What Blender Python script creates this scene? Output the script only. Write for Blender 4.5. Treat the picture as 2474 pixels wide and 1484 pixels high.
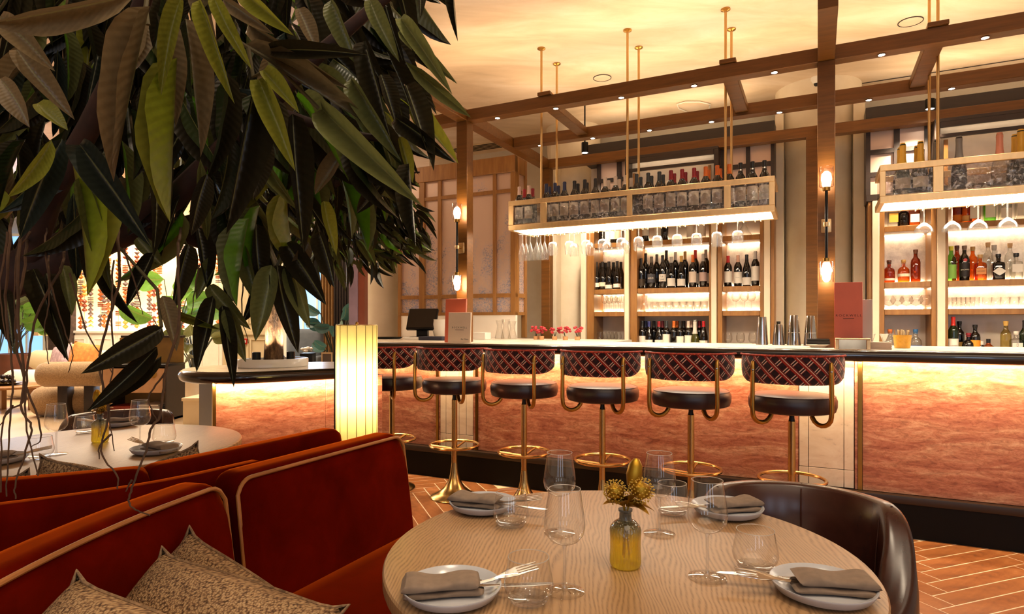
import bpy, bmesh, math, random
from mathutils import Vector, Matrix
from math import sin, cos, pi, radians, sqrt, atan2, floor
random.seed(7)
S = bpy.context.scene
for o in list(bpy.data.objects):
    bpy.data.objects.remove(o)
C = S.collection

# ------------------------------------------------------------------ camera
EYE, FPX, CXP, HZ = 1.25, 1500.0, 1237.0, 782.0
cam = bpy.data.objects.new('camera', bpy.data.cameras.new('camera'))
C.objects.link(cam)
cam.location = (0, 0, EYE)
cam.rotation_euler = (pi / 2, 0, 0)
cam.data.sensor_width = 36
cam.data.lens = FPX / 2474 * 36
cam.data.shift_y = (HZ - 742) / 2474
cam.data.clip_start = 0.02
S.camera = cam

# ------------------------------------------------------------------ exposure, world
S.view_settings.view_transform = 'Standard'
S.view_settings.look = 'None'
S.view_settings.gamma = 1
S.view_settings.use_curve_mapping = False
S.view_settings.exposure = 0.48
cy = S.cycles
cy.max_bounces = 7
cy.diffuse_bounces = 3
cy.glossy_bounces = 4
cy.transmission_bounces = 6
cy.transparent_max_bounces = 16
cy.caustics_reflective = False
cy.caustics_refractive = False
cy.sample_clamp_indirect = 4.0
cy.use_light_tree = True

wd = bpy.data.worlds.new('world')
S.world = wd
wd.use_nodes = True
bg = wd.node_tree.nodes['Background']
bg.inputs[0].default_value = (1.0, 0.76, 0.56, 1)      # the warm lamplight of the rest of the dining room
bg.inputs[1].default_value = 0.36

WARM = (1.0, 0.75, 0.47)
AMBER = (1.0, 0.64, 0.32)
SOFT = (1.0, 0.81, 0.58)
COOL = (0.6, 0.76, 1.0)

def light(kind, name, loc, power, col=WARM, aim=None, rot=None, size=0.1, size_y=None, spot=60, blend=0.5):
    l = bpy.data.lights.new(name, kind)
    l.energy = power
    l.color = col
    o = bpy.data.objects.new(name, l)
    C.objects.link(o)
    o.location = loc
    if kind == 'AREA':
        l.shape = 'RECTANGLE'
        l.size = size
        l.size_y = size_y or size
    elif kind == 'SPOT':
        l.spot_size = radians(spot)
        l.spot_blend = blend
        l.shadow_soft_size = size
    else:
        l.shadow_soft_size = size
    if aim is not None:
        o.rotation_euler = (Vector(aim) - Vector(loc)).to_track_quat('-Z', 'Y').to_euler()
    elif rot is not None:
        o.rotation_euler = rot
    return o

# ------------------------------------------------------------------ the bar's own axes: s along the bar, o away from the guests
ANG = atan2(0.4415, 0.8973)
CA, SA = cos(ANG), sin(ANG)
Y0 = 4.672                                   # where the counter's front edge crosses x = 0

def bw(s, o, z=0.0):
    return Vector((s * CA + o * SA, Y0 - s * SA + o * CA, z))

def s_of(px, o):
    r = (px - CXP) / FPX
    return (r * (Y0 + CA * o) - SA * o) / (CA + SA * r)

def at(px, py, Y):
    return Vector(((px - CXP) / FPX * Y, Y, EYE + (HZ - py) / FPX * Y))

def on(px, py, z):
    Y = (EYE - z) * FPX / (py - HZ)
    return Vector(((px - CXP) / FPX * Y, Y, z))

# ------------------------------------------------------------------ lights that are not part of a lamp
def strip(name, s0, s1, o, z, power, col, down=True, tilt=0.0, w=0.03):
    l = light('AREA', name, bw((s0 + s1) / 2, o, z), power, col, size=s1 - s0, size_y=w)
    l.rotation_euler = (Matrix.Rotation(-ANG, 4, 'Z') @ Matrix.Rotation((0 if down else pi) + tilt, 4, 'X')).to_euler()
    return l
# LED strips lying on top of long beams, plus an added pair on the cabinets, washing the ceiling
strip('beam_top_led', -1.0, 4.2, 0.384, 3.075, 22, WARM, False, 0.0, 0.05)
strip('beam_top_led', -0.6, 4.4, 1.268, 3.075, 20, WARM, False, 0.0, 0.05)
strip('cabinet_top_fill', -0.15, 1.5, 2.38, 3.2, 6, WARM, False, 0.0, 0.05)  # added uplights that brighten the rear ceiling and capitals
strip('cabinet_top_fill', 2.65, 4.2, 2.38, 3.2, 6, WARM, False, 0.0, 0.05)
# LED strip under the overhang of the counter
strip('counter_led', -2.2, 3.9, 0.03, 1.015, 46, AMBER, True, radians(28), 0.02)
# cool daylight from the windows behind the photographer
for wx in (-1.5, 0.4, 2.2):
    light('AREA', 'window_daylight', (wx, -4.2, 1.9), 13, COOL, rot=(pi / 2, 0, 0), size=0.5, size_y=2.2)
light('AREA', 'dining_room_fill', (1.0, -0.6, 3.5), 60, SOFT, rot=(0, 0, 0), size=4, size_y=3)  # unseen overhead fill added to brighten the room

# ------------------------------------------------------------------ mesh builder
class MB:
    def __init__(self):
        self.v, self.f, self.uv = [], [], {}
    def add(self, vs, fs):
        b = len(self.v)
        self.v += [tuple(p) for p in vs]
        self.f += [tuple(i + b for i in f) for f in fs]
        return self
    def box(self, x0, x1, y0, y1, z0, z1, m=None):
        vs = [Vector((x, y, z)) for z in (z0, z1) for y in (y0, y1) for x in (x0, x1)]
        if m is not None:
            vs = [m @ p for p in vs]
        return self.add(vs, [(0, 2, 3, 1), (4, 5, 7, 6), (0, 1, 5, 4), (2, 6, 7, 3), (0, 4, 6, 2), (1, 3, 7, 5)])
    def lathe(self, prof, n=20, c=(0, 0, 0), m=None, arc=None, cap0=False, cap1=False, sx=1.0, sy=1.0):
        a0, a1 = arc or (0, 2 * pi)
        full = arc is None
        k = n if full else n + 1
        vs = []
        for r, z in prof:
            for i in range(k):
                a = a0 + (a1 - a0) * i / n
                p = Vector((c[0] + r * cos(a) * sx, c[1] + r * sin(a) * sy, c[2] + z))
                vs.append(m @ p if m is not None else p)
        fs = []
        for j in range(len(prof) - 1):
            for i in range(n):
                i2 = (i + 1) % k if full else i + 1
                fs.append((j * k + i, j * k + i2, (j + 1) * k + i2, (j + 1) * k + i))
        if cap0:
            fs.append(tuple(range(k))[::-1])
        if cap1:
            fs.append(tuple((len(prof) - 1) * k + i for i in range(k)))
        return self.add(vs, fs)
    def tube(self, pts, r, n=8, closed=False, cap=True):
        pts = [Vector(p) for p in pts]
        rs = r if isinstance(r, (list, tuple)) else [r] * len(pts)
        vs, m = [], len(pts)
        nrm = None
        for i, p in enumerate(pts):
            a = pts[(i - 1) % m] if (closed or i > 0) else p
            b = pts[(i + 1) % m] if (closed or i < m - 1) else p
            t = (b - a).normalized()
            if nrm is None:
                nrm = t.orthogonal().normalized()
            nrm = (nrm - t * nrm.dot(t))
            nrm = nrm.normalized() if nrm.length > 1e-6 else t.orthogonal().normalized()
            bi = t.cross(nrm)
            for k in range(n):
                q = 2 * pi * k / n
                vs.append(p + (nrm * cos(q) + bi * sin(q)) * rs[i])
        fs = []
        for i in range(m if closed else m - 1):
            j = (i + 1) % m
            for k in range(n):
                k2 = (k + 1) % n
                fs.append((i * n + k, i * n + k2, j * n + k2, j * n + k))
        if cap and not closed:
            fs.append(tuple(range(n))[::-1])
            fs.append(tuple((m - 1) * n + k for k in range(n)))
        return self.add(vs, fs)
    def grid(self, fn, nu, nv, uvfn=None, wrap=False):
        ku = nu if wrap else nu + 1
        vs = [fn(i / nu, j / nv) for j in range(nv + 1) for i in range(ku)]
        fs = []
        b = len(self.v)
        for j in range(nv):
            for i in range(nu):
                i2 = (i + 1) % ku if wrap else i + 1
                fs.append((j * ku + i, j * ku + i2, (j + 1) * ku + i2, (j + 1) * ku + i))
        if uvfn:
            for j in range(nv + 1):
                for i in range(ku):
                    self.uv[b + j * ku + i] = uvfn(i / nu, j / nv)
        return self.add(vs, fs)
    def prism(self, poly, z0, z1):
        n = len(poly)
        vs = [(x, y, z0) for x, y in poly] + [(x, y, z1) for x, y in poly]
        fs = [tuple(range(n))[::-1], tuple(range(n, 2 * n))] + [(i, (i + 1) % n, n + (i + 1) % n, n + i) for i in range(n)]
        return self.add(vs, fs)
    def mesh(self, name, m=None, bevel=0, seg=2, smooth=40):
        me = bpy.data.meshes.new(name)
        me.from_pydata(self.v, [], self.f)
        if self.uv:
            ul = me.uv_layers.new(name='UVMap')
            for lp in me.loops:
                ul.data[lp.index].uv = self.uv.get(lp.vertex_index, (0, 0))
        if bevel:
            bm = bmesh.new()
            bm.from_mesh(me)
            es = [e for e in bm.edges if len(e.link_faces) == 2 and e.calc_face_angle(0) > radians(35)]
            bmesh.ops.bevel(bm, geom=es, offset=bevel, segments=seg, profile=0.5, affect='EDGES', clamp_overlap=True)
            bm.to_mesh(me)
            bm.free()
        if m:
            me.materials.append(m)
        if smooth:
            me.polygons.foreach_set('use_smooth', [True] * len(me.polygons))
            me.set_sharp_from_angle(angle=radians(smooth))
        me.update()
        return me

def put(name, me, parent=None, loc=(0, 0, 0), rz=0.0, rot=None, mat=None):
    o = bpy.data.objects.new(name, me)
    C.objects.link(o)
    o.location = loc
    o.rotation_euler = rot if rot is not None else (0, 0, rz)
    if mat is not None:
        o.matrix_basis = mat
    if parent is not None:
        o.parent = parent
    return o

def part(name, mb, m, parent, bevel=0, seg=2, smooth=40, label=None, kind=None, loc=(0, 0, 0), rz=0.0):
    o = put(name, mb.mesh(name, m, bevel, seg, smooth), parent, loc, rz)
    if label:
        o['label'] = label
    if kind:
        o['kind'] = kind
    return o

def tag(o, label, cat, group=None):
    o['label'] = label
    o['category'] = cat
    if group:
        o['group'] = group
    return o

def thing(name, label, cat, loc=(0, 0, 0), rz=0.0, group=None):
    return tag(put(name, None, None, loc, rz), label, cat, group)

def struct(name, mb, m, bar=False, bevel=0, smooth=40, parent=None):
    o = put(name, mb.mesh(name, m, bevel, 2, smooth), parent, (0, Y0, 0) if bar else (0, 0, 0), -ANG if bar else 0)
    if parent is None:
        o['kind'] = 'structure'
    return o

kids = {}
def dup(o, loc=None, rz=None, label=None, group=None, parent=None):
    c = o.copy()
    C.objects.link(c)
    if parent is not None:
        c.parent = parent
    if loc is not None:
        c.location = loc
    if rz is not None:
        c.rotation_euler = (0, 0, rz)
    if label:
        c['label'] = label
    if group:
        c['group'] = group
    for ch in list(o.children):
        dup(ch, parent=c)
    return c

ORD = ['first', 'second', 'third', 'fourth', 'fifth', 'sixth', 'seventh', 'eighth', 'ninth', 'tenth', 'eleventh', 'twelfth', 'thirteenth',
       'fourteenth', 'fifteenth', 'sixteenth', 'seventeenth', 'eighteenth', 'nineteenth', 'twentieth', 'twenty-first', 'twenty-second',
       'twenty-third', 'twenty-fourth', 'twenty-fifth', 'twenty-sixth']

def text_mesh(txt, size, m, space=1.0, align='CENTER'):
    cu = bpy.data.curves.new('lettering', 'FONT')
    cu.body = txt
    cu.size = size
    cu.align_x = align
    cu.align_y = 'CENTER'
    cu.space_character = space
    cu.resolution_u = 3
    to = bpy.data.objects.new('lettering', cu)
    C.objects.link(to)
    bpy.context.view_layer.update()
    me = bpy.data.meshes.new_from_object(to.evaluated_get(bpy.context.evaluated_depsgraph_get()))
    bpy.data.objects.remove(to)
    me.materials.clear()
    me.materials.append(m)
    return me

# ------------------------------------------------------------------ materials
def lin(h):
    if not isinstance(h, str):
        return tuple(h)
    out = []
    for i in (0, 2, 4):
        c = int(h[i:i + 2], 16) / 255
        out.append(c / 12.92 if c <= 0.04045 else ((c + 0.055) / 1.055) ** 2.4)
    return tuple(out)

class NT:
    def __init__(self, name):
        self.m = bpy.data.materials.new(name)
        self.m.use_nodes = True
        self.t = self.m.node_tree
        self.b = self.t.nodes['Principled BSDF']
        self.out = self.t.nodes['Material Output']
    def n(self, typ, **kw):
        nd = self.t.nodes.new(typ)
        for k, v in kw.items():
            if hasattr(nd, k) and k not in ('inputs',):
                setattr(nd, k, v)
        return nd
    def l(self, a, b):
        self.t.links.new(a, b)
    def set(self, **kw):
        for k, v in kw.items():
            i = self.b.inputs[k.replace('_', ' ')]
            i.default_value = v
        return self
    def coord(self, kind='Object', scale=(1, 1, 1), rot=(0, 0, 0)):
        tc = self.n('ShaderNodeTexCoord')
        mp = self.n('ShaderNodeMapping')
        mp.inputs['Scale'].default_value = scale
        mp.inputs['Rotation'].default_value = rot
        self.l(tc.outputs[kind], mp.inputs['Vector'])
        return mp.outputs[0]
    def noise(self, vec, scale=5, detail=4, rough=0.5, dist=0.0):
        nd = self.n('ShaderNodeTexNoise')
        nd.inputs['Scale'].default_value = scale
        nd.inputs['Detail'].default_value = detail
        nd.inputs['Roughness'].default_value = rough
        nd.inputs['Distortion'].default_value = dist
        if vec is not None:
            self.l(vec, nd.inputs['Vector'])
        return nd.outputs['Fac']
    def ramp(self, fac, stops, interp='LINEAR'):
        nd = self.n('ShaderNodeValToRGB')
        cr = nd.color_ramp
        cr.interpolation = interp
        while len(cr.elements) < len(stops):
            cr.elements.new(0.5)
        for e, (p, c) in zip(cr.elements, stops):
            e.position = p
            c = lin(c)
            e.color = (*c[:3], 1)
        self.l(fac, nd.inputs[0])
        return nd.outputs[0]
    def mixc(self, fac, a, b, blend='MIX'):
        nd = self.n('ShaderNodeMix', data_type='RGBA', blend_type=blend)
        for s, v in ((0, fac), (6, a), (7, b)):
            if hasattr(v, 'node'):
                self.l(v, nd.inputs[s])
            else:
                nd.inputs[s].default_value = v if s == 0 else (*lin(v)[:3], 1)
        return nd.outputs[2]
    def math(self, op, a, b=None, c=None):
        nd = self.n('ShaderNodeMath', operation=op)
        for i, v in enumerate((a, b, c)):
            if v is None:
                continue
            if hasattr(v, 'node'):
                self.l(v, nd.inputs[i])
            else:
                nd.inputs[i].default_value = v
        return nd.outputs[0]
    def bump(self, h, strength=0.3, dist=0.01):
        nd = self.n('ShaderNodeBump')
        nd.inputs['Strength'].default_value = strength
        nd.inputs['Distance'].default_value = dist
        self.l(h, nd.inputs['Height'])
        self.l(nd.outputs[0], self.b.inputs['Normal'])
    def base(self, c):
        self.l(c, self.b.inputs['Base Color'])

def plain(name, col, rough=0.5, metal=0.0, vary=0.12, scale=8, **kw):
    """a plain surface with slight procedural mottling"""
    t = NT(name)
    c = lin(col)
    v = t.coord('Object')
    f = t.noise(v, scale, 3)
    lo = tuple(x * (1 - vary) for x in c)
    hi = tuple(min(1, x * (1 + vary)) for x in c)
    t.base(t.ramp(f, [(0.3, lo), (0.7, hi)]))
    t.set(Roughness=rough, Metallic=metal)
    for k, x in kw.items():
        t.set(**{k: x})
    return t.m

def emit(name, col, strength):
    t = NT(name)
    t.set(Base_Color=(*col, 1), Emission_Color=(*col, 1), Emission_Strength=strength, Roughness=0.6)
    return t.m

def thin_glass(name, tint=(1, 1, 1), edge=0.9, face=0.05, rough=0.02, edge_tint=None, power=2.2, rpower=3.2, catchlight=0.0):
    """blown glass wall: see-through face on, denser and more reflective towards its edges"""
    t = NT(name)
    t.t.nodes.remove(t.b)
    tr = t.n('ShaderNodeBsdfTransparent')
    gl = t.n('ShaderNodeBsdfGlossy')
    gl.inputs['Roughness'].default_value = rough
    lw = t.n('ShaderNodeLayerWeight')
    lw.inputs['Blend'].default_value = 0.5
    p = t.math('POWER', lw.outputs['Facing'], power)
    f = t.math('MULTIPLY_ADD', t.math('POWER', lw.outputs['Facing'], rpower), edge - face, face)
    et = edge_tint or tuple(x * 0.75 for x in tint)
    t.l(t.mixc(p, tint, et), tr.inputs[0])
    mx = t.n('ShaderNodeMixShader')
    t.l(f, mx.inputs[0])
    t.l(tr.outputs[0], mx.inputs[1])
    t.l(gl.outputs[0], mx.inputs[2])
    if catchlight:                                      # translucent white put in for light caught by the polished glass
        df = t.n('ShaderNodeBsdfTranslucent')
        df.inputs[0].default_value = (1, 1, 1, 1)
        m2 = t.n('ShaderNodeMixShader')
        m2.inputs[0].default_value = catchlight
        t.l(mx.outputs[0], m2.inputs[1])
        t.l(df.outputs[0], m2.inputs[2])
        mx = m2
    t.l(mx.outputs[0], t.out.inputs[0])
    return t.m

# bronze-stained timber of the beams
t = NT('beam_wood')
v = t.coord('Object', (1.2, 14, 14))
f = t.noise(v, 3, 6, 0.6)
t.base(t.ramp(f, [(0.25, '58360f'), (0.75, '784c1a')]))
t.set(Roughness=0.42, Metallic=0.25)
m_beam = t.m
t = NT('dark_timber')
v = t.coord('Object', (1.2, 14, 14))
t.base(t.ramp(t.noise(v, 3, 6, 0.6), [(0.25, '1a0e06'), (0.75, '2c190c')]))
t.set(Roughness=0.45)
m_darkwood = t.m
t = NT('cabinet_wood')
v = t.coord('Object', (10, 10, 1.2))
t.base(t.ramp(t.noise(v, 3, 6, 0.6), [(0.25, '7d5226'), (0.75, 'a0703a')]))
t.set(Roughness=0.38, Metallic=0.15)
m_cabwood = t.m
# polished plaster ceiling
t = NT('ceiling_plaster')
v = t.coord('Object', (0.7, 2.2, 1))
f = t.noise(v, 1.6, 6, 0.62, 0.6)
t.base(t.ramp(f, [(0.25, 'c6aa8a'), (0.5, 'dec4a6'), (0.75, 'eedac6')]))
t.set(Roughness=0.45)
m_ceil = t.m
t = NT('cream_plaster')
v = t.coord('Object')
t.base(t.ramp(t.noise(v, 2.5, 5, 0.6), [(0.3, 'd6c3a6'), (0.7, 'e6d7be')]))
t.set(Roughness=0.6)
m_plaster = t.m
m_white = plain('white_paint', 'e9e0d2', 0.5, vary=0.04)
m_panelwhite = plain('white_panel', 'eadfd0', 0.35, vary=0.05, scale=3)
# pink travertine front of the bar
t = NT('pink_travertine')
f1 = t.noise(t.coord('Object', (0.9, 0.9, 5.5)), 2.4, 10, 0.7, 1.0)
f2 = t.noise(t.coord('Object', (3, 3, 9)), 3.0, 10, 0.8, 1.6)
f3 = t.noise(t.coord('Object', (14, 14, 30)), 3.0, 6, 0.8, 0.6)
c1 = t.ramp(f1, [(0.28, '965440'), (0.42, 'b87660'), (0.52, 'cc9076'), (0.62, 'dcae92'), (0.76, 'f0d2ba')])
c2 = t.ramp(f2, [(0.36, '7c4230'), (0.48, 'dcc0ae'), (0.58, 'ffffff')])
c3 = t.ramp(f3, [(0.34, '84503c'), (0.5, 'ffffff')])
t.base(t.mixc(0.35, t.mixc(0.6, c1, c2, 'MULTIPLY'), c3, 'MULTIPLY'))
t.set(Roughness=0.3)
t.bump(f2, 0.12, 0.004)
m_stone = t.m
# white marble
t = NT('white_marble')
v = t.coord('Object', (2, 2, 3.5), (0, 0.5, 0.3))
f = t.noise(v, 2.4, 7, 0.65, 1.4)
t.base(t.ramp(f, [(0.35, 'efe2d0'), (0.62, 'e2d0bb'), (0.72, 'a89a92'), (0.8, 'e6d6c2')]))
t.set(Roughness=0.22)
m_marble = t.m
m_edge = plain('lacquered_edge', '1e0f0a', 0.18, vary=0.3, scale=14, Coat_Weight=0.5)
m_black = plain('black_kick', '030202', 0.55, vary=0.2, Specular_IOR_Level=0.2)
m_blackmetal = plain('black_metal', '14110f', 0.35, 0.6)
# brass
def brass(name, col, rough):
    t = NT(name)
    v = t.coord('Object', (1, 1, 0.3))
    f = t.noise(v, 40, 3)
    c = lin(col)
    t.base(t.ramp(f, [(0.3, tuple(x * 0.88 for x in c)), (0.7, c)]))
    t.set(Metallic=1.0, Roughness=rough)
    return t.m
m_brass = brass('brass', 'd2b074', 0.24)
m_brassd = brass('aged_brass', 'b08744', 0.3)
m_brassl = brass('satin_brass', 'dcbb8c', 0.4)
m_rod = brass('rod_brass', 'd0aa70', 0.34)
m_steel = brass('steel', 'c9c5c0', 0.12)
m_silver = brass('cutlery_steel', 'd6d2cc', 0.16)
# velvet
def velvet(name, a, b):
    t = NT(name)
    v = t.coord('Object')
    f = t.noise(v, 6, 4, 0.6, 0.5)
    t.base(t.ramp(f, [(0.3, a), (0.7, b)]))
    t.set(Roughness=0.85, Sheen_Weight=1.0, Sheen_Roughness=0.3, Sheen_Tint=(1.0, 0.17, 0.015, 1), Specular_IOR_Level=0.0)
    t.bump(t.noise(t.coord('Object'), 420, 2), 0.12, 0.001)
    return t.m
m_velvet = velvet('rust_velvet', '460702', '5c0c03')
m_piping = plain('tan_piping', 'a4662c', 0.55)
# tweed for cushions: nested diamonds in a coarse knit
t = NT('tweed')
uvn = t.n('ShaderNodeTexCoord')
sx = t.n('ShaderNodeSeparateXYZ')
t.l(uvn.outputs['UV'], sx.inputs[0])
K = 6.0
fu = t.math('ABSOLUTE', t.math('SUBTRACT', t.math('FRACT', t.math('MULTIPLY', sx.outputs[0], K)), 0.5))
fv = t.math('ABSOLUTE', t.math('SUBTRACT', t.math('FRACT', t.math('MULTIPLY', sx.outputs[1], K)), 0.5))
ring = t.math('FRACT', t.math('MULTIPLY', t.math('ADD', fu, fv), 5.0))
wv = t.n('ShaderNodeTexVoronoi')
mp = t.n('ShaderNodeMapping')
mp.inputs['Scale'].default_value = (110, 110, 1)
t.l(uvn.outputs['UV'], mp.inputs['Vector'])
t.l(mp.outputs[0], wv.inputs['Vector'])
wv.inputs['Scale'].default_value = 1.0
knit = wv.outputs['Distance']
mix = t.math('ADD', t.math('MULTIPLY', ring, 0.26), t.math('MULTIPLY', knit, 0.9))
t.base(t.ramp(mix, [(0.2, 'c2a37c'), (0.5, 'ac8b64'), (0.7, '84654a'), (0.95, '4e3a2a')]))
t.set(Roughness=0.95, Specular_IOR_Level=0.15)
t.bump(t.math('SUBTRACT', 1.0, knit), 0.9, 0.004)
m_tweed = t.m
m_tweedcord = plain('tweed_cord', '86694c', 0.95, vary=0.5, scale=120)
# woven lattice on the stool backs (UV in metres)
t = NT('stool_lattice')
uvn = t.n('ShaderNodeTexCoord')
sx = t.n('ShaderNodeSeparateXYZ')
t.l(uvn.outputs['UV'], sx.inputs[0])
U, V = sx.outputs[0], sx.outputs[1]
KL = 13.0
a = t.math('FRACT', t.math('MULTIPLY', t.math('ADD', U, V), KL))
b = t.math('FRACT', t.math('ADD', t.math('MULTIPLY', t.math('SUBTRACT', U, V), KL), 0.5))
cell = t.ramp(t.noise(t.coord('UV', (60, 60, 1)), 1.0, 2), [(0.35, '12050a'), (0.65, '2c0a14')])
falling = t.ramp(a, [(0.0, '8c1e14'), (0.2, 'd6b8a2'), (0.27, '6a1412'), (0.4, '1c060a')], 'CONSTANT')
rising = t.ramp(b, [(0.0, '5c1212'), (0.05, 'd8bca8'), (0.125, '26080c'), (0.28, 'd8bca8'), (0.355, '6a1412'), (0.42, '12050a')], 'CONSTANT')
lb = t.mixc(t.math('LESS_THAN', a, 0.4), t.mixc(t.math('LESS_THAN', b, 0.42), cell, rising), falling)
t.base(lb)
t.set(Roughness=0.85, Sheen_Weight=0.4, Specular_IOR_Level=0.2)
t.bump(t.noise(t.coord('UV', (500, 500, 1)), 1.0, 2), 0.5, 0.002)
m_lattice = t.m
m_stoolpipe = plain('braided_trim', 'a2341f', 0.8, vary=0.6, scale=90)
def leather(name, a, b, rough):
    t = NT(name)
    v = t.coord('Object')
    f = t.noise(v, 7, 5, 0.6)
    t.base(t.ramp(f, [(0.3, a), (0.7, b)]))
    t.set(Roughness=rough, Specular_IOR_Level=0.5)
    t.bump(t.noise(t.coord('Object'), 160, 3), 0.08, 0.001)
    return t.m
m_leather = leather('aubergine_leather', '1c0a10', '2a1016', 0.36)
m_brownleather = leather('chestnut_leather', '2a130d', '40221a', 0.27)
# grey-brown oak of the dining tables: dark open grain running away from the camera
t = NT('fumed_oak')
v = t.coord('Object', (1, 1, 1), (0, 0, radians(9)))
sp = t.n('ShaderNodeSeparateXYZ')
t.l(v, sp.inputs[0])
big = t.noise(t.coord('Object', (3.2, 0.9, 1), (0, 0, radians(9))), 1.5, 3, 0.5, 0.4)
mid = t.noise(t.coord('Object', (16, 3, 1), (0, 0, radians(9))), 1.5, 3, 0.6)
xx = t.math('ADD', sp.outputs[0], t.math('ADD', t.math('MULTIPLY', big, 0.13), t.math('MULTIPLY', mid, 0.008)))
wv_ = t.math('MULTIPLY_ADD', t.math('SINE', t.math('MULTIPLY', xx, 2 * pi / 0.0085)), 0.5, 0.5)
pores = t.noise(t.coord('Object', (150, 14, 1), (0, 0, radians(9))), 2.0, 3, 0.7)
g = t.math('MULTIPLY', t.math('POWER', wv_, 1.6), t.ramp(pores, [(0.35, (0.25,) * 3), (0.62, (1.0,) * 3)]))
tone = t.ramp(t.noise(t.coord('Object', (2.2, 0.7, 1), (0, 0, radians(9))), 1.6, 3), [(0.3, '99764f'), (0.7, 'b28d66')])
t.base(t.mixc(t.math('MULTIPLY', g, 0.62), tone, '55391f'))
t.set(Roughness=0.42)
t.bump(t.math('SUBTRACT', 1.0, g), 0.1, 0.001)
m_oak = t.m
# glazed stoneware, linen
m_plate = plain('grey_glaze', 'b9bac0', 0.22, vary=0.06, scale=20)
m_porcelain = plain('white_porcelain', 'e8e2d8', 0.2, vary=0.03)
m_linen = plain('taupe_linen', '7d6a5a', 0.9, vary=0.12, scale=60)
m_blacklinen = plain('black_linen', '1a1715', 0.9)
m_glass = thin_glass('clear_glass', (0.985, 0.985, 0.98), 0.85, 0.06, edge_tint=(0.88, 0.88, 0.88), catchlight=0.022)
m_rim = thin_glass('glass_rim', (0.98, 0.98, 0.98), 0.7, 0.25, edge_tint=(0.9, 0.9, 0.9), catchlight=0.35)  # whitened so the rim looks brightly lit
m_foot = thin_glass('glass_foot', (0.96, 0.96, 0.96), 0.8, 0.1, edge_tint=(0.75, 0.74, 0.72), catchlight=0.1)
m_glassw = thin_glass('lit_glass', (0.95, 0.94, 0.92), 0.75, 0.06, power=1.4, edge_tint=(0.72, 0.7, 0.67), catchlight=0.03)
m_paneglass = thin_glass('clear_pane', (0.97, 0.98, 0.99), 0.6, 0.05)
# seeded glass of the racks
t = NT('seeded_glass')
t.t.nodes.remove(t.b)
v = t.coord('Object')
nz = t.noise(v, 38, 4, 0.62, 0.9)
bp = t.n('ShaderNodeBump')
bp.inputs['Strength'].default_value = 0.6
bp.inputs['Distance'].default_value = 0.02
t.l(nz, bp.inputs['Height'])
tr = t.n('ShaderNodeBsdfTransparent')
tr.inputs[0].default_value = (0.8, 0.77, 0.75, 1)
gl = t.n('ShaderNodeBsdfGlossy')
gl.inputs['Roughness'].default_value = 0.06
t.l(bp.outputs[0], gl.inputs['Normal'])
mx = t.n('ShaderNodeMixShader')
t.l(t.ramp(nz, [(0.5, (0.05,) * 3), (0.7, (0.45,) * 3)]), mx.inputs[0])
t.l(tr.outputs[0], mx.inputs[1])
t.l(gl.outputs[0], mx.inputs[2])
t.l(mx.outputs[0], t.out.inputs[0])
m_seeded = t.m
# antique mirror
t = NT('antique_mirror')
v = t.coord('Object')
f = t.noise(v, 5, 8, 0.72, 0.4)
fs = t.noise(v, 34, 4, 0.8)
msk = t.math('MULTIPLY', f, fs)
t.base(t.ramp(msk, [(0.2, 'd6cdc6'), (0.3, 'b3a69c'), (0.38, '6f6662')]))
t.l(t.ramp(msk, [(0.2, (0.06,) * 3), (0.36, (0.45,) * 3)]), t.b.inputs['Roughness'])
t.set(Metallic=1.0)
t.bump(t.noise(t.coord('Object'), 9, 3), 0.12, 0.02)
m_mirror = t.m
# silvered decorative glass of the screen: satin, pinkish, worn in drifts, with reflected window blue painted into the flecks
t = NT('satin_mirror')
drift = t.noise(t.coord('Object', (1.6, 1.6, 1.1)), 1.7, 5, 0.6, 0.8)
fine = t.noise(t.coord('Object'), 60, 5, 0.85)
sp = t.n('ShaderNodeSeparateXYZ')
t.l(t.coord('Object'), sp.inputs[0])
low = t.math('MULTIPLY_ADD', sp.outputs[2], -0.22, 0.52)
wear_glint = t.ramp(t.math('ADD', drift, low), [(0.5, (0,) * 3), (0.72, (1,) * 3)])
fleck = t.math('MULTIPLY', wear_glint, t.ramp(fine, [(0.46, (0,) * 3), (0.56, (1,) * 3)]))
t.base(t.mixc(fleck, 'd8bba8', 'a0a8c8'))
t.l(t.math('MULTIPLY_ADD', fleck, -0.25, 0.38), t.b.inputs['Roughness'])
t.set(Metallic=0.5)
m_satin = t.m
# backing of the lit shelves
t = NT('lit_backing_glass')
f = t.noise(t.coord('Object'), 14, 6, 0.7)
t.base(t.ramp(f, [(0.3, 'c9b8aa'), (0.6, 'efe2d2')]))
t.set(Roughness=0.3, Metallic=0.15)
t.bump(f, 0.3, 0.01)
m_litback = t.m
# ================================================================== the room
CEIL = 3.59
struct('floor', MB().box(-13.5, 9, -6, 16, -0.08, -0.0008), plain('grout', 'f0dcc2', 0.8, vary=0.1))
struct('ceiling', MB().box(-13.5, 9, -6, 16, CEIL, CEIL + 0.1), m_ceil)
FL = bpy.data.objects['floor']
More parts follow.
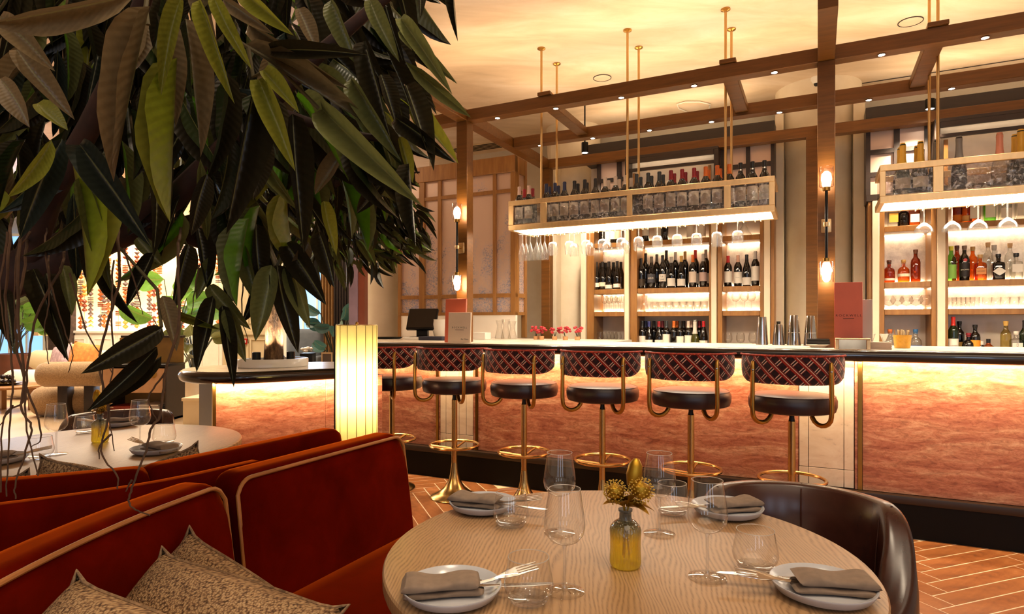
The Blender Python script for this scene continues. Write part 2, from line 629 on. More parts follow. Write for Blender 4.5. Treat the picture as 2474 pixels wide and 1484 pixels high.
# herringbone floor tiles of terracotta-coloured wood-look porcelain
t = NT('terracotta_tile')
oi = t.n('ShaderNodeObjectInfo')
v = t.coord('Object', (6, 22, 1))
f = t.noise(t.coord('Object', (4, 9, 1)), 1.6, 7, 0.7, 0.8)
c = t.ramp(f, [(0.3, '5e4030'), (0.42, '925c38'), (0.6, 'ac7246'), (0.8, 'c08c60')])
t.base(t.mixc(t.math('MULTIPLY', oi.outputs['Random'], 0.4), c, '9a6a44'))
t.set(Roughness=0.36)
m_tile = t.m
TW, TN = 0.106, 6
tile_me = MB().box(-TW * TN / 2 + .0027, TW * TN / 2 - .0027, -TW / 2 + .0027, TW / 2 - .0027, -0.012, 0.0).mesh('floor_tile', m_tile, 0.0015, 1)
far = MB()
ROT = Matrix.Rotation(radians(20), 4, 'Z')
ORG = Vector((1.963, 2.75, 0))
n_tile = 0
for a in range(-70, 71):
    for b in range(-12, 13):
        for kind in (0, 1):
            x, y = a + b * TN, a - b * TN
            cxy = (x + TN / 2, y + 0.5) if kind == 0 else (x + 0.5, y + 1 + TN / 2)
            p = ROT @ Vector((cxy[0] * TW, cxy[1] * TW, 0)) + ORG
            rel = Vector((p.x, p.y - Y0))
            o_ = rel.x * SA + rel.y * CA
            s_ = rel.x * CA - rel.y * SA
            if o_ > 0.25 or s_ < -2.2 or s_ > 4.2 or p.y < 0.3 or p.x < -2.2:
                continue
            px, py = CXP + p.x / p.y * FPX, HZ + EYE / p.y * FPX
            seen = (2190 < px < 2560 and 1290 < py < 1540) or (985 < px < 1330 and 1130 < py < 1300)
            rz = radians(20) + (pi / 2 if kind else 0)
            if seen and n_tile < 290:
                put('floor_tile', tile_me, FL, p, rz)
                n_tile += 1
            else:
                far.box(-TW * TN / 2 + .0027, TW * TN / 2 - .0027, -TW / 2 + .0027, TW / 2 - .0027, -0.012, 0.0,
                        Matrix.Translation(p) @ Matrix.Rotation(rz, 4, 'Z'))
part('floor_tile', far, m_tile, FL, kind='stuff')
# pale stone floor of the lounge
part('lounge_paving', MB().box(-13.3, -2.2, 3.0, 14.2, -0.0008, 0.0), plain('pale_paving', 'c9ad8c', 0.35, vary=0.15, scale=1.5), FL)

# walls
struct('wall_back', MB().box(-2.95, 7, 3.3, 3.45, 0, CEIL), m_plaster, bar=True)
struct('wall_lounge', MB().box(-13.5, -2.6, 14.2, 14.4, 0, CEIL), m_plaster)
struct('wall_left', MB().box(-13.5, -13.3, -2, 14.2, 0, CEIL), m_plaster)
# round plaster columns with flared capitals
def column(px, o, r):
    s = s_of(px, o)
    mb = MB().lathe([(r * 1.12, 0), (r * 1.12, 0.1), (r, 0.14), (r, 2.9), (r * 1.04, 2.92), (r * 1.04, 2.97), (r * 1.08, 3.1), (r * 1.22, 3.3), (r * 1.26, CEIL)], 40)
    p = bw(s, o)
    q = struct('column', mb, m_plaster)
    q.location = p
column(1975, 2.75, 0.31)
column(1386, 2.85, 0.26)
column(921, 2.2, 0.26)
# flat wall fins beside the columns
for px0, px1, o in ((1873, 1893, 2.45), (2062, 2090, 2.45), (1331, 1344, 2.45)):
    struct('wall_fin', MB().box(s_of(px0, o), s_of(px1, o), o, 3.3, 0, 3.35), m_plaster, bar=True)
# door jamb at the end of the bar wall: lavender face, terracotta reveal
pj = at(872, 700, 6.7)
struct('door_1', MB().box(pj.x - 0.03, pj.x + 0.04, 6.7, 6.85, 0, 2.9), plain('terracotta_paint', '8c4a36', 0.5))
struct('trim_1', MB().box(pj.x - 0.125, pj.x - 0.032, 6.68, 6.84, 0, 2.9), plain('lavender_paint', '9c8aa6', 0.5))

# slot vents in the ceiling
vent = thing('ceiling_vent', 'long slot air vent in the plaster ceiling above the mirrored screen', 'vent', (0, Y0, CEIL), -ANG)
m_slot = plain('vent_slot', '2a1c12', 0.7)
m_ventrim = plain('vent_rim', 'dcc29a', 0.5, vary=0.05)
part('vent_frame', MB().box(-2.4, 6, 2.86, 3.14, -0.008, -0.001), m_ventrim, vent)
for k in range(5):
    part('slot', MB().box(-2.35, 5.95, 2.892 + k * 0.05, 2.904 + k * 0.05, -0.016, -0.008), m_slot, vent)
# detectors and cameras
for (px, py), lb in (((1455, 188), 'round flush ceiling disc above the first hanging rack'), ((2200, 52), 'round flush ceiling disc above the second hanging rack')):
    p = on(px, py, CEIL)
    d = thing('smoke_detector', lb, 'smoke detector', p)
    part('detector_ring', MB().lathe([(0.087, 0), (0.087, -0.005), (0.081, -0.006), (0.081, -0.002)], 28), m_slot, d)
    part('detector_cover', MB().lathe([(0.08, -0.003), (0.0, -0.003)], 28), m_ceil, d)
p = on(1974, 188, CEIL)
d = thing('dome_camera', 'small white dome camera on the ceiling beside the taller post', 'camera', p)
part('housing', MB().lathe([(0.06, 0), (0.06, -0.03), (0.045, -0.06)], 20, cap1=True), m_white, d)
part('lens', MB().lathe([(0.04, -0.06), (0.036, -0.085), (0.02, -0.1), (0, -0.104)], 20), m_blackmetal, d)
m_spot = emit('spot_bulb', (1.0, 0.9, 0.74), 40)
def can(px, py0, py1, o, lb, aim):
    p = bw(s_of(px, o), o, 0)
    z1 = EYE + (HZ - py0) / FPX * p.y
    z0 = EYE + (HZ - py1) / FPX * p.y
    d = thing('ceiling_spotlight', lb, 'spotlight', (p.x, p.y, z0))
    part('spotlight_can', MB().lathe([(0.032, 0), (0.034, 0.004), (0.034, z1 - z0)], 20, cap1=True), m_blackmetal, d)
    part('stem', MB().tube([(0, 0, z1 - z0), (0, 0, CEIL - z0)], 0.008), m_blackmetal, d)
    part('bulb', MB().lathe([(0.03, 0.003), (0, 0.003)], 16), m_spot, d)
    w = bw(s_of(px, o) + aim, o + 0.9, 0.9)
    light('SPOT', 'can_beam', (p.x, p.y, z0 - 0.01), 130, SOFT, aim=w, size=0.03, spot=85, blend=0.8)
can(1413, 345, 370, 1.75, 'black cylinder spotlight hanging over the first wine cabinet', -.35)
can(2247, 240, 264, 1.9, 'black cylinder spotlight hanging over the second spirits cabinet', -.5)
p = on(987, 26, CEIL)
d = thing('recessed_downlight', 'glowing recessed ceiling downlight beside the leaves', 'downlight', p)
part('trim_ring', MB().lathe([(0.05, 0), (0.05, -0.006), (0.036, -0.006)], 24), m_white, d)
part('bulb', MB().lathe([(0.036, -0.004), (0, -0.004)], 20), m_spot, d)
light('SPOT', 'downlight_beam', p + Vector((0, 0, -0.03)), 40, SOFT, aim=p - Vector((0, 0, 2)), size=0.03, spot=70)

# loose pale cable looped below the vents, and a thin wire along the ceiling
pts = [on(x, y, CEIL - .012) for x, y in ((1668, 286), (1690, 272), (1712, 268), (1716, 252), (1690, 246), (1655, 246), (1636, 252), (1640, 262), (1672, 276), (1684, 278))]
tag(put('cable', MB().tube(pts, .007, 6).mesh('cable', m_white, smooth=80)), 'loose pale cable looped on the ceiling behind the front beam', 'cable')
tag(put('wire', MB().tube([on(2016, 212, CEIL - .006), on(2474, 142, CEIL - .006)], .004, 6).mesh('wire', m_slot)), 'thin dark wire strung straight along the ceiling beside the vent', 'wire')
# ================================================================== the bar
bar = thing('bar_counter', 'long bar counter with pink stone front lit from under its dark edge', 'bar counter', (0, Y0, 0), -ANG)
TOP = 1.093
poly = [(-1.55, 0.035), (4.4, 0.035), (4.4, 1.0), (0.45, 1.0), (0.45, 1.72), (-2.5, 1.72)]
part('counter_top', MB().prism(poly, TOP - 0.03, TOP), m_marble, bar, 0.004)
# bullnose edge
prof = [(0.06, TOP - 0.002), (0.02, TOP + 0.001), (0.005, TOP - 0.006), (-0.004, TOP - 0.022), (-0.004, TOP - 0.05), (0.006, TOP - 0.064), (0.03, TOP - 0.07), (0.1, TOP - 0.07)]
mb = MB()
ss = [-1.56 + i * (4.4 + 1.56) / 12 for i in range(13)]
mb.grid(lambda a, b: Vector((ss[round(a * 12)], *prof[round(b * 7)])), 12, 7)
part('counter_edge', mb, m_edge, bar, smooth=60)
part('counter_body', MB().prism([(-1.5, 0.13), (4.35, 0.13), (4.35, 0.95), (0.4, 0.95), (0.4, 1.68), (-2.4, 1.68)], 0.05, TOP - 0.031), m_darkwood, bar)
# front panels between brass strips
O1 = 0.1
edges = [(-1.5, None), (s_of(1060, O1), 'b'), (s_of(1152, O1), 'b'), (s_of(1930, O1), None), (s_of(2066, O1), None), (s_of(2078, O1), 'b'), (4.35, None)]
def panel(s0, s1, m, nm, o=O1, z0=0.247, z1=TOP - 0.07, label=None):
    return part(nm, MB().box(s0, s1, o, 0.129, z0, z1), m, bar, 0.0015, 1, label=label)
s1060, s1152, s1930, s2066, s2078 = (s_of(x, O1) for x in (1057, 1152, 1930, 2064, 2078))
bs = 0.012
panel(-1.5, s1060 - bs, m_stone, 'stone_panel')
panel(s1152 + bs, s1930 - 0.002, m_stone, 'stone_panel')
panel(s2066 + 0.002, s2078 - bs, m_stone, 'stone_panel')
for k in range(2):
    w_ = (4.35 - s2078 - bs) / 2
    panel(s2078 + bs + k * w_ + 0.001, s2078 + bs + (k + 1) * w_ - 0.001, m_stone, 'stone_panel')
sA, sB = s_of(1064, O1), s_of(1143, O1)
panel(s1060 + bs, sA - 0.001, m_stone, 'stone_panel')
panel(sB + 0.001, s1152 - bs, m_stone, 'stone_panel')
for x in (s1060, s1152, s2078):
    part('brass_strip', MB().box(x - bs + 0.001, x + bs - 0.001, O1 - 0.006, 0.129, 0.247, TOP - 0.071), m_brassd, bar, label='upright brass strip between stone panels')
m_joint = plain('marble_joint', '6b4a33', 0.6)
def marble_door(s0, s1, cuts):
    w_ = s1 - s0
    xs = [0] + cuts + [1]
    for i in range(len(xs) - 1):
        a, b = s0 + w_ * xs[i], s0 + w_ * xs[i + 1]
        part('marble_slab', MB().box(a + 0.0015, b - 0.0015, O1 - 0.002, 0.129, 0.36, TOP - 0.11), m_marble, bar, 0.001, 1, label='pale marble slab in the pink bar front')
        part('marble_slab', MB().box(a + 0.0015, b - 0.0015, O1 - 0.002, 0.129, 0.25, 0.357), m_marble, bar, 0.001, 1)
    part('marble_head', MB().box(s0, s1, O1, 0.129, TOP - 0.107, TOP - 0.07), m_stone, bar)
marble_door(sA, sB, [0.18, 0.58, 0.8])
marble_door(s1930 + 0.001, s2066 - 0.001, [0.18, 0.82])
part('ledge', MB().box(-1.5, 4.35, 0.05, 0.14, 0.2, 0.245), m_darkwood, bar, 0.004)
part('toe_kick', MB().box(-1.5, 4.35, 0.07, 0.14, 0.0, 0.2), m_black, bar)

# back counter behind the bartender, under the cabinets
bc = thing('back_counter', 'pale back counter running under the bottle cabinets', 'counter', (0, Y0, 0), -ANG)
part('worktop', MB().box(0.5, 5.2, 1.75, 2.43, 0.93, 0.97), m_marble, bc, 0.003)
part('cupboard_front', MB().box(0.52, 5.2, 1.8, 2.42, 0.0, 0.929), m_darkwood, bc)

# ================================================================== pergola of bronze timber over the bar
pg = thing('pergola', 'bronze timber pergola of posts and beams framing the bar', 'pergola', (0, Y0, 0), -ANG)
BZ0, BZ1 = 2.96, 3.055
OF, OB, OT = 0.384, 1.268, 2.152
sPL, sPR = s_of(1123, OF), s_of(1996, OF)
def beam(nm, s0, s1, o0, o1, z0=BZ0, z1=BZ1):
    return part(nm, MB().box(s0, s1, o0, o1, z0, z1), m_beam, pg, 0.003, 1)
beam('beam', s_of(1050, OF), 4.5, OF - 0.05, OF + 0.05)
beam('beam', sPL + 0.052, 4.7, OB - 0.05, OB + 0.05)
beam('beam', sPL + 0.052, 4.9, OT - 0.05, OT + 0.05)
beam('cross_beam', sPL - 0.05, sPL + 0.05, -0.28, OT + 0.05, BZ0 + 0.002, BZ1 + 0.002)
beam('cross_beam', sPR - 0.05, sPR + 0.05, -0.42, OT + 0.05, BZ0 + 0.002, BZ1 + 0.002)
for px in (1328, 1763, 2259):
    s = s_of(px, 0.44)
    beam('cross_plate', s - 0.05, s + 0.05, OF + 0.051, OB - 0.051, 2.985, 3.045)
    beam('beam_cleat', s - 0.055, s + 0.055, OF - 0.07, OF + 0.07, BZ1 + 0.001, BZ1 + 0.028)
for s in (sPL, sPR):
    beam('post', s - 0.052, s + 0.052, OF - 0.052, OF + 0.052, TOP + 0.001, BZ0 + 0.001)
beam('post', s_of(1322, OT) - 0.05, s_of(1322, OT) + 0.05, OT - 0.05, OT + 0.05, 0.0, BZ0)
sbr = s_of(1962, OT)
beam('post', sbr - 0.05, sbr + 0.05, OT - 0.05, OT + 0.05, 0.0, BZ0)
m_can = m_beam
ring_me = MB().lathe([(0.024, 0), (0.026, -0.004), (0.019, -0.004)], 16).mesh('downlight', m_can)
bulb_me = MB().lathe([(0.019, -0.0035), (0, -0.0035)], 14).mesh('bulb', m_spot)
for o, pxs in ((OF, (1202, 1343, 1501, 1677, 1871, 2130, 2380)), (OB, (1305, 1432, 1569, 1719, 1883, 2099, 2299))):
    for px in pxs:
        s = s_of(px, o)
        d = put('downlight', ring_me, pg, (s, o, BZ0))
        put('bulb', bulb_me, d)
        q = bw(s, o, BZ0 - 0.012)
        tgt = q + Vector((0, 0, -1)) + (bw(0, -0.12) - bw(0, 0) if o == OF else Vector((0, 0, 0)))
        light('SPOT', 'downlight_beam', q, 38 if o == OF else 30, SOFT, aim=tgt, size=0.02, spot=75, blend=0.6)

# ================================================================== mirrored screen by the till
OS = 1.73
ms = thing('mirrored_screen', 'tall timber lattice screen filled with antique mirror panes', 'screen', (0, Y0, 0), -ANG)
def sx(px):
    return s_of(px, OS)
Z = [1.34, 1.375, 1.53, 1.575, 2.65, 2.69, 2.865, 3.04]
uprights = [(961, 968), (1012, 1025), (1057, 1065), (1106, 1117), (1190, 1198), (1233, 1245)]
rgt = sx(1245)
for a, b in uprights:
    part('upright', MB().box(sx(a), sx(b), OS, OS + 0.06, Z[0], Z[-1]), m_cabwood, ms, 0.003, 1)
part('upright', MB().box(sx(961), sx(968), OS, OS + 0.06, TOP + 0.001, Z[0]), m_cabwood, ms)
for z0, z1, nm in ((Z[0], Z[1], 'sill_rail'), (Z[2], Z[3], 'transom'), (Z[4], Z[5], 'transom'), (Z[6], Z[7], 'header')):
    d = 0.004 if nm != 'header' else -0.01
    part(nm, MB().box(sx(961), rgt, OS + d, OS + 0.062, z0, z1), m_cabwood, ms, 0.003, 1)
for i in range(len(uprights) - 1):
    a, b = sx(uprights[i][1]), sx(uprights[i + 1][0])
    for z0, z1 in ((Z[1], Z[2]), (Z[3], Z[4]), (Z[5], Z[6])):
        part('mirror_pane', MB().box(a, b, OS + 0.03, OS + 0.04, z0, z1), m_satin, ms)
# its return towards the wall
for o0, o1 in ((OS + 0.061, OS + 0.1), (OS + 0.25, OS + 0.3)):
    part('upright', MB().box(rgt - 0.05, rgt, o0, o1, TOP + 0.001 if o0 > 1.9 else Z[0], Z[-1]), m_cabwood, ms, 0.003, 1)
for z0, z1 in ((Z[0], Z[1]), (Z[2], Z[3]), (Z[4], Z[5]), (Z[6], Z[7])):
    part('return_rail', MB().box(rgt - 0.048, rgt - 0.004, OS + 0.1, OS + 0.25, z0, z1), m_cabwood, ms)
for z0, z1 in ((Z[1], Z[2]), (Z[3], Z[4]), (Z[5], Z[6])):
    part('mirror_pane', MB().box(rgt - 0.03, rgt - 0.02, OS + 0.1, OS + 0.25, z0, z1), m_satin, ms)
part('lower_panel', MB().box(sx(968), rgt, OS + 0.01, OS + 0.05, TOP + 0.001, Z[0]), m_panelwhite, ms, label='white panel under the mirrors')

# ================================================================== back-bar cabinets
m_led = emit('led_strip', (1.0, 0.8, 0.54), 26)
m_ledfill = emit('led_fill_strip', (1.0, 0.8, 0.54), 5)
m_pil = plain('cream_pilaster', 'e3cfb2', 0.45, vary=0.04)
m_back = plain('lit_backing', 'd8c6b4', 0.25, vary=0.1, scale=6)
OC, OCB = 2.2, 2.52
SHELF = {'a': (1.566, 1.616), 'b': (1.326, 1.376), 'c': (2.06, 2.11)}
def cabinet(lb, P, W_, bays, s_lo, s_hi, lattice, boxpx):
    cb = thing('bottle_cabinet', lb, 'cabinet', (0, Y0, 0), -ANG)
    q = lambda px: s_of(px, OC)
    for a, b in P:
        part('pilaster', MB().box(q(a), q(b), OC - 0.03, OCB, 0.971, 2.34), m_pil, cb, 0.004, 1)
    for a, b in W_:
        part('upright', MB().box(q(a), q(b), OC, OCB, 0.971, 2.34), m_cabwood, cb, 0.003, 1)
    part('back_panel', MB().box(s_lo, s_hi, OCB, OCB + 0.02, 0.971, 3.0), m_back, cb)
    for a, b in bays:
        sa, sb = q(a), q(b)
        for key, (z0, z1) in SHELF.items():
            part('shelf', MB().box(sa + 0.001, sb - 0.001, OC + 0.01, OCB - 0.001, z0, z1), m_cabwood, cb, 0.003, 1)
            e = 0.012
            part('led_strip', MB().box(sa + 0.02, sb - 0.02, OCB - 0.02, OCB - 0.004, z1 + 0.001, z1 + e), m_led, cb)
            if key != 'b':
                part('led_strip', MB().box(sa + 0.02, sb - 0.02, OCB - 0.05, OCB - 0.035, z0 - 0.006, z0 - 0.001), m_led, cb)
        part('mirror_back', MB().box(sa + 0.001, sb - 0.001, OCB - 0.004, OCB - 0.001, SHELF['a'][1] + 0.02, SHELF['c'][0] - 0.001), m_litback, cb)
        part('mirror_back', MB().box(sa + 0.001, sb - 0.001, OCB - 0.004, OCB - 0.001, SHELF['b'][1] + 0.02, SHELF['a'][0] - 0.001), m_litback, cb)
    # lattice of mirrors above
    part('cornice', MB().box(s_lo, s_hi, OC + 0.02, OCB, 3.0, 3.19), m_darkwood, cb, 0.003, 1)
    part('rail', MB().box(s_lo, s_hi, OC - 0.01, OCB - 0.02, 2.341, 2.4), m_darkwood, cb, 0.003, 1)
    zs = [2.4, 2.56, 2.6, 2.76, 2.8, 3.0]
    for (a, b) in lattice:
        part('mullion', MB().box(q(a), q(b), OC, OCB - 0.02, 2.4, 3.0), m_darkwood, cb)
    for i in range(len(lattice) - 1):
        a, b = q(lattice[i][1]), q(lattice[i + 1][0])
        if b - a < 0.03:
            continue
        for z0, z1 in ((2.56, 2.6), (2.76, 2.8)):
            part('glazing_bar', MB().box(a, b, OC + 0.002, OC + 0.05, z0, z1), m_darkwood, cb)
        for z0, z1 in ((2.4, 2.56), (2.6, 2.76), (2.8, 3.0)):
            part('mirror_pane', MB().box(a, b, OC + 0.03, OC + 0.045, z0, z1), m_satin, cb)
    # projecting display box in the middle
    a, b = q(boxpx[0]), q(boxpx[1])
    o0 = OC - 0.17
    for (x0, x1, y0, y1, z0, z1) in ((a, a + .04, o0, OC - .001, 2.4, 2.93), (b - .04, b, o0, OC - .001, 2.4, 2.93), (a, b, o0, OC - .001, 2.931, 2.96), (a + .041, b - .041, o0, o0 + .03, 2.8, 2.83),
                                  (a, b, o0, OC - .001, 2.37, 2.399)):
        part('display_frame', MB().box(x0, x1, y0, y1, z0, z1), m_darkwood, cb, 0.002, 1)
    for x0, x1 in ((a + .07, a + .1), (b - .1, b - .07)):
        part('display_frame', MB().box(x0, x1, o0 + .04, o0 + .06, 2.4, 2.79), m_cabwood, cb)
    part('display_back', MB().box(a + .041, b - .041, OC - 0.04, OC - 0.02, 2.4, 2.93), m_back, cb)
    part('display_lip', MB().box(a + .041, b - .041, o0, o0 + .02, 2.885, 2.93), m_darkwood, cb)  # added to keep the strip behind it out of view
    part('led_strip', MB().box(a + .06, b - .06, o0 + .03, o0 + .045, 2.915, 2.93), m_ledfill, cb)  # added hidden strip that brightens the display back
    return cb
cab1 = cabinet('wine cabinet with lit shelves, behind the first hanging rack',
               [(1405, 1417), (1510, 1521), (1719, 1732), (1846, 1861)],
               [(1418, 1435), (1507, 1509.5), (1522, 1539), (1713, 1718.5), (1733, 1745), (1836, 1845.5), (1861.5, 1871)],
               [(1435, 1507), (1539, 1713), (1745, 1836)], s_of(1405, OC), s_of(1871, OC),
               [(1442, 1450), (1490, 1500), (1512, 1520), (1742, 1755), (1802, 1812), (1862, 1871)], (1521, 1741))
cab2 = cabinet('spirits cabinet with lit shelves, behind the second hanging rack',
               [(2107, 2124), (2263, 2283)],
               [(2098, 2106.5), (2124.5, 2137), (2250, 2262.5), (2283.5, 2291)],
               [(2137, 2250), (2291, 2560)], s_of(2092, OC), s_of(2600, OC),
               [(2092, 2103), (2160, 2174), (2234, 2247)], (2250, 2560))
# ================================================================== bottles
def colmat(cache={}, **kw):
    k = tuple(sorted(kw.items()))
    if k not in cache:
        kw = dict(kw)
        nm = kw.pop('nm')
        cache[k] = plain(nm, **kw)
    return cache[k]
m_wine = plain('dark_wine_glass', '0c0806', 0.07, vary=0.2, Coat_Weight=0.4)
m_winegreen = plain('green_wine_glass', '3c3a08', 0.07, vary=0.2, Coat_Weight=0.4)
m_dkgreen = plain('deep_green_glass', '10200c', 0.08, Coat_Weight=0.4)
m_foliage = None
m_amber = thin_glass('amber_spirit', (0.86, 0.36, 0.08), 0.7, 0.06, edge_tint=(0.45, 0.12, 0.02))
m_brandy = thin_glass('brandy_spirit', (0.6, 0.17, 0.05), 0.7, 0.06, edge_tint=(0.25, 0.05, 0.01))
m_gin = thin_glass('clear_spirit', (0.9, 0.9, 0.87), 0.8, 0.07, edge_tint=(0.5, 0.5, 0.46))
m_pale = thin_glass('pale_spirit', (0.9, 0.82, 0.45), 0.75, 0.07, edge_tint=(0.5, 0.42, 0.14))
m_green = thin_glass('green_spirit', (0.42, 0.82, 0.25), 0.75, 0.07, edge_tint=(0.15, 0.45, 0.08))
m_ink = plain('print_ink', '2a1c16', 0.7, vary=0.0)
m_inkw = plain('pale_print', 'e8ddc8', 0.7, vary=0.0)
m_inkg = plain('gold_print', 'b58a4a', 0.4, 0.5)
PROF = {
    'bordeaux': ([(0, 0), (.034, 0), (.0375, .006), (.0375, .19), (.034, .209), (.021, .232), (.0148, .247), (.0138, .29), (.0155, .292), (.0155, .303), (.012, .305), (0, .305)], (.238, .307), (.045, .15)),
    'burgundy': ([(0, 0), (.037, 0), (.041, .006), (.041, .13), (.038, .16), (.028, .198), (.018, .235), (.0145, .262), (.0142, .288), (.0158, .29), (.0158, .3), (.012, .302), (0, .302)], (.246, .304), (.03, .11)),
    'champagne': ([(0, 0), (.04, 0), (.044, .006), (.044, .115), (.038, .15), (.026, .19), (.0185, .232), (.0168, .3), (.0185, .303), (.0185, .322), (.014, .33), (0, .331)], (.185, .333), (.04, .11)),
    'round': ([(0, 0), (.042, 0), (.046, .006), (.046, .09), (.043, .115), (.028, .132), (.015, .142), (.0145, .165), (.018, .167), (.018, .175), (0, .176)], (.166, .2), (.03, .08)),
    'tall': ([(0, 0), (.034, 0), (.0375, .006), (.0375, .18), (.033, .205), (.019, .225), (.0145, .24), (.0145, .275), (.017, .277), (.017, .285), (0, .286)], (.262, .3), (.05, .15)),
    'square': ([(0, 0), (.04, 0), (.042, .004), (.042, .13), (.038, .145), (.02, .155), (.0145, .163), (.0145, .19), (.018, .192), (.018, .2), (0, .2)], (.186, .218), (.03, .11)),
    'squat': ([(0, 0), (.045, 0), (.05, .01), (.05, .05), (.04, .075), (.018, .09), (.014, .1), (.014, .112), (0, .112)], (.1, .13), (.02, .05)),
}
SQ = {'square': 5.0}
_bm = {}
def sup(a, p):
    return 1.0 / ((abs(cos(a)) ** p + abs(sin(a)) ** p) ** (1 / p))
def body_mesh(kind, m, k=1.0):
    key = (kind, m.name, k)
    if key not in _bm:
        prof = [(r * (1 if k > 0 else 1), z * k) for r, z in PROF[kind][0]]
        mb = MB()
        n = 24
        if kind in SQ:
            vs = []
            for r, z in prof:
                p = SQ[kind] if r > 0.021 else 2.0
                for i in range(n):
                    a = 2 * pi * i / n
                    vs.append((r * sup(a, p) * cos(a), r * sup(a, p) * sin(a), z))
            fs = [(j * n + i, j * n + (i + 1) % n, (j + 1) * n + (i + 1) % n, (j + 1) * n + i) for j in range(len(prof) - 1) for i in range(n)]
            mb.add(vs, fs)
        else:
            mb.lathe(prof, n)
        _bm[key] = mb.mesh('bottle', m, smooth=50)
    return _bm[key]
def rad_at(kind, z, k=1.0):
    pr = PROF[kind][0]
    for (r0, z0), (r1, z1) in zip(pr, pr[1:]):
        if z0 * k <= z <= z1 * k and z1 > z0:
            return r0 + (r1 - r0) * (z - z0 * k) / ((z1 - z0) * k)
    return pr[-2][0]
def cap_mesh(kind, m, k=1.0, z0=None):
    key = ('cap', kind, m.name, k, z0)
    if key not in _bm:
        a, b = PROF[kind][1]
        a, b = (z0 if z0 is not None else a) * k, b * k
        pts = [a + (b - a) * i / 7 for i in range(8)]
        mb = MB().lathe([(max(rad_at(kind, z, k), 0.0135) + .0012, z) for z in pts] + [(0.0, b + .001)], 18)
        _bm[key] = mb.mesh('capsule', m, smooth=50)
    return _bm[key]
def label_mesh(kind, m, z0, z1, span=150):
    key = ('label', kind, m.name, z0, z1, span)
    if key not in _bm:
        r = rad_at(kind, (z0 + z1) / 2) + .0008
        if kind in SQ:
            w = r * 0.8
            mb = MB().box(-w, w, -r - .0012, -r - .0002, z0, z1)
        else:
            h = radians(span) / 2
            mb = MB().lathe([(r, z0), (r, z1)], 14, arc=(-pi / 2 - h, -pi / 2 + h))
        _bm[key] = mb.mesh('paper_label', m, smooth=60)
    return _bm[key]
nbot = 0
def bottle(kind, glass, loc, lb, group=None, cap=None, paper=None, lz=None, k=1.0, text=None, tcol=None, tsize=.012, vertical=False, cap0=None, rz=-ANG, paper2=None, foil=None):
    o = tag(put('wine_bottle' if kind in ('bordeaux', 'burgundy') else ('champagne_bottle' if kind == 'champagne' else 'spirit_bottle'), body_mesh(kind, glass, k), None, loc, rz), lb, 'bottle', group)
    if cap:
        put('capsule' if kind in ('bordeaux', 'burgundy', 'champagne') else 'stopper', cap_mesh(kind, colmat(nm='capsule_' + cap, col=cap, rough=0.35), k, cap0), o)
    if paper:
        z = lz or PROF[kind][2]
        put('paper_label', label_mesh(kind, colmat(nm='label_' + paper, col=paper, rough=0.6, vary=0.06), *z), o)
        if text:
            me = text_mesh(text, tsize, tcol or m_ink)
            r = rad_at(kind, (z[0] + z[1]) / 2) + .0022
            zc = (z[0] + z[1]) / 2
            tm = Matrix.Translation((0, -r - .0008, zc)) @ Matrix.Rotation(pi / 2, 4, 'X')
            if vertical:
                tm = tm @ Matrix.Rotation(pi / 2, 4, 'Z')
            for vtx in me.vertices:             # wrap the print round the bottle
                if kind not in SQ and not vertical:
                    a = vtx.co.x / r
                    vtx.co.z = -r * (1 - cos(a))
                    vtx.co.x = r * sin(a)
            put('print', me, o, mat=tm)
    if foil:
        put('neck_band', cap_mesh(kind, colmat(nm='band_' + foil, col=foil, rough=0.4), k, None), o)
    return o

def row(items, o, z, where, group):
    """bottles standing in one row; each item: px, kind, glass, cap, paper, description[, extra]"""
    items = sorted(items, key=lambda i: i[0])
    for i, it in enumerate(items):
        px, kind, glass, cap, paper, desc = it[:6]
        kw = it[6] if len(it) > 6 else {}
        p = bw(s_of(px, o), o, z)
        bottle(kind, glass, p, f'{desc}, {ORD[i]} from left, {where}', group, cap, paper, **kw)

BD, BG, CH = 'bordeaux', 'burgundy', 'champagne'
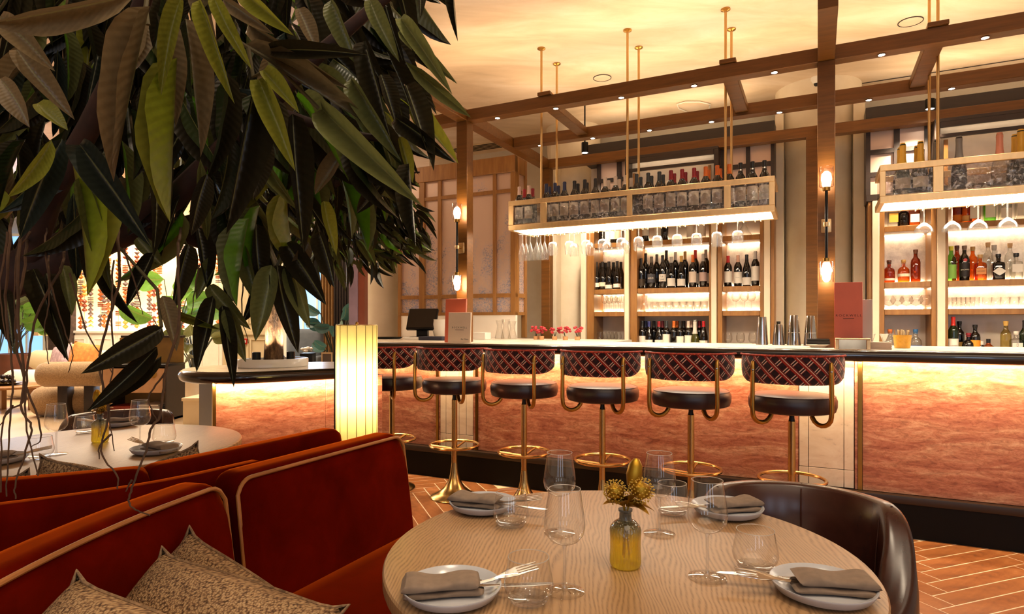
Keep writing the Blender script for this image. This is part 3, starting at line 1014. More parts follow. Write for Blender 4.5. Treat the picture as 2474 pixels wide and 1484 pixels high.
# ================================================================== hanging racks
m_lamp = emit('light_panel', (1.0, 0.86, 0.66), 22)
RO0, RO1 = 0.62, 1.03
RZ0, RZ1 = 2.055, 2.31
def rack(lb, stiles, s_end, rods, loops):
    q = lambda px: s_of(px, RO0)
    s0, s1 = q(stiles[0][0]), (q(s_end) if s_end < 2480 else 4.1)
    rk = thing('hanging_rack', lb, 'hanging rack', (0, Y0, 0), -ANG)
    m = m_brassl
    rails = [(s0, s1, RO0, RO0 + .03, RZ1 - .042, RZ1), (s0, s1, RO0, RO0 + .03, RZ0, RZ0 + .046),
             (s0, s1, RO1 - .03, RO1, RZ1 - .042, RZ1), (s0, s1, RO1 - .03, RO1, RZ0, RZ0 + .046)]
    for s in (s0, s1 - .03):
        rails += [(s, s + .03, RO0 + .031, RO1 - .031, RZ1 - .042, RZ1), (s, s + .03, RO0 + .031, RO1 - .031, RZ0, RZ0 + .046)]
    for r_ in rails:
        part('rail', MB().box(*r_), m, rk, 0.003, 1)
    st = [(q(a), q(b)) for a, b in stiles]
    if s_end > 2480:
        st.append((s1 - .04, s1))
    for a, b in st:
        part('stile', MB().box(a, b, RO0 + .001, RO0 + .028, RZ0 + .046, RZ1 - .042), m, rk, 0.002, 1)
    for i in range(len(st) - 1):
        part('glass_panel', MB().box(st[i][1], st[i + 1][0], RO0 + .012, RO0 + .018, RZ0 + .046, RZ1 - .042), m_seeded, rk)
        part('glass_panel', MB().box(st[i][1], st[i + 1][0], RO1 - .018, RO1 - .012, RZ0 + .046, RZ1 - .042), m_seeded, rk)
    for s in (s0 + .012, s1 - .018):
        part('glass_panel', MB().box(s, s + .006, RO0 + .031, RO1 - .031, RZ0 + .046, RZ1 - .042), m_seeded, rk)
    part('shelf_board', MB().box(s0 + .031, s1 - .031, RO0 + .031, RO1 - .031, 2.095, 2.112), m, rk)
    part('light_panel', MB().box(s0 + .035, s1 - .035, RO0 + .05, RO1 - .06, RZ0 + .012, RZ0 + .02), m_lamp, rk, label='glowing white light panel under the rack')
    for px_f in rods:
        sf = s_of(px_f, 0.653)
        for o in (0.653, 1.0):
            part('rod', MB().tube([(sf, o, RZ1 + .0005), (sf, o, CEIL - .012)], .0098, 10), m_rod, rk)
            part('flange', MB().lathe([(.034, CEIL - .001), (.034, CEIL - .008), (.016, CEIL - .018)], 20, (sf, o, 0), cap1=True), m_brassd, rk)
    for s in loops:
        for d in (-.016, .016):
            part('hanger_wire', MB().tube([(s + d, RO0 + .06, RZ0 + .012), (s + d, RO0 + .055, RZ0 - .022), (s + d * 1.3, RO1 - .09, RZ0 - .022), (s + d * 1.3, RO1 - .085, RZ0 + .012)], .0022, 5), m_brassl, rk)
    return rk, s0, s1
g1 = [1271, 1306, 1336, 1381, 1420, 1461, 1505, 1543, 1589, 1636, 1683, 1732, 1782, 1825]
g2 = [2232, 2300, 2363, 2434]
rk1, r1a, r1b = rack('first brass framed hanging rack of wine bottles with glasses hung beneath', [(1228, 1240), (1305, 1320), (1514, 1527), (1749, 1765), (1858, 1872)], 1872, (1308, 1516, 1753), [s_of(x, .72) for x in g1])
rk2, r2a, r2b = rack('second brass framed hanging rack holding champagne bottles and coupes', [(2126, 2140), (2255, 2280)], 2600, (2266,), [s_of(x, .72) for x in g2])

navy, blk, red_, orng, pink_, slate = '20284c', '161210', '8c1420', 'd86a1c', 'd8b4a4', '33383a'
front = [(1255, BD, m_wine, 'dcb8a6', 'e6d8c4', 'dark wine bottle with pale pink capsule'), (1278, BD, m_wine, 'dcb8a6', 'e6d8c4', 'dark wine bottle with pale pink capsule'),
         (1320, BD, m_wine, navy, 'd8c8b4', 'dark wine bottle with navy capsule'), (1341, BD, m_wine, navy, 'd8c8b4', 'dark wine bottle with navy capsule'), (1364, BD, m_wine, navy, 'd8c8b4', 'dark wine bottle with navy capsule'),
         (1388, BD, m_wine, blk, 'd8c8b4', 'dark wine bottle with black capsule'), (1413, BD, m_wine, blk, 'd8c8b4', 'dark wine bottle with black capsule'), (1439, BD, m_wine, blk, 'd8c8b4', 'dark wine bottle with black capsule'),
         (1462, BD, m_wine, 'e2cdb8', 'd8c8b4', 'dark wine bottle with white capsule'), (1487, BD, m_wine, 'e2cdb8', 'd8c8b4', 'dark wine bottle with white capsule'), (1511, BD, m_wine, 'e2cdb8', 'd8c8b4', 'dark wine bottle with white capsule'),
         (1538, BD, m_wine, slate, None, 'dark wine bottle with slate capsule'), (1566, BD, m_wine, slate, 'd8c8b4', 'dark wine bottle with slate capsule'), (1593, BD, m_wine, slate, 'd8c8b4', 'dark wine bottle with slate capsule'),
         (1621, BD, m_wine, red_, 'e2d4c0', 'dark wine bottle with red capsule'), (1648, BD, m_wine, red_, 'e2d4c0', 'dark wine bottle with red capsule'), (1677, BD, m_wine, red_, 'e2d4c0', 'dark wine bottle with red capsule'),
         (1705, BD, m_wine, orng, 'e2d4c0', 'dark wine bottle with orange capsule'), (1733, BD, m_wine, orng, 'e2d4c0', 'dark wine bottle with orange capsule'), (1762, BD, m_wine, orng, 'e2d4c0', 'dark wine bottle with orange capsule'),
         (1789, BD, m_wine, blk, 'e2d4c0', 'dark wine bottle with black silver-banded capsule', {'foil': None}), (1818, BD, m_wine, blk, 'e2d4c0', 'dark wine bottle with black silver-banded capsule'), (1847, BD, m_wine, blk, 'e2d4c0', 'dark wine bottle with black silver-banded capsule')]
front = [(f + ({},))[:7] if len(f) == 6 else f for f in front]
front = [(*f[:6], dict(f[6], k=1.09)) for f in front]
row(front, 0.715, 2.113, 'front row of first rack', 'wine bottles in the first hanging rack')
band_me = MB().lathe([(.0172, .275), (.0172, .285)], 16).mesh('silver_band', m_steel)
for ob in list(C.objects):
    if ob.get('label', '').startswith('dark wine bottle with black silver-banded'):
        put('silver_band', band_me, ob)
back = [(1267, 'a81c24', ), (1287, 'a81c24'), (1328, navy), (1349, navy), (1396, blk), (1418, blk), (1470, 'e2cdb8'), (1496, 'e2cdb8'), (1525, 'e2cdb8'), (1548, slate), (1574, slate), (1602, slate),
        (1629, red_), (1656, red_), (1684, red_), (1711, orng), (1740, orng)]
nmc = {'a81c24': 'bright red', navy: 'navy', blk: 'black', 'e2cdb8': 'white', slate: 'slate', red_: 'red', orng: 'orange'}
row([(b[0], BD, m_wine, b[1], None, f'half-hidden dark wine bottle with {nmc[b[1]]} capsule', {'k': 1.09}) for b in back], 0.83, 2.113, 'back row of first rack', 'wine bottles in the first hanging rack')
gold, silv = 'd8a436', 'b9b2aa'
row([(2181, CH, m_dkgreen, gold, 'e6dcc4', 'gold foiled champagne bottle', {'k': 1.05}), (2224, CH, m_dkgreen, gold, 'e6dcc4', 'gold foiled champagne bottle', {'k': 1.05}), (2262, CH, m_wine, '6d6762', None, 'grey foiled champagne bottle behind the rods', {'k': 1.05}),
     (2317, CH, m_wine, '77706b', None, 'dark silver foiled champagne bottle', {'k': 1.07}), (2415, CH, m_gin, 'd98a6e', None, 'pink foiled champagne bottle', {'k': 1.05}), (2466, CH, m_dkgreen, gold, None, 'gold foiled champagne bottle', {'k': 1.07})],
    0.715, 2.113, 'front row of second rack', 'champagne bottles in the second rack')
row([(2175, CH, m_dkgreen, gold, None, 'half-hidden gold foiled champagne bottle', {'k': 1.05}), (2216, CH, m_dkgreen, gold, None, 'half-hidden gold foiled champagne bottle', {'k': 1.05}), (2452, CH, m_dkgreen, gold, None, 'half-hidden gold foiled champagne bottle', {'k': 1.07})],
    0.83, 2.113, 'back row of second rack', 'champagne bottles in the second rack')

# ---- glasses hanging upside down
def glass_pair(nm, bowl, stem, m):
    a = MB().lathe(bowl, 20).mesh(nm, m, smooth=60)
    b = MB().lathe(stem, 12).mesh('stem', m, smooth=60)
    return a, b
hang_wine = glass_pair('stem_glass', [(.004, -.085), (.03, -.092), (.041, -.11), (.042, -.14), (.036, -.2)], [(.033, 0), (.033, -.002), (.004, -.006), (.0035, -.08), (.005, -.086)], m_glassw)
hang_pear = glass_pair('stem_glass', [(.004, -.08), (.012, -.1), (.03, -.15), (.037, -.19), (.03, -.235)], [(.033, 0), (.033, -.002), (.004, -.006), (.0035, -.075), (.005, -.081)], m_glassw)
hang_coupe = glass_pair('coupe_glass', [(.004, -.11), (.02, -.118), (.045, -.14), (.056, -.165), (.057, -.178)], [(.035, 0), (.035, -.002), (.004, -.006), (.0035, -.105), (.006, -.112)], m_glassw)
def hang(pair, pxs, o, what, where, grp):
    for i, px in enumerate(sorted(pxs)):
        g = tag(put(pair[0].name.split('.')[0], pair[0], None, bw(s_of(px, o), o, RZ0 - .02)), f'{what}, {ORD[i]} from left, {where}', 'glass', grp)
        put('stem', pair[1], g)
hang(hang_pear, (1262, 1271, 1281, 1297, 1306, 1316), .74, 'narrow stemmed glass hanging upside down', 'under the first rack', 'narrow glasses under the first rack')
hang(hang_wine, (1336, 1376, 1416, 1456, 1501, 1543, 1588, 1636, 1683, 1732, 1782), .74, 'short front wine glass hanging upside down', 'under the first rack', 'wine glasses under the first rack')
hang(hang_wine, (1387, 1425, 1467, 1510), .9, 'short rear wine glass hanging upside down', 'under the first rack', 'wine glasses under the first rack')
hang(hang_coupe, g2, .74, 'coupe glass hanging upside down', 'under the second rack', 'coupe glasses under the second rack')

# ================================================================== bottles and glasses on the cabinet shelves
oF, oR = 2.29, 2.4
wl, cream_ = 'efe3d2', 'e4d2b8'
zA, zB, zC, zD = 1.6165, 1.3765, 2.1105, 0.9705
row([(1441, BG, m_wine, blk, wl, 'dark wine bottle with a low white label', {'lz': (.03, .075)}), (1456, BG, m_wine, blk, cream_, 'dark wine bottle with a cream label', {'lz': (.035, .08)}), (1471, BG, m_wine, blk, wl, 'dark wine bottle with a broad white label', {'lz': (.01, .05)}), (1491, BG, m_wine, blk, wl, 'dark wine bottle with a white label', {'lz': (.02, .06)})],
    oF, zA, 'narrow wine bay', 'wine bottles on the wine cabinet shelves')
row([(x, BG, m_wine, blk, None, 'half-hidden dark wine bottle') for x in (1449, 1463, 1482, 1500)], oR, zA, 'narrow wine bay, behind', 'wine bottles on the wine cabinet shelves')
row([(1549, BD, m_wine, blk, '40301c', 'dark wine bottle with a gold printed label', {'k': 1.05, 'lz': (.03, .1), 'cap0': .2}), (1574, BG, m_wine, '554a40', '38363c', 'wine bottle with white print on slate', {'lz': (.06, .15), 'text': 'RIZZI', 'tcol': m_inkw, 'tsize': .026, 'k': 1.1}),
     (1601, BD, m_wine, blk, wl, 'wine bottle with a cream label in big letters', {'lz': (.07, .145), 'text': 'La\nLoe', 'tsize': .03, 'k': 1.12}), (1622, BG, m_wine, silv, wl, 'round-shouldered wine bottle, plain white label', {'lz': (.02, .1), 'k': 1.06}),
     (1646, BG, m_wine, 'c79c4e', wl, 'gold-capsuled wine bottle with orange-edged white label', {'lz': (.02, .09), 'k': 1.08}), (1674, BD, m_wine, orng, 'ead3bc', 'wine bottle with orange capsule and pale label', {'lz': (.05, .16), 'k': 1.08}),
     (1699, BD, m_wine, silv, 'b79a90', 'wine bottle with silver capsule and dusky pink label', {'lz': (.06, .15), 'k': 1.1})],
    oF, zA, 'middle wine shelf', 'wine bottles on the wine cabinet shelves')
row([(1560, BD, m_wine, blk, None, 'tall half-hidden wine bottle with black capsule', {'k': 1.25}), (1587, BD, m_wine, '5a5048', None, 'tall half-hidden wine bottle with grey capsule', {'k': 1.2}), (1610, BD, m_wine, blk, wl, 'tall half-hidden wine bottle with black capsule', {'k': 1.32, 'lz': (.12, .2)}),
     (1632, BD, m_wine, silv, None, 'tall half-hidden wine bottle with silver capsule', {'k': 1.25}), (1655, BD, m_wine, 'b08a4a', None, 'tall half-hidden wine bottle with gold capsule', {'k': 1.25}), (1680, BD, m_wine, 'b81c18', wl, 'tall half-hidden wine bottle with red capsule', {'k': 1.28}),
     (1705, BD, m_wine, silv, wl, 'tall half-hidden wine bottle with silver capsule', {'k': 1.28})], oR, zA, 'middle wine shelf, behind', 'wine bottles on the wine cabinet shelves')
row([(1759, BD, m_wine, 'c02424', wl, 'dark wine bottle with red capsule and white label', {'lz': (.04, .15)}), (1783, BD, m_wine, 'd8a890', wl, 'dark wine bottle with pink capsule and white label', {'lz': (.03, .14), 'text': 'CHATEAU', 'tsize': .008}), (1804, BG, m_wine, blk, wl, 'round-shouldered wine bottle, low white label', {'lz': (.01, .085), 'k': 1.02}),
     (1825, BD, m_wine, silv, wl, 'tall wine bottle with a long white label', {'lz': (.05, .19), 'k': 1.1})], oF, zA, 'last wine bay', 'wine bottles on the wine cabinet shelves')
row([(1552, BD, m_wine, blk, wl, 'dark wine bottle with black capsule and white label'), (1568, BG, m_wine, '2c3170', wl, 'wine bottle with blue capsule'), (1592, BG, m_wine, 'a01c20', wl, 'wine bottle with red capsule'), (1610, BD, m_wine, slate, wl, 'wine bottle with slate capsule and tall white label', {'lz': (.04, .17)}),
     (1628, BD, m_wine, orng, None, 'wine bottle with orange capsule'), (1643, BD, m_wine, blk, wl, 'wine bottle with black capsule and low label'), (1663, BD, m_wine, 'e2cdb8', wl, 'wine bottle with white capsule and white label', {'lz': (.06, .16)}),
     (1679, CH, m_winegreen, 'ddd0c0', wl, 'green sparkling wine bottle with white neck', {'k': .95, 'lz': (.03, .09)}), (1700, BG, m_wine, 'b81c20', wl, 'wine bottle with red and white capsule')], oF, zD, 'counter under wine shelves', 'wine bottles on the back counter')
row([(1560, BD, m_wine, navy, None, 'half-hidden wine bottle with navy capsule'), (1580, BD, m_wine, blk, None, 'half-hidden wine bottle with black capsule'), (1601, BD, m_wine, red_, None, 'half-hidden wine bottle with dark red capsule'), (1636, BD, m_wine, orng, None, 'half-hidden wine bottle with orange capsule'),
     (1652, BD, m_wine, blk, None, 'half-hidden wine bottle with black capsule'), (1671, BD, m_wine, pink_, None, 'half-hidden wine bottle with pink capsule'), (1690, BD, m_wine, red_, None, 'half-hidden wine bottle with dark red capsule')], oR, zD, 'counter under wine shelves, behind', 'wine bottles on the back counter')
row([(1455, BD, m_wine, blk, None, 'dark wine bottle'), (1470, BD, m_wine, blk, wl, 'dark wine bottle with a white label', {'lz': (.02, .16)}), (1482, BD, m_wine, blk, wl, 'dark wine bottle with a white label'), (1494, BD, m_wine, blk, 'd8b89a', 'dark wine bottle with a tan label'),
     (1560, BD, m_wine, blk, wl, 'wine bottle with a square white label', {'lz': (.06, .16)}), (1590, BD, m_gin, silv, wl, 'clear bottle with a tall white label', {'lz': (.02, .18)}), (1606, BD, m_wine, blk, None, 'dark wine bottle'),
     (1668, BD, m_gin, silv, wl, 'clear bottle with a broad white label', {'lz': (.02, .16)}), (1696, BD, m_gin, silv, wl, 'clear bottle with a broad white label', {'lz': (.02, .16)})], oF, zC, 'top wine shelf', 'bottles on the top wine shelf')
p = bw(s_of(1798, oF), oF, zC)
d = thing('glass_decanter', 'clear conical glass decanter on the top shelf of the last wine bay', 'decanter', p)
part('decanter_body', MB().lathe([(.0, .002), (.07, .002), (.075, .01), (.05, .05), (.02, .1), (.016, .16), (.024, .18)], 24), m_glassw, d)
# spirits
row([(2148, 'round', m_brandy, '4a2412', 'e8d8c0', 'amber whisky bottle with round shoulders', {'lz': (.018, .038)}), (2183, 'round', m_amber, 'b58a4a', 'e6d8b8', 'amber whisky bottle with a curved cream label', {'lz': (.05, .075)}), (2212, 'tall', m_brandy, '6a3a1c', None, 'tall amber whisky bottle', {'k': .95})],
    oF, zA, 'narrow spirits bay', 'spirit bottles in the second cabinet')
row([(2298, 'tall', m_green, 'd8d02c', '8fc050', 'bright green bottle with yellow cap', {'lz': (.02, .14)}), (2330, 'tall', m_wine, '6a5242', '1a0e0c', 'black rum bottle with red emblem', {'lz': (.035, .15), 'text': 'BACARDI', 'tcol': m_inkw, 'tsize': .016}), (2368, 'square', m_amber, 'c79c5e', 'd98c4a', 'amber rum bottle with orange label', {'lz': (.05, .1), 'text': 'BACARDI', 'tsize': .013}),
     (2412, 'square', m_wine, blk, None, 'black apothecary gin bottle with white diamond label'), (2455, 'square', m_gin, blk, wl, 'clear square gin bottle with a white label', {'lz': (.06, .125)}), (2497, 'square', m_gin, blk, wl, 'clear square spirit bottle')],
    oF, zA, 'middle spirits shelf', 'spirit bottles in the second cabinet')
for ob in list(C.objects):
    if ob.get('label', '').startswith('black apothecary gin bottle'):
        part('diamond_label', MB().prism([(-.045, 0), (-.02, -.022), (0, -.034), (.02, -.022), (.045, 0), (.02, .022), (0, .034), (-.02, .022)], 0, .002), colmat(nm='label_white', col='f0e6d6', rough=0.6), ob).matrix_basis = Matrix.Translation((0, -.0425, .07)) @ Matrix.Rotation(pi / 2, 4, 'X')
    if ob.get('label', '').startswith('black rum bottle'):
        part('red_emblem', MB().lathe([(.014, 0), (.014, .0015), (0, .002)], 18), colmat(nm='emblem_red', col='b02a20', rough=0.5), ob).matrix_basis = Matrix.Translation((0, -.0372, .175)) @ Matrix.Rotation(pi / 2, 4, 'X')
row([(2312, 'tall', m_brandy, '5a2c14', None, 'half-hidden dark amber bottle', {'k': 1.05}), (2350, 'tall', m_amber, 'b58a4a', None, 'half-hidden amber bottle with gold stopper'), (2387, 'tall', m_gin, 'c7a070', None, 'half-hidden clear bottle with cork stopper', {'k': 1.1}), (2402, 'square', m_gin, silv, wl, 'half-hidden tall clear gin bottle with square label', {'k': 1.4, 'lz': (.2, .255)}),
     (2440, 'tall', m_gin, 'c7a070', None, 'half-hidden clear bottle with cork stopper', {'k': 1.05})], oR, zA, 'middle spirits shelf, behind', 'spirit bottles in the second cabinet')
row([(2158, 'square', m_gin, gold, 'dca53a', 'bottle with a cream and orange label', {'lz': (.04, .12)}), (2183, 'round', m_wine, 'a8906c', None, 'dark round bottle with pale lid'), (2209, 'square', m_amber, '5a3a20', 'efe3d2', 'whisky bottle with a white label', {'lz': (.03, .1)}),
     (2312, 'tall', m_brandy, '2a1810', 'd8781c', 'dark cognac bottle with orange base label', {'lz': (.01, .07)}), (2335, 'tall', m_amber, '7a4a20', 'e0a860', 'amber whisky bottle with orange label', {'lz': (.01, .06)}), (2353, 'square', m_amber, '5a3a20', 'efe3d2', 'whisky bottle with a tall white label', {'lz': (.03, .13)}), (2390, 'square', m_green, 'd9cdb8', 'f0ead8', 'pale green bottle with a tall white label', {'lz': (.03, .15)}),
     (2428, 'square', m_gin, 'c7a070', 'efe3d2', 'clear bottle with a square white label', {'lz': (.02, .1)}), (2468, 'square', m_gin, '3a2a20', 'efe3d2', 'clear bottle with a wide cream label', {'lz': (.03, .13)})], oF, zC, 'top spirits shelf', 'bottles on the top spirits shelf')
row([(2303, BD, m_dkgreen, 'c8281c', 'efe3d2', 'green liqueur bottle with red cap', {'lz': (.02, .15), 'text': 'LUXARDO\nMARASCHINO', 'tsize': .011, 'k': 1.1}), (2340, 'round', m_wine, '8c2028', '4a1c20', 'dark round liqueur bottle with red neck', {'text': 'CHAMBORD', 'tsize': .01, 'tcol': m_inkg, 'lz': (.03, .08)}), (2356, 'tall', m_wine, blk, 'd88a1c', 'black liqueur bottle with orange label', {'lz': (.06, .14), 'k': .9}),
     (2371, 'squat', m_wine, wl, wl, 'small bottle with white top', {'lz': (.01, .05)}), (2388, 'squat', m_amber, blk, None, 'squat amber liqueur bottle', {'k': 1.15}), (2430, 'tall', m_pale, 'c79c4e', '4a2c1c', 'tall pale gold elderflower liqueur bottle', {'lz': (.05, .085)}), (2455, 'square', m_gin, wl, wl, 'clear bottle with upright lettering', {'lz': (.02, .12), 'text': 'ADRIATICO', 'tsize': .018, 'vertical': True}),
     (2476, BD, m_dkgreen, blk, None, 'dark green bottle at the frame edge')], 2.27, zD, 'counter under spirits shelves', 'liqueur bottles on the back counter')
bottle('tall', m_wine, bw(s_of(2318, oR), oR, zD), 'dark bottle with gold label tucked behind the red-capped liqueur bottle', 'liqueur bottles on the back counter', blk, 'b58a3a', lz=(.04, .12))
bottle('round', m_gin, bw(s_of(2150, 2.25), 2.25, zD), 'clear bottle with an orange wooden stopper behind the straw pot', 'liqueur bottles on the back counter', 'b5602c', None, k=1.15)
bottle('round', m_gin, bw(s_of(2212, 2.25), 2.25, zD), 'clear bottle with blue cap and blue label behind the straw pot', 'liqueur bottles on the back counter', '2c5a86', '2f5f96', lz=(.03, .09), k=1.15)
bottle('tall', m_wine, bw(s_of(1881, 2.25), 2.25, zD), 'dark bottle with black pourer behind the steel shakers', 'liqueur bottles on the back counter', blk, None)
# shelf glasses
tumb = MB().lathe([(0, .004), (.03, .004), (.033, .008), (.036, .1)], 18).mesh('tumbler', m_glassw, smooth=60)
bowlg = glass_pair('stem_glass', [(.004, .085), (.03, .098), (.041, .125), (.04, .155), (.032, .19)], [(.035, 0), (.035, .003), (.004, .007), (.0035, .078), (.005, .087)], m_glassw)
brandy = glass_pair('brandy_glass', [(.004, .03), (.04, .045), (.055, .075), (.05, .1), (.036, .125)], [(.036, 0), (.036, .003), (.005, .007), (.005, .031)], m_glassw)
def stand(pair, pxs, o, z, lb, grp):
    for i, px in enumerate(pxs):
        g = tag(put(pair[0].name.split('.')[0], pair[0], None, bw(s_of(px, o), o, z)), (f'{ORD[i]} ' if len(pxs) > 1 else '') + lb, 'glass', grp)
        put('stem', pair[1], g)
def tumblers(pxs, o, z, lb, grp):
    for i, px in enumerate(pxs):
        tag(put('tumbler', tumb, None, bw(s_of(px, o), o, z)), f'{ORD[i]} {lb}', 'glass', grp)
stand(bowlg, (1461, 1472, 1483, 1494), oF, zB, 'clear wine glass from the left, lit narrow bay shelf, front row', 'wine glasses in the narrow bay')
stand(bowlg, (1466, 1477, 1488, 1499), oR, zB, 'clear wine glass from the left, lit narrow bay shelf, behind', 'wine glasses at the back of the narrow bay')
tumblers([1580 + i * 17.3 for i in range(8)], oF, zB, 'clear tumbler in the front row, lit middle wine cabinet shelf', 'tumblers on the middle shelf')
tumblers([1584 + i * 16.8 for i in range(8)], oR, zB, 'clear tumbler in the back row, lit middle wine cabinet shelf', 'tumblers at the back of the middle shelf')
p = bw(s_of(1557, oF), oF, zB)
d = thing('glass_carafe', 'clear carafe at the end of the tumbler row in the wine cabinet', 'carafe', p)
part('carafe_body', MB().lathe([(0, .004), (.04, .004), (.043, .02), (.03, .08), (.022, .12), (.034, .17)], 20), m_glassw, d)
for px, w in ((1778, 'first'), (1799, 'second'), (1815, 'third')):
    stand(bowlg, (px,), oF, zB, f'{w} clear wine glass on the lit shelf of the last wine bay', 'wine glasses in the last bay')
for px, w in ((1759, 'first'), (1789, 'second'), (1819, 'third')):
    stand(bowlg, (px,), 2.24, zD, f'{w} clear wine glass on the counter under the last wine bay', 'wine glasses on the back counter')
stand(bowlg, [1450 + i * 8.5 for i in range(6)], 2.3, zD, 'clear wine glass in the row on the counter under the narrow wine bay', 'wine glasses under the narrow bay')
for i, px in enumerate((2148, 2168, 2190, 2213, 2236)):
    stand(brandy, (px,), oF, zB, f'{ORD[i]} brandy glass from the left on the lit shelf of the spirits cabinet', 'brandy glasses in the spirits cabinet')
tumblers([2300 + i * 11 for i in range(6)], oF, zB, 'clear tumbler in the short row on the lit spirits shelf', 'tumblers in the spirits cabinet')
tumblers([2385 + i * 22 for i in range(5)], oR, zB, 'clear tumbler in the brightly lit back row of the spirits shelf', 'bright tumblers in the spirits cabinet')
# ================================================================== things on the bar counter
CT = TOP + 0.0005
def menu(px0, px1, pytop, o, cover, lb, tilt, text=True, pages=True, rz=0.0, thick=.016):
    s0, s1 = s_of(px0, o), s_of(px1, o)
    p = bw((s0 + s1) / 2, o, CT)
    h = (EYE + (HZ - pytop) / FPX * p.y - CT)
    w = (s1 - s0)
    d = thing('menu', lb, 'menu', p, -ANG + rz)
    d.rotation_euler = (tilt, 0, -ANG + rz)
    part('front_cover', MB().box(-w / 2, w / 2, -thick / 2, -thick / 2 + .003, 0, h), cover, d, .001, 1)
    part('back_cover', MB().box(-w / 2, w / 2, thick / 2 - .003, thick / 2, 0, h), cover, d, .001, 1)
    part('spine', MB().box(-w / 2 - .003, -w / 2, -thick / 2, thick / 2, 0, h), cover, d)
    part('pages', MB().box(-w / 2, w / 2 - .004, -thick / 2 + .003, thick / 2 - .003, .003, h - .003), m_porcelain, d)
    if text:
        put('print', text_mesh('ROCKWELL', .02, m_ink, 1.5), d, mat=Matrix.Translation((0, -thick / 2 - .0006, h * .5)) @ Matrix.Rotation(pi / 2, 4, 'X'))
        part('print_rule', MB().box(-w * .2, w * .2, -thick / 2 - .0008, -thick / 2 - .0001, h * .5 - .021, h * .5 - .018), m_ink, d)
        put('print', text_mesh('Bar Menu', .018, m_ink, 1.0, 'RIGHT'), d, mat=Matrix.Translation((w * .42, -thick / 2 - .0006, .03)) @ Matrix.Rotation(pi / 2, 4, 'X'))
    return d
m_redcover = plain('brick_red_cover', 'cc6448', 0.5, vary=0.06)
m_creamcover = plain('cream_cover', 'f0dcc4', 0.5, vary=0.04)
m_greycover = plain('grey_cover', 'b0a49e', 0.5, vary=0.04)
menu(1076, 1125, 722, 0.2, m_redcover, 'tall brick red menu standing behind the cream menu on the bar', radians(-3), text=False)
menu(1084, 1137, 755, 0.12, m_creamcover, 'cream menu standing on the bar in front of the first post', radians(-3))
menu(2017, 2084, 682, 0.16, m_redcover, 'tall brick red menu standing in the brass holder on the bar', radians(-2))
menu(2062, 2108, 724, 0.215, m_greycover, 'grey menu standing behind the tall red menu in the brass holder', radians(-2), text=False)
# brass menu holder
p = bw(s_of(2060, .1), .12, CT)
d = thing('menu_holder', 'low brass box holder in front of the red menu on the bar', 'menu holder', p, -ANG)
w = (s_of(2103, .1) - s_of(2018, .1)) / 2
for x0, x1 in ((-w, -w + .02), (w - .02, w)):
    part('end_post', MB().box(x0, x1, -.03, .015, 0, .058), m_brassl, d, .002, 1)
part('top_rail', MB().box(-w, w, -.03, .015, .0585, .068), m_brassl, d, .002, 1)
part('mirror_front', MB().box(-w + .021, w - .021, -.012, -.008, .001, .058), brass('mirror_brass', '8c7458', .1), d)
# cocktail shakers
def shaker(px, py, r0, two, lb):
    o = .72
    p = bw(s_of(px, o), o, CT)
    h = EYE + (HZ - py) / FPX * p.y - CT
    d = thing('cocktail_shaker', lb, 'shaker', p)
    if two:
        part('tin', MB().lathe([(r0, 0), (r0, .003), (r0 * .86, h * .42), (r0 * .9, h * .43)], 28, cap0=True), m_steel, d)
        part('upper_tin', MB().lathe([(r0 * .88, h * .425), (r0 * .62, h * .98), (r0 * .6, h), (0, h)], 28), m_steel, d)
    else:
        part('tin', MB().lathe([(r0, 0), (r0, .003), (r0 * .7, h * .97), (r0 * .68, h), (0, h)], 28), m_steel, d)
shaker(1841, 766, .043, False, 'tall steel cocktail tin standing upside down, first from the left')
shaker(1881, 784, .043, False, 'short steel cocktail tin between two taller ones')
shaker(1918, 762, .047, True, 'two-part steel cocktail shaker, tallest on the bar')
shaker(1958, 763, .045, True, 'two-part steel cocktail shaker next to the taller post')
# plate with folded black cloth
p = bw(s_of(1977, .36), .36, CT)
d = thing('bar_plate', 'small white plate under a folded black napkin on the bar', 'plate', p)
part('plate_body', MB().lathe([(0, 0), (.045, 0), (.06, .012), (.075, .018), (.074, .02), (.058, .015), (0, .006)], 28), m_porcelain, d)
tag(put('folded_cloth', MB().box(-.07, .07, -.045, .045, 0, .02).box(-.068, .066, -.04, .044, .0205, .036).mesh('folded_cloth', m_blacklinen, .006, 2), None, p + Vector((0, 0, .021)), -ANG), 'folded black napkin lying on the small white bar plate', 'napkin')
# coaster stack
p0 = bw(s_of(2124, .2), .2, CT)
cm = MB().box(-.062, .062, -.05, .05, 0, .0042).mesh('coaster', m_linen, .0012, 1)
cm2 = plain('pale_coaster', 'cdb4a0', 0.6)
cm.materials[0] = cm2
for k in range(10):
    c_ = tag(put('coaster', cm, None, p0 + Vector((0, 0, k * .0045)), -ANG + .03 * sin(k * 2.1)), f'{ORD[k]} pale coaster from the bottom of the stack by the brass holder', 'coaster', 'coasters stacked on the bar')
# jiggers
jig = [(.0215, 0), (.0225, .002), (.008, .035), (.008, .037), (.026, .085), (.0265, .086)]
for px, lb in ((2107, 'slim steel jigger behind the grey menu'), (2136, 'steel jigger behind the coaster stack')):
    p = bw(s_of(px, .72), .72, CT)
    d = thing('jigger', lb, 'jigger', p)
    k = 0.8 if px == 2107 else 1.05
    part('lower_cup', MB().lathe([(r * k, z) for r, z in jig[:4]], 20), m_steel, d)
    part('upper_cup', MB().lathe([(r * k, z) for r, z in jig[3:]], 20), m_steel, d)
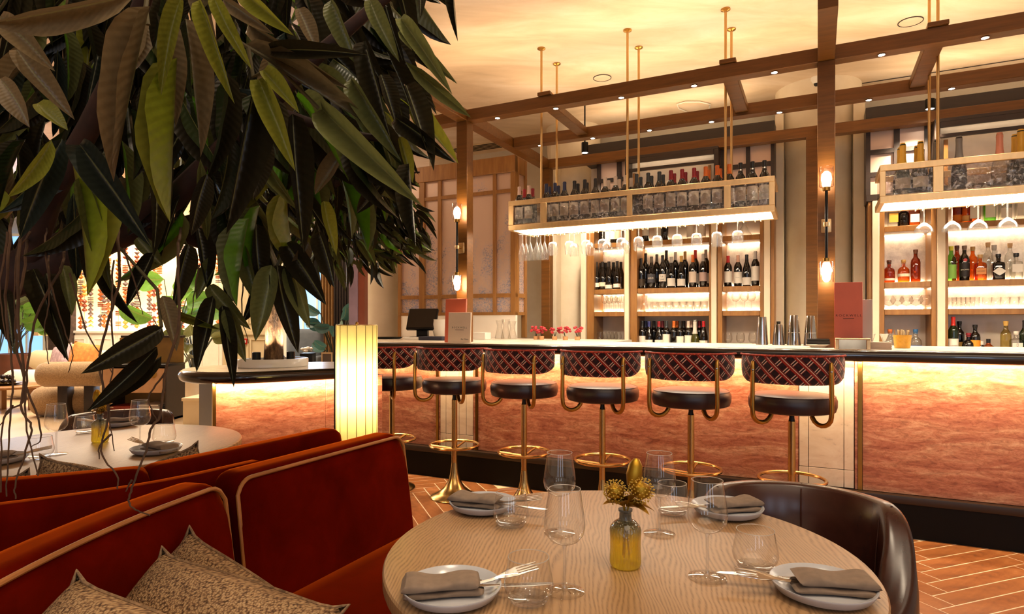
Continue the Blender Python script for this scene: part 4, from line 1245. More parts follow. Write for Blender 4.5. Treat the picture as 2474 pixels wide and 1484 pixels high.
# straw pot
p = bw(s_of(2180, .45), .45, CT)
d = thing('straw_pot', 'hammered yellow glass pot of paper straws on the bar', 'pot', p)
mb = MB()
def potf(a, b):
    r = .043 + .008 * b + .0016 * sin(a * 2 * pi * 14 + (floor(b * 8) % 2) * pi) * sin(b * 8 * pi) ** 2
    return Vector((r * cos(a * 2 * pi), r * sin(a * 2 * pi), .002 + b * .082))
mb.grid(potf, 56, 24, wrap=True)
part('pot_wall', mb, plain('amber_pot', 'd09a2c', 0.2, vary=0.15, scale=30), d)
part('pot_base', MB().lathe([(.043, .002), (0, .002)], 24), plain('amber_pot_base', 'c08a24', 0.3), d)
straw_m = [plain('straw_cream', 'e6d2a8', 0.7), plain('straw_brown', '9a7444', 0.7)]
rs = random.Random(3)
for i in range(34):
    a, r = rs.uniform(0, 6.28), .034 * sqrt(rs.random())
    b = Vector((r * cos(a), r * sin(a), .01))
    e = b * 1.25 + Vector((rs.uniform(-.012, .012), rs.uniform(-.012, .012), rs.uniform(.09, .108)))
    part('straw', MB().tube([b, e], .003, 6), straw_m[i % 2], d)

# till
p = bw(s_of(1022, 1.25), 1.25, CT)
d = thing('till_screen', 'black touch-screen till tilted on its stand at the end of the bar', 'till', p, -ANG + .25)
m_screen = plain('dark_screen', '17120f', 0.12, vary=0.5, scale=4)
part('base_plate', MB().box(-.12, .12, -.09, .09, 0, .02), m_blackmetal, d, .006)
part('neck', MB().prism([(-.06, -.04), (.06, -.04), (.05, .05), (-.05, .05)], .021, .09), m_blackmetal, d, .005)
o_ = part('monitor', MB().box(-.16, .16, -.02, .02, -.11, .13), m_blackmetal, d, .006)
o_.location, o_.rotation_euler = (0, -.02, .19), (radians(-24), 0, 0)
o2 = part('screen', MB().box(-.148, .148, -.0225, -.0205, -.09, .12), m_screen, o_)
bag = thing('paper_bag', 'round white paper pouch behind the red menu', 'pouch', bw(s_of(1068, 1.3), 1.3, CT))
part('pouch_body', MB().lathe([(0, 0), (.05, 0), (.085, .03), (.1, .09), (.098, .14), (.088, .19), (.09, .2)], 28), m_porcelain, bag)
nb = tag(put('notebook', MB().box(-.13, .13, -.08, .08, 0, .035).mesh('notebook', plain('navy_cloth', '181a2e', 0.6), .004, 2), None, bw(s_of(1050, .75), .75, CT), -ANG), 'thick navy notebook lying on the bar beside the menus', 'book')
nb2 = tag(put('paper_stack', MB().box(-.15, .15, -.1, .1, 0, .02).mesh('paper_stack', m_porcelain, .002, 1), None, bw(s_of(1020, .95), .95, CT), -ANG + .1), 'flat stack of white paper in front of the till', 'paper')
tr = thing('slate_tray', 'dark round tray lying near the end of the bar', 'tray', bw(s_of(938, 1.0), 1.0, CT))
part('tray_body', MB().lathe([(0, 0), (.12, 0), (.15, .014), (.152, .018), (.145, .016), (.118, .005), (0, .005)], 36), m_blackmetal, tr)
bx = tag(put('white_box', MB().box(-.09, .09, -.06, .06, 0, .07).mesh('white_box', m_porcelain, .003, 1), None, bw(s_of(1160, 1.3), 1.3, .97), -ANG), 'low white carton behind the first post', 'box')
# a low steel bench carries what stands behind the bar near the till
bench = thing('bar_bench', 'low steel working bench behind the bar near the till', 'bench', (0, Y0, 0), -ANG)
part('bench_top', MB().box(.46, 1.9, 1.1, 1.74, 1.035, 1.065), m_steel, bench, .003)
part('bench_body', MB().box(.48, 1.88, 1.14, 1.7, 0, 1.034), m_blackmetal, bench)
bx.location = bw(s_of(1160, 1.2), 1.2, CT)
for i, (px, k) in enumerate(((1207, 1.0), (1222, 1.05), (1238, .95))):
    d = thing('glass_carafe', f'{ORD[i]} of three clear carafes behind the bar by the white panel', 'carafe', bw(s_of(px, 1.35), 1.35, CT if s_of(px, 1.35) < .44 else 1.066), group='carafes behind the bar')
    part('carafe_body', MB().lathe([(r * k, z * k) for r, z in [(0, .004), (.045, .004), (.048, .015), (.03, .09), (.024, .13), (.04, .19)]], 22), m_glassw, d)
# red flower pots
m_pot = plain('tan_pot', 'b58558', 0.7)
m_flower = plain('red_petal', '9a1420', 0.6, vary=0.4, scale=60)
m_leafd = plain('posy_leaf', '2a3018', 0.6)
for i, px in enumerate((1295, 1308, 1340, 1366, 1395)):
    o = 1.35
    d = thing('flower_pot', f'{ORD[i]} small tan pot of red flowers from the left behind the bar', 'flower pot', bw(s_of(px, o), o, 1.066), group='red flower pots behind the bar')
    part('pot', MB().lathe([(0, 0), (.022, 0), (.026, .06), (.022, .062), (.02, .05), (0, .05)], 18), m_pot, d)
    rr = random.Random(i)
    for k in range(14):
        a, r, z = rr.uniform(0, 6.28), .05 * sqrt(rr.random()), rr.uniform(.095, .15)
        part('flower', MB().lathe([(0, -.012), (.012, -.006), (.016, .004), (.008, .012), (0, .013)], 7, (r * cos(a), r * sin(a), z)), m_flower, d)
    for k in range(5):
        a = rr.uniform(0, 6.28)
        part('stem', MB().tube([(0, 0, .05), (.02 * cos(a), .02 * sin(a), .1)], .002, 5), m_leafd, d)

# ================================================================== sconces on the posts
m_smoke = thin_glass('smoked_sconce_glass', (0.9, 0.82, 0.78), 0.75, 0.12)
m_bulb = emit('sconce_bulb', (1.0, 0.84, 0.6), 45)
def sconce(px, yU, yL, o, s, lb):
    q = bw(s, o - .075)
    zU, zL = (EYE + (HZ - y) / FPX * q.y for y in (yU, yL))
    d = thing('wall_sconce', lb, 'wall light', bw(s, o, (zU + zL) / 2), -ANG)
    h = (zU - zL) / 2
    part('backplate', MB().box(-.03, .03, -.014, -.001, -.045, .045), m_brassl, d, .006, 2)
    part('arm', MB().tube([(0, -.012, 0), (0, -.075, 0)], .009, 10), m_brassd, d)
    part('hub', MB().lathe([(0, -.018), (.016, -.014), (.018, 0), (.016, .014), (0, .018)], 16, (0, -.075, 0)), m_brassl, d)
    part('rod', MB().tube([(0, -.075, -h + .04), (0, -.075, h - .04)], .009, 10), m_blackmetal, d)
    for sg in (1, -1):
        part('collar', MB().lathe([(.0, 0), (.022, 0), (.022, .022), (0, .022)], 20, (0, -.075, sg * (h - .05) - .011)), m_brassd, d)
        z0 = sg * (h - .038)
        g = part('glass_shade', MB().lathe([(.0, z0), (.038, z0), (.043, z0 + sg * .008), (.043, z0 + sg * .13), (.041, z0 + sg * .131)], 24, (0, -.075, 0)), m_smoke, d)
        part('bulb', MB().lathe([(0, z0 + sg * .012), (.022, z0 + sg * .02), (.031, z0 + sg * .05), (.026, z0 + sg * .085), (0, z0 + sg * .1)], 16, (0, -.075, 0)), m_bulb, d)
        pt = d.matrix_basis @ Vector((0, -.075, z0 + sg * .1))
        light('POINT', 'sconce_light', pt, 2.5, WARM, size=.03)
sconce(1107, 519, 676, OF - .052, sPL, 'double brass sconce with smoked glass shades on the first post')
sconce(1995, 438, 647, OF - .052, sPR, 'double brass sconce with smoked glass shades on the taller middle post')

# ================================================================== bar stools
def make_stool(lb):
    d = thing('bar_stool', lb, 'bar stool', (0, 0, 0), group='bar stools along the bar')
    part('base', MB().lathe([(0, 0), (.17, 0), (.175, .006), (.17, .014), (.12, .035), (.075, .07), (.045, .12), (.03, .18), (.022, .25)], 36), m_brass, d)
    part('pole', MB().lathe([(.021, .25), (.02, .7), (.018, .702)], 20), m_brass, d)
    part('gas_lift', MB().lathe([(.018, .7), (.014, .72), (.014, .755)], 16), m_blackmetal, d)
    part('foot_ring', MB().tube([(.175 * cos(a), .175 * sin(a), .375) for a in [2 * pi * i / 40 for i in range(40)]], .0095, 8, closed=True), m_brass, d)
    for k in range(3):
        a = radians(90 + 120 * k)
        part('spoke', MB().tube([(.02 * cos(a), .02 * sin(a), .35), (.172 * cos(a), .172 * sin(a), .375)], .008, 8), m_brass, d)
    part('under_plate', MB().lathe([(0, .748), (.09, .75), (.1, .757), (0, .757)], 24), m_blackmetal, d)
    part('seat', MB().lathe([(0, .757), (.2, .757), (.222, .765), (.23, .79), (.231, .825), (.222, .846), (.205, .853), (.1, .86), (0, .861)], 44), m_leather, d)
    part('seat_piping', MB().tube([(.2205 * cos(a), .2205 * sin(a), .8485) for a in [2 * pi * i / 48 for i in range(48)]], .0035, 6, closed=True), m_leather, d)
    # curved backrest on the guests' side
    R, T, A = .272, .05, radians(80)
    z0, z1 = .925, 1.082
    cs = []
    for i in range(24):                                     # rounded cross section
        a = 2 * pi * i / 24
        cs.append((T / 2 * sup(a, 3.2) * cos(a), (z1 - z0) / 2 * sup(a, 5) * sin(a)))
    mb = MB()
    NU = 36
    def bk(u, v):
        th = -pi / 2 + (u * 2 - 1) * A
        dr, dz = cs[round(v * 24) % 24]
        e = max(0.0, (abs(u * 2 - 1) - .9) / .1)
        f = sqrt(max(0.0, 1 - e * e)) * .65 + .35 if e < 1 else .35
        r = R - T / 2 + dr * f
        rise = .05 * max(0.0, (abs(u * 2 - 1) - .62) / .38) ** 2.2
        zz = (z0 + z1) / 2 + dz * (0.8 + .2 * f)
        return Vector((r * cos(th), r * sin(th), zz + rise * (z1 - zz) / (z1 - z0)))
    def uvf(u, v):
        i = round(v * 24)
        a = 2 * pi * i / 24
        return ((u * 2 - 1) * A * R, cs[i % 24][1] if cos(a) >= 0 else .2 - cs[i % 24][1])
    mb.grid(bk, NU, 24, uvf)
    n0 = len(mb.v)
    for u in (0, 1):
        idx = [j * (NU + 1) + (NU if u else 0) for j in range(24)]
        mb.f.append(tuple(idx if u == 0 else idx[::-1]))
    part('backrest', mb, m_lattice, d, smooth=70)
    pts = [((R - .004) * cos(-pi / 2 + (i / 30 * 2 - 1) * A), (R - .004) * sin(-pi / 2 + (i / 30 * 2 - 1) * A), z1 - .004) for i in range(31)]
    part('back_piping', MB().tube(pts, .006, 6), m_stoolpipe, d)
    for sg in (-1, 1):
        x, y = sg * .19, -.215
        path = [(x, y - .002, 1.045), (x, y - .012, 1.02), (x, y - .012, .98), (x * 1.01, y - .012, .8)]
        for k in range(9):
            a = pi * k / 8
            path.append((sg * (.19 - .045 * (1 - cos(a))), -.227 + .045 * (1 - cos(a)), .765 - .055 * sin(a) + (0 if k < 5 else (k - 4) * .0)))
        path[-1] = (sg * .1, -.137, .752)
        part('brass_arm', MB().tube(path, [.009] + [.0125] * (len(path) - 1), 10), m_brassd, d)
        part('bolt', MB().lathe([(.006, 0), (.005, .004), (0, .005)], 10, m=Matrix.Translation((x, y - .025, 1.0)) @ Matrix.Rotation(pi / 2, 4, 'X')), m_steel, d)
    return d
OST = -0.36
s0 = s_of(1098, OST)
st = None
for i in range(6):
    s = s0 + (i - 1) * (s_of(1913, OST) - s0) / 4
    lb = f'{ORD[i]} round-seated bar stool from the lantern, with red lattice backrest'
    if st is None:
        st = make_stool(lb)
        st.location = bw(s, OST)
        st.rotation_euler = (0, 0, -ANG)
    else:
        dup(st, bw(s, OST), -ANG + (0.06, -.05, .04, -.03, .02)[i - 1], lb)
# ================================================================== dining tables
def dining_table(c, r, lb):
    d = thing('dining_table', lb, 'table', (c[0], c[1], 0))
    part('tabletop', MB().lathe([(0, .712), (r - .012, .712), (r - .002, .716), (r, .722), (r, .744), (r - .003, .7485), (r - .008, .75), (0, .75)], 96), m_oak, d, smooth=30)
    part('pedestal', MB().lathe([(.05, .018), (.045, .3), (.05, .66), (.12, .7), (.12, .711)], 28), m_blackmetal, d)
    part('foot_plate', MB().lathe([(0, 0), (.27, 0), (.27, .012), (.25, .017), (0, .017)], 40), m_blackmetal, d)
    return d
T1, T2 = Vector((.235, 1.36, 0)), Vector((-1.69, 2.56, 0))
dining_table(T1, .508, 'round grey-brown oak dining table set for four beside the rust velvet banquette')
dining_table(T2, .528, 'round oak dining table further off beyond the velvet banquette')
TT = .7503
wg_bowl = MB().lathe([(.0035, .088), (.012, .0895), (.026, .096), (.0355, .108), (.0385, .121), (.0385, .13), (.036, .15), (.0325, .172), (.0295, .192)], 36).mesh('wine_glass', m_glass, smooth=80)
wg_rim = MB().tube([(.0296 * cos(2 * pi * i / 36), .0296 * sin(2 * pi * i / 36), .192) for i in range(36)], .0007, 5, closed=True).mesh('rim', m_rim, smooth=80)
wg_stem = MB().lathe([(.0065, .0045), (.004, .009), (.003, .02), (.003, .07), (.0036, .083), (.006, .0885)], 16).mesh('stem', m_foot, smooth=80)
wg_foot = MB().lathe([(.0065, .0045), (.02, .003), (.036, .0018), (.0372, .001), (.036, .0003)], 36).mesh('foot', m_foot, smooth=80)
tb_wall = MB().lathe([(.0, .006), (.024, .0065), (.034, .012), (.042, .022), (.0445, .032), (.043, .045), (.039, .066), (.0365, .082)], 36).mesh('water_glass', m_glass, smooth=80)
tb_base = MB().lathe([(.0, .001), (.028, .0008), (.033, .004), (.037, .011), (.03, .009), (0, .0055)], 32).mesh('glass_base', m_foot, smooth=80)
tb_rim = MB().tube([(.0366 * cos(2 * pi * i / 36), .0366 * sin(2 * pi * i / 36), .082) for i in range(36)], .0008, 5, closed=True).mesh('rim', m_rim, smooth=80)
def wine_glass(p, lb, grp):
    g = tag(put('wine_glass', wg_bowl, None, p), lb, 'glass', grp)
    for nm, me in (('rim', wg_rim), ('stem', wg_stem), ('foot', wg_foot)):
        put(nm, me, g)
def water_glass(p, lb, grp):
    g = tag(put('water_glass', tb_wall, None, p), lb, 'glass', grp)
    put('glass_base', tb_base, g)
    put('rim', tb_rim, g)
plate_me = MB().lathe([(0, 0), (.05, 0), (.056, .001), (.068, .002), (.082, .008), (.0895, .0195), (.091, .0222), (.0908, .0236), (.0885, .0232), (.0795, .0125), (.07, .0072), (.06, .0066), (0, .0065)], 56).mesh('dinner_plate', m_plate, smooth=50)
def napkin(loc, rz, lb, grp, flip=False):
    d = thing('napkin', lb, 'napkin', loc, rz, grp)
    def slab(nm, x0, x1, y0, y1, z0, z1, wav):
        mb = MB()
        n = 20
        def f(u, v):
            a = 2 * pi * v
            cx, cz = sup(a, 4) * cos(a), sup(a, 3) * sin(a)
            x = x0 + (x1 - x0) * u
            e = 1 - .35 * max(0, abs(u * 2 - 1) - .85) / .15
            return Vector((x + wav * .004 * cz, (y0 + y1) / 2 + (y1 - y0) / 2 * cx + wav * .003 * sin(u * 5 + cx * 2), (z0 + z1) / 2 + (z1 - z0) / 2 * cz * e + wav * .0022 * sin(u * 9 + 1) * (cz > 0)))
        mb.grid(f, 22, n)
        k = 23
        for u in (0, 1):
            idx = [j * k + (22 if u else 0) for j in range(n)]
            mb.f.append(tuple(idx if u else idx[::-1]))
        part(nm, mb, m_linen, d, smooth=75)
    slab('lower_fold', -.072, .066, -.031, .031, .0, .0125, 1)
    slab('upper_fold', -.075, .058, -.034, .03, .0126, .03, 1.2)
    return d
def outline(nm, poly, th, zf, lb, loc, rz, cat, grp, label):
    n = len(poly)
    vs = [(x, y, zf(x)) for x, y in poly] + [(x, y, zf(x) + th) for x, y in poly]
    mb = MB().add(vs, [tuple(range(n))[::-1], tuple(range(n, 2 * n))] + [(i, (i + 1) % n, n + (i + 1) % n, n + i) for i in range(n)])
    o = tag(put(nm, mb.mesh(nm, m_silver, .0005, 1), None, loc, rz), label, cat, grp)
    return o
def fork(loc, rz, label, grp):
    pl = [(-.09, -.004), (0, -.0032), (.012, -.0036), (.03, -.0095), (.045, -.011)]
    tines = []
    for k in range(4):
        y0 = -.011 + k * .0058
        tines += [(.088, y0 + .0006), (.088, y0 + .0038 - .0006), (.048, y0 + .0042)]
        if k < 3:
            tines += [(.048, y0 + .0056)]
    poly = pl + tines + [(.045, .011), (.03, .0095), (.012, .0036), (0, .0032), (-.09, .004)]
    o = outline('fork', poly, .0018, lambda x: .004 + (.006 * sin((x - .0) / .09 * pi) if x > 0 else 0) + max(0, x - .05) * .2, '', loc, rz, 'fork', grp, label)
    o.rotation_euler = (radians(24) * (1 if cos(rz) > 0 else -1), radians(-7), rz)
    return o
def knife(loc, rz, label, grp):
    poly = [(-.09, -.005), (.01, -.0045), (.02, -.008), (.07, -.009), (.105, -.005), (.112, .002), (.1, .0048), (.02, .0048), (.01, .0045), (-.09, .005)]
    return outline('knife', poly, .0016, lambda x: .0, '', loc, rz, 'knife', grp, label)
SET = [((-.110, 1.135), .12, 'at the near table edge by the banquette'), ((-.078, 1.672), -.35, 'at the far table edge by the banquette'),
       ((.565, 1.63), 3.35, 'at the far table edge before the tub chair'), ((.573, 1.145), 2.98, 'at the near table edge below the tub chair')]
CUT = [(.065, .115), (.06, .05), (.05, .08), (.06, .13)]
for (xy, rz, where) in SET:
    p = Vector((*xy, TT))
    tag(put('dinner_plate', plate_me, None, p), f'grey glazed plate {where}', 'plate', 'place settings')
    e = Vector((cos(rz), sin(rz), 0))
    napkin(p + Vector((0, 0, .0085)) - e * .012, rz, f'folded taupe napkin on the plate {where}', 'place settings')
    s = Vector((-sin(rz), cos(rz), 0))
    fork(p + e * .075 + s * .008 + Vector((0, 0, .021)), rz + .18, f'fork on the napkin {where}', 'place settings')
    knife(p + e * .075 - s * .012 + Vector((0, 0, .0215)), rz - .04, f'knife on the napkin {where}', 'place settings')
for (px, py, where) in ((1364, 1430, 'nearest the camera, beside the banquette side plate'), (1709, 1396, 'between the bottle vase and the stout tumbler'), (1593, 1290, 'behind the flower vase'), (1352, 1288, 'at the far side of the table by the folded napkin')):
    wine_glass(on(px, py, TT), f'tall stemmed wine glass {where}', 'wine glasses on the oak table')
for (px, py, where) in ((1277, 1456, 'at the near edge of the oak table, in front of the tall wine glass'), (1234, 1271, 'beside the far plate near the banquette'), (1825, 1378, 'in front of the tub chair'), (1624, 1243, 'half hidden behind the wine glasses')):
    water_glass(on(px, py, TT), f'clear stemless tumbler {where}', 'tumblers on the oak table')
# flower vase: ribbed bottle fading from smoke to amber, with gilded stems
def flower_vase(p, lb, lbf, k=1.0, rot=0.0):
    t_ = bpy.data.materials.get('ombre_glass')
    if t_ is None:
        t = NT('ombre_glass')
        t.t.nodes.remove(t.b)
        tc = t.n('ShaderNodeTexCoord')
        sp = t.n('ShaderNodeSeparateXYZ')
        t.l(tc.outputs['Object'], sp.inputs[0])
        z = t.math('DIVIDE', sp.outputs[2], .115)
        col = t.ramp(z, [(.0, 'fff27a'), (.5, 'fbe66a'), (.66, 'c4c096'), (.78, '8c98a0')])
        tr = t.n('ShaderNodeBsdfTransparent')
        t.l(col, tr.inputs[0])
        df = t.n('ShaderNodeBsdfTranslucent')
        t.l(col, df.inputs[0])
        gl = t.n('ShaderNodeBsdfGlossy')
        gl.inputs['Roughness'].default_value = .06
        vb = t.n('ShaderNodeTexVoronoi')
        vb.inputs['Scale'].default_value = 160
        t.l(tc.outputs['Object'], vb.inputs['Vector'])
        bp = t.n('ShaderNodeBump')
        bp.inputs['Strength'].default_value = .5
        bp.inputs['Distance'].default_value = .002
        t.l(vb.outputs['Distance'], bp.inputs['Height'])
        t.l(bp.outputs[0], gl.inputs['Normal'])
        m1 = t.n('ShaderNodeMixShader')
        m1.inputs[0].default_value = .5
        t.l(tr.outputs[0], m1.inputs[1])
        t.l(df.outputs[0], m1.inputs[2])
        lw = t.n('ShaderNodeLayerWeight')
        lw.inputs['Blend'].default_value = .5
        m2 = t.n('ShaderNodeMixShader')
        t.l(t.math('MULTIPLY_ADD', t.math('POWER', lw.outputs['Facing'], 2.0), .6, .08), m2.inputs[0])
        t.l(m1.outputs[0], m2.inputs[1])
        t.l(gl.outputs[0], m2.inputs[2])
        t.l(m2.outputs[0], t.out.inputs[0])
        t_ = t.m
    d = thing('bottle_vase', lb, 'vase', p, rot)
    mb = MB()
    prof = [(0, .001), (.028, .001), (.031, .004), (.0312, .012), (.0312, .076), (.029, .084), (.022, .092), (.014, .096), (.0125, .1), (.0125, .112), (.0145, .114), (.0145, .118)]
    def vf(u, v):
        i = min(int(v * (len(prof) - 1)), len(prof) - 2)
        q = v * (len(prof) - 1) - i
        r = prof[i][0] * (1 - q) + prof[i + 1][0] * q
        z = prof[i][1] * (1 - q) + prof[i + 1][1] * q
        rib = .0009 * cos(u * 2 * pi * 30) if .008 < z < .03 or .07 < z < .084 else 0
        return Vector(((r + rib) * cos(u * 2 * pi), (r + rib) * sin(u * 2 * pi), z))
    mb.grid(vf, 120, 33, wrap=True)
    part('bottle', mb, t_, d, smooth=70)
    if lbf is None:
        return d
    f = thing('gilded_flowers', lbf, 'flowers', p + Vector((0, 0, .0)), rot)
    mg = bpy.data.materials.get('gilded_leaf') or brass('gilded_leaf', 'a8842c', .42)
    mgb = bpy.data.materials.get('gilded_bud') or plain('gilded_bud', 'c9a548', .6, .3)
    rr = random.Random(11)
    for k_ in range(3):
        a = 2.1 * k_
        part('stalk', MB().tube([(.008 * cos(a), .008 * sin(a), .02), (0, 0, .1), (.014 * cos(a), .014 * sin(a), .15)], .0018, 6), mg, f)
    # protea-like bud
    part('bud', MB().lathe([(0, -.03), (.012, -.022), (.017, 0), (.014, .022), (.006, .034), (0, .036)], 18, m=Matrix.Translation((.02, .01, .185)) @ Matrix.Rotation(.15, 4, 'Y')), mg, f)
    for cx, cyy, cz, r in ((-.022, -.006, .155, .024), (.03, -.008, .158, .026)):
        part('seed_core', MB().lathe([(0, -r * .8), (r * .7, -r * .4), (r * .8, 0), (r * .7, r * .4), (0, r * .8)], 14, (cx, cyy, cz)), mg, f)
        sm = MB()
        for i in range(150):
            zz = 1 - 2 * (i + .5) / 150
            ph = i * 2.39996
            q = sqrt(1 - zz * zz)
            e = Vector((q * cos(ph), q * sin(ph), zz)) * r * rr.uniform(.88, 1.08) + Vector((cx, cyy, cz))
            h = .0021
            sm.add([e + Vector(v_) * h for v_ in ((1, 0, 0), (-1, 0, 0), (0, 1, 0), (0, -1, 0), (0, 0, 1), (0, 0, -1))], [(0, 2, 4), (2, 1, 4), (1, 3, 4), (3, 0, 4), (2, 0, 5), (1, 2, 5), (3, 1, 5), (0, 3, 5)])
        part('seed_head', sm, mgb, f, kind='stuff')
    for k_, (a, L, up, w) in enumerate(((0.1, .06, -.1, .011), (3.3, .045, .12, .012), (4.2, .05, .3, .013), (5.0, .045, .55, .014), (2.4, .045, .25, .011), (3.9, .04, .6, .012), (0.5, .05, .02, .012), (5.6, .05, -.05, .012))):
        b = Vector((.004 * cos(a), .004 * sin(a), .122))
        dr = Vector((cos(a), sin(a), 0))
        sd = Vector((-sin(a), cos(a), 0))
        def lf(u, v, b=b, dr=dr, sd=sd, L=L, up=up, w=w):
            wd = w * sin(pi * min(1, v * .96 + .04)) ** .8
            return b + dr * (L * v) + Vector((0, 0, L * (up * 1.6 * v + .45 * v - .5 * v * v + .25 * abs(u * 2 - 1) * (1 - v)))) + sd * (wd * (u * 2 - 1))
        part('gilded_leaf', MB().grid(lf, 4, 8), mg, f, smooth=80)
    return d
flower_vase(on(1511, 1368, TT), 'ribbed glass bottle vase fading from smoke to amber on the near oak table', 'gilded dried flowers and leaves in the vase on the near table')
flower_vase(on(242, 1068, TT), 'amber ribbed bottle vase on the far dining table', 'gilded dried flowers in the vase on the far table', rot=2.2)
# far table settings
for (px, py, where) in ((136, 1098, 'in front of its vase'), (338, 1083, 'near the folded white napkin')):
    wine_glass(on(px, py, TT), f'stemmed wine glass on the far table {where}', 'wine glasses on the far table')
for (px, py, where) in ((205, 1047, 'behind the vase'), (97, 1108, 'at the near edge by the cushions'), (397, 1074, 'behind the white napkin')):
    water_glass(on(px, py, TT), f'clear tumbler on the far table {where}', 'tumblers on the far table')
for (px, py, rz, where) in ((378, 1094, 2.6, 'near the banquette back'), (283, 1029, 3.6, 'at the far edge'), (-6, 1118, .4, 'at the frame edge')):
    p = on(px, py, TT)
    tag(put('dinner_plate', plate_me, None, p), f'pale plate on the far table {where}', 'plate', 'far place settings')
    e = Vector((cos(rz), sin(rz), 0))
    napkin(p + Vector((0, 0, .0085)) - e * .012, rz, f'folded napkin on the far table plate {where}', 'far place settings')
    fork(p + e * .075 + Vector((0, 0, .021)), rz + .15, f'fork on the far table {where}', 'far place settings')

# ================================================================== banquettes
def resample(pts, n):
    pts = [Vector((*p, 0)) for p in pts]
    if len(pts) > 2:                       # Catmull-Rom through the points
        out = []
        P = [pts[0] * 2 - pts[1]] + pts + [pts[-1] * 2 - pts[-2]]
        for i in range(1, len(P) - 2):
            for k in range(12):
                t_ = k / 12
                out.append(.5 * ((2 * P[i]) + (P[i + 1] - P[i - 1]) * t_ + (2 * P[i - 1] - 5 * P[i] + 4 * P[i + 1] - P[i + 2]) * t_ ** 2 + (3 * P[i] - P[i - 1] - 3 * P[i + 1] + P[i + 2]) * t_ ** 3))
        out.append(pts[-1])
        pts = out
    L = [0]
    for a, b in zip(pts, pts[1:]):
        L.append(L[-1] + (b - a).length)
    res = []
    for i in range(n + 1):
        d = L[-1] * i / n
        j = max(k for k in range(len(L)) if L[k] <= d + 1e-9)
        j = min(j, len(pts) - 2)
        q = (d - L[j]) / max(1e-9, L[j + 1] - L[j])
        res.append(pts[j].lerp(pts[j + 1], q))
    return res
def normals(P, side):
    out = []
    for i in range(len(P)):
        t_ = (P[min(i + 1, len(P) - 1)] - P[max(i - 1, 0)]).normalized()
        out.append(Vector((t_.y, -t_.x, 0)) * side)
    return out
def back_pad(parent, line, side, H=.85, T=.12, z0=.4, lean=.13, n=72, pipe=True, rc=.05, nm='back_pad'):
    """upholstered back: LINE is the top edge of the front face, SIDE the way it faces"""
    P = resample(line, n)
    N = normals(P, side)
    Ltot = sum((b - a).length for a, b in zip(P, P[1:]))
    m = 28
    def top(i):
        d = Ltot * i / n
        d = min(d, Ltot - d)
        return H if d > rc else H - rc + sqrt(max(0, rc * rc - (rc - d) ** 2))
    def f(u, v):
        i = round(u * n)
        zt = top(i)
        a = 2 * pi * v
        k = sup(a, 6)
        cx, cz = k * cos(a), k * sin(a)
        z = (z0 + zt) / 2 + (zt - z0) / 2 * cz
        off = -T / 2 + T / 2 * cx + lean * (H - z)
        return P[i] + N[i] * off + Vector((0, 0, z))
    mb = MB().grid(f, n, m)
    k = n + 1
    for u in (0, 1):
        idx = [j * k + (n if u else 0) for j in range(m)]
        mb.f.append(tuple(idx))
    part(nm, mb, m_velvet, parent, smooth=75)
    if pipe:
        pts = []
        for z in (z0 + .02, z0 + .15, H - .2):
            pts.append(P[0] + N[0] * (lean * (H - z) - .006) + Vector((0, 0, z)))
        for i in range(0, n + 1):
            zt = top(i) - .012
            if i == 0 or i == n:
                zt = H - rc
            pts.append(P[i] + N[i] * (lean * (H - zt) - .006) + Vector((0, 0, zt)))
        for z in (H - .2, z0 + .15, z0 + .02):
            pts.append(P[-1] + N[-1] * (lean * (H - z) - .006) + Vector((0, 0, z)))
        part('piping', MB().tube(pts, .0055, 8), m_piping, parent, label='tan piping along the front seam')
def bench(parent, line, side, depth, z0, z1, m, nm, n=40, off=0.0):
    P = resample(line, n)
    N = normals(P, side)
    def f(u, v):
        i = round(u * n)
        a = 2 * pi * v
        k = sup(a, 7)
        return P[i] + N[i] * (off + depth / 2 + depth / 2 * k * cos(a)) + Vector((0, 0, (z0 + z1) / 2 + (z1 - z0) / 2 * k * sin(a)))
    mb = MB().grid(f, n, 24)
    k = n + 1
    for u in (0, 1):
        mb.f.append(tuple(j * k + (n if u else 0) for j in range(24)))
    part(nm, mb, m, parent, smooth=75)
bq = thing('banquette', 'rust velvet banquette with tan piping curving round the near oak table', 'banquette', (0, 0, 0))
LR = [(-.718, 1.625), (-.56, 1.955), (-.40, 2.285)]
LL = [(-.66, .4), (-.765, .68), (-.808, 1.0), (-.795, 1.3), (-.735, 1.59)]
back_pad(bq, LR, 1)
back_pad(bq, LL, 1)
bench(bq, [(-.745, 1.575), (-.56, 1.955), (-.36, 2.37)], 1, .5, .36, .5, m_velvet, 'seat_cushion', off=.0)
bench(bq, LL, 1, .48, .36, .498, m_velvet, 'seat_cushion', off=.02)
bench(bq, LL, 1, .44, .0, .355, m_velvet, 'plinth', off=.0)
bench(bq, [(-.735, 1.6), (-.56, 1.955), (-.38, 2.34)], 1, .46, .0, .355, m_velvet, 'plinth')
bench(bq, [(-1.42, 1.19), (-1.1, 1.36), (-.873, 1.55), (-.72, 1.8)], -1, .07, .0, .85, m_velvet, 'divider')
bq2 = thing('banquette', 'rust velvet banquette standing back to back, facing the far table', 'banquette', (0, 0, 0))
B1 = [(-.99, 1.71), (-.82, 2.02), (-.64, 2.385)]
B2 = [(-1.75, 1.40), (-1.5, 1.46), (-1.26, 1.555), (-1.005, 1.69)]
B1f = [(x - .09, y + .05) for x, y in B1]
B2f = [(x - .03, y + .1) for x, y in B2]
back_pad(bq2, B1f, -1, T=.1, pipe=True)
back_pad(bq2, B2f, -1, T=.1, pipe=True)
bench(bq2, B1f, -1, .45, .36, .5, m_velvet, 'seat_cushion', off=.0)
bench(bq2, B2f, -1, .42, .36, .498, m_velvet, 'seat_cushion', off=.02)
bench(bq2, B1f, -1, .4, .0, .355, m_velvet, 'plinth')
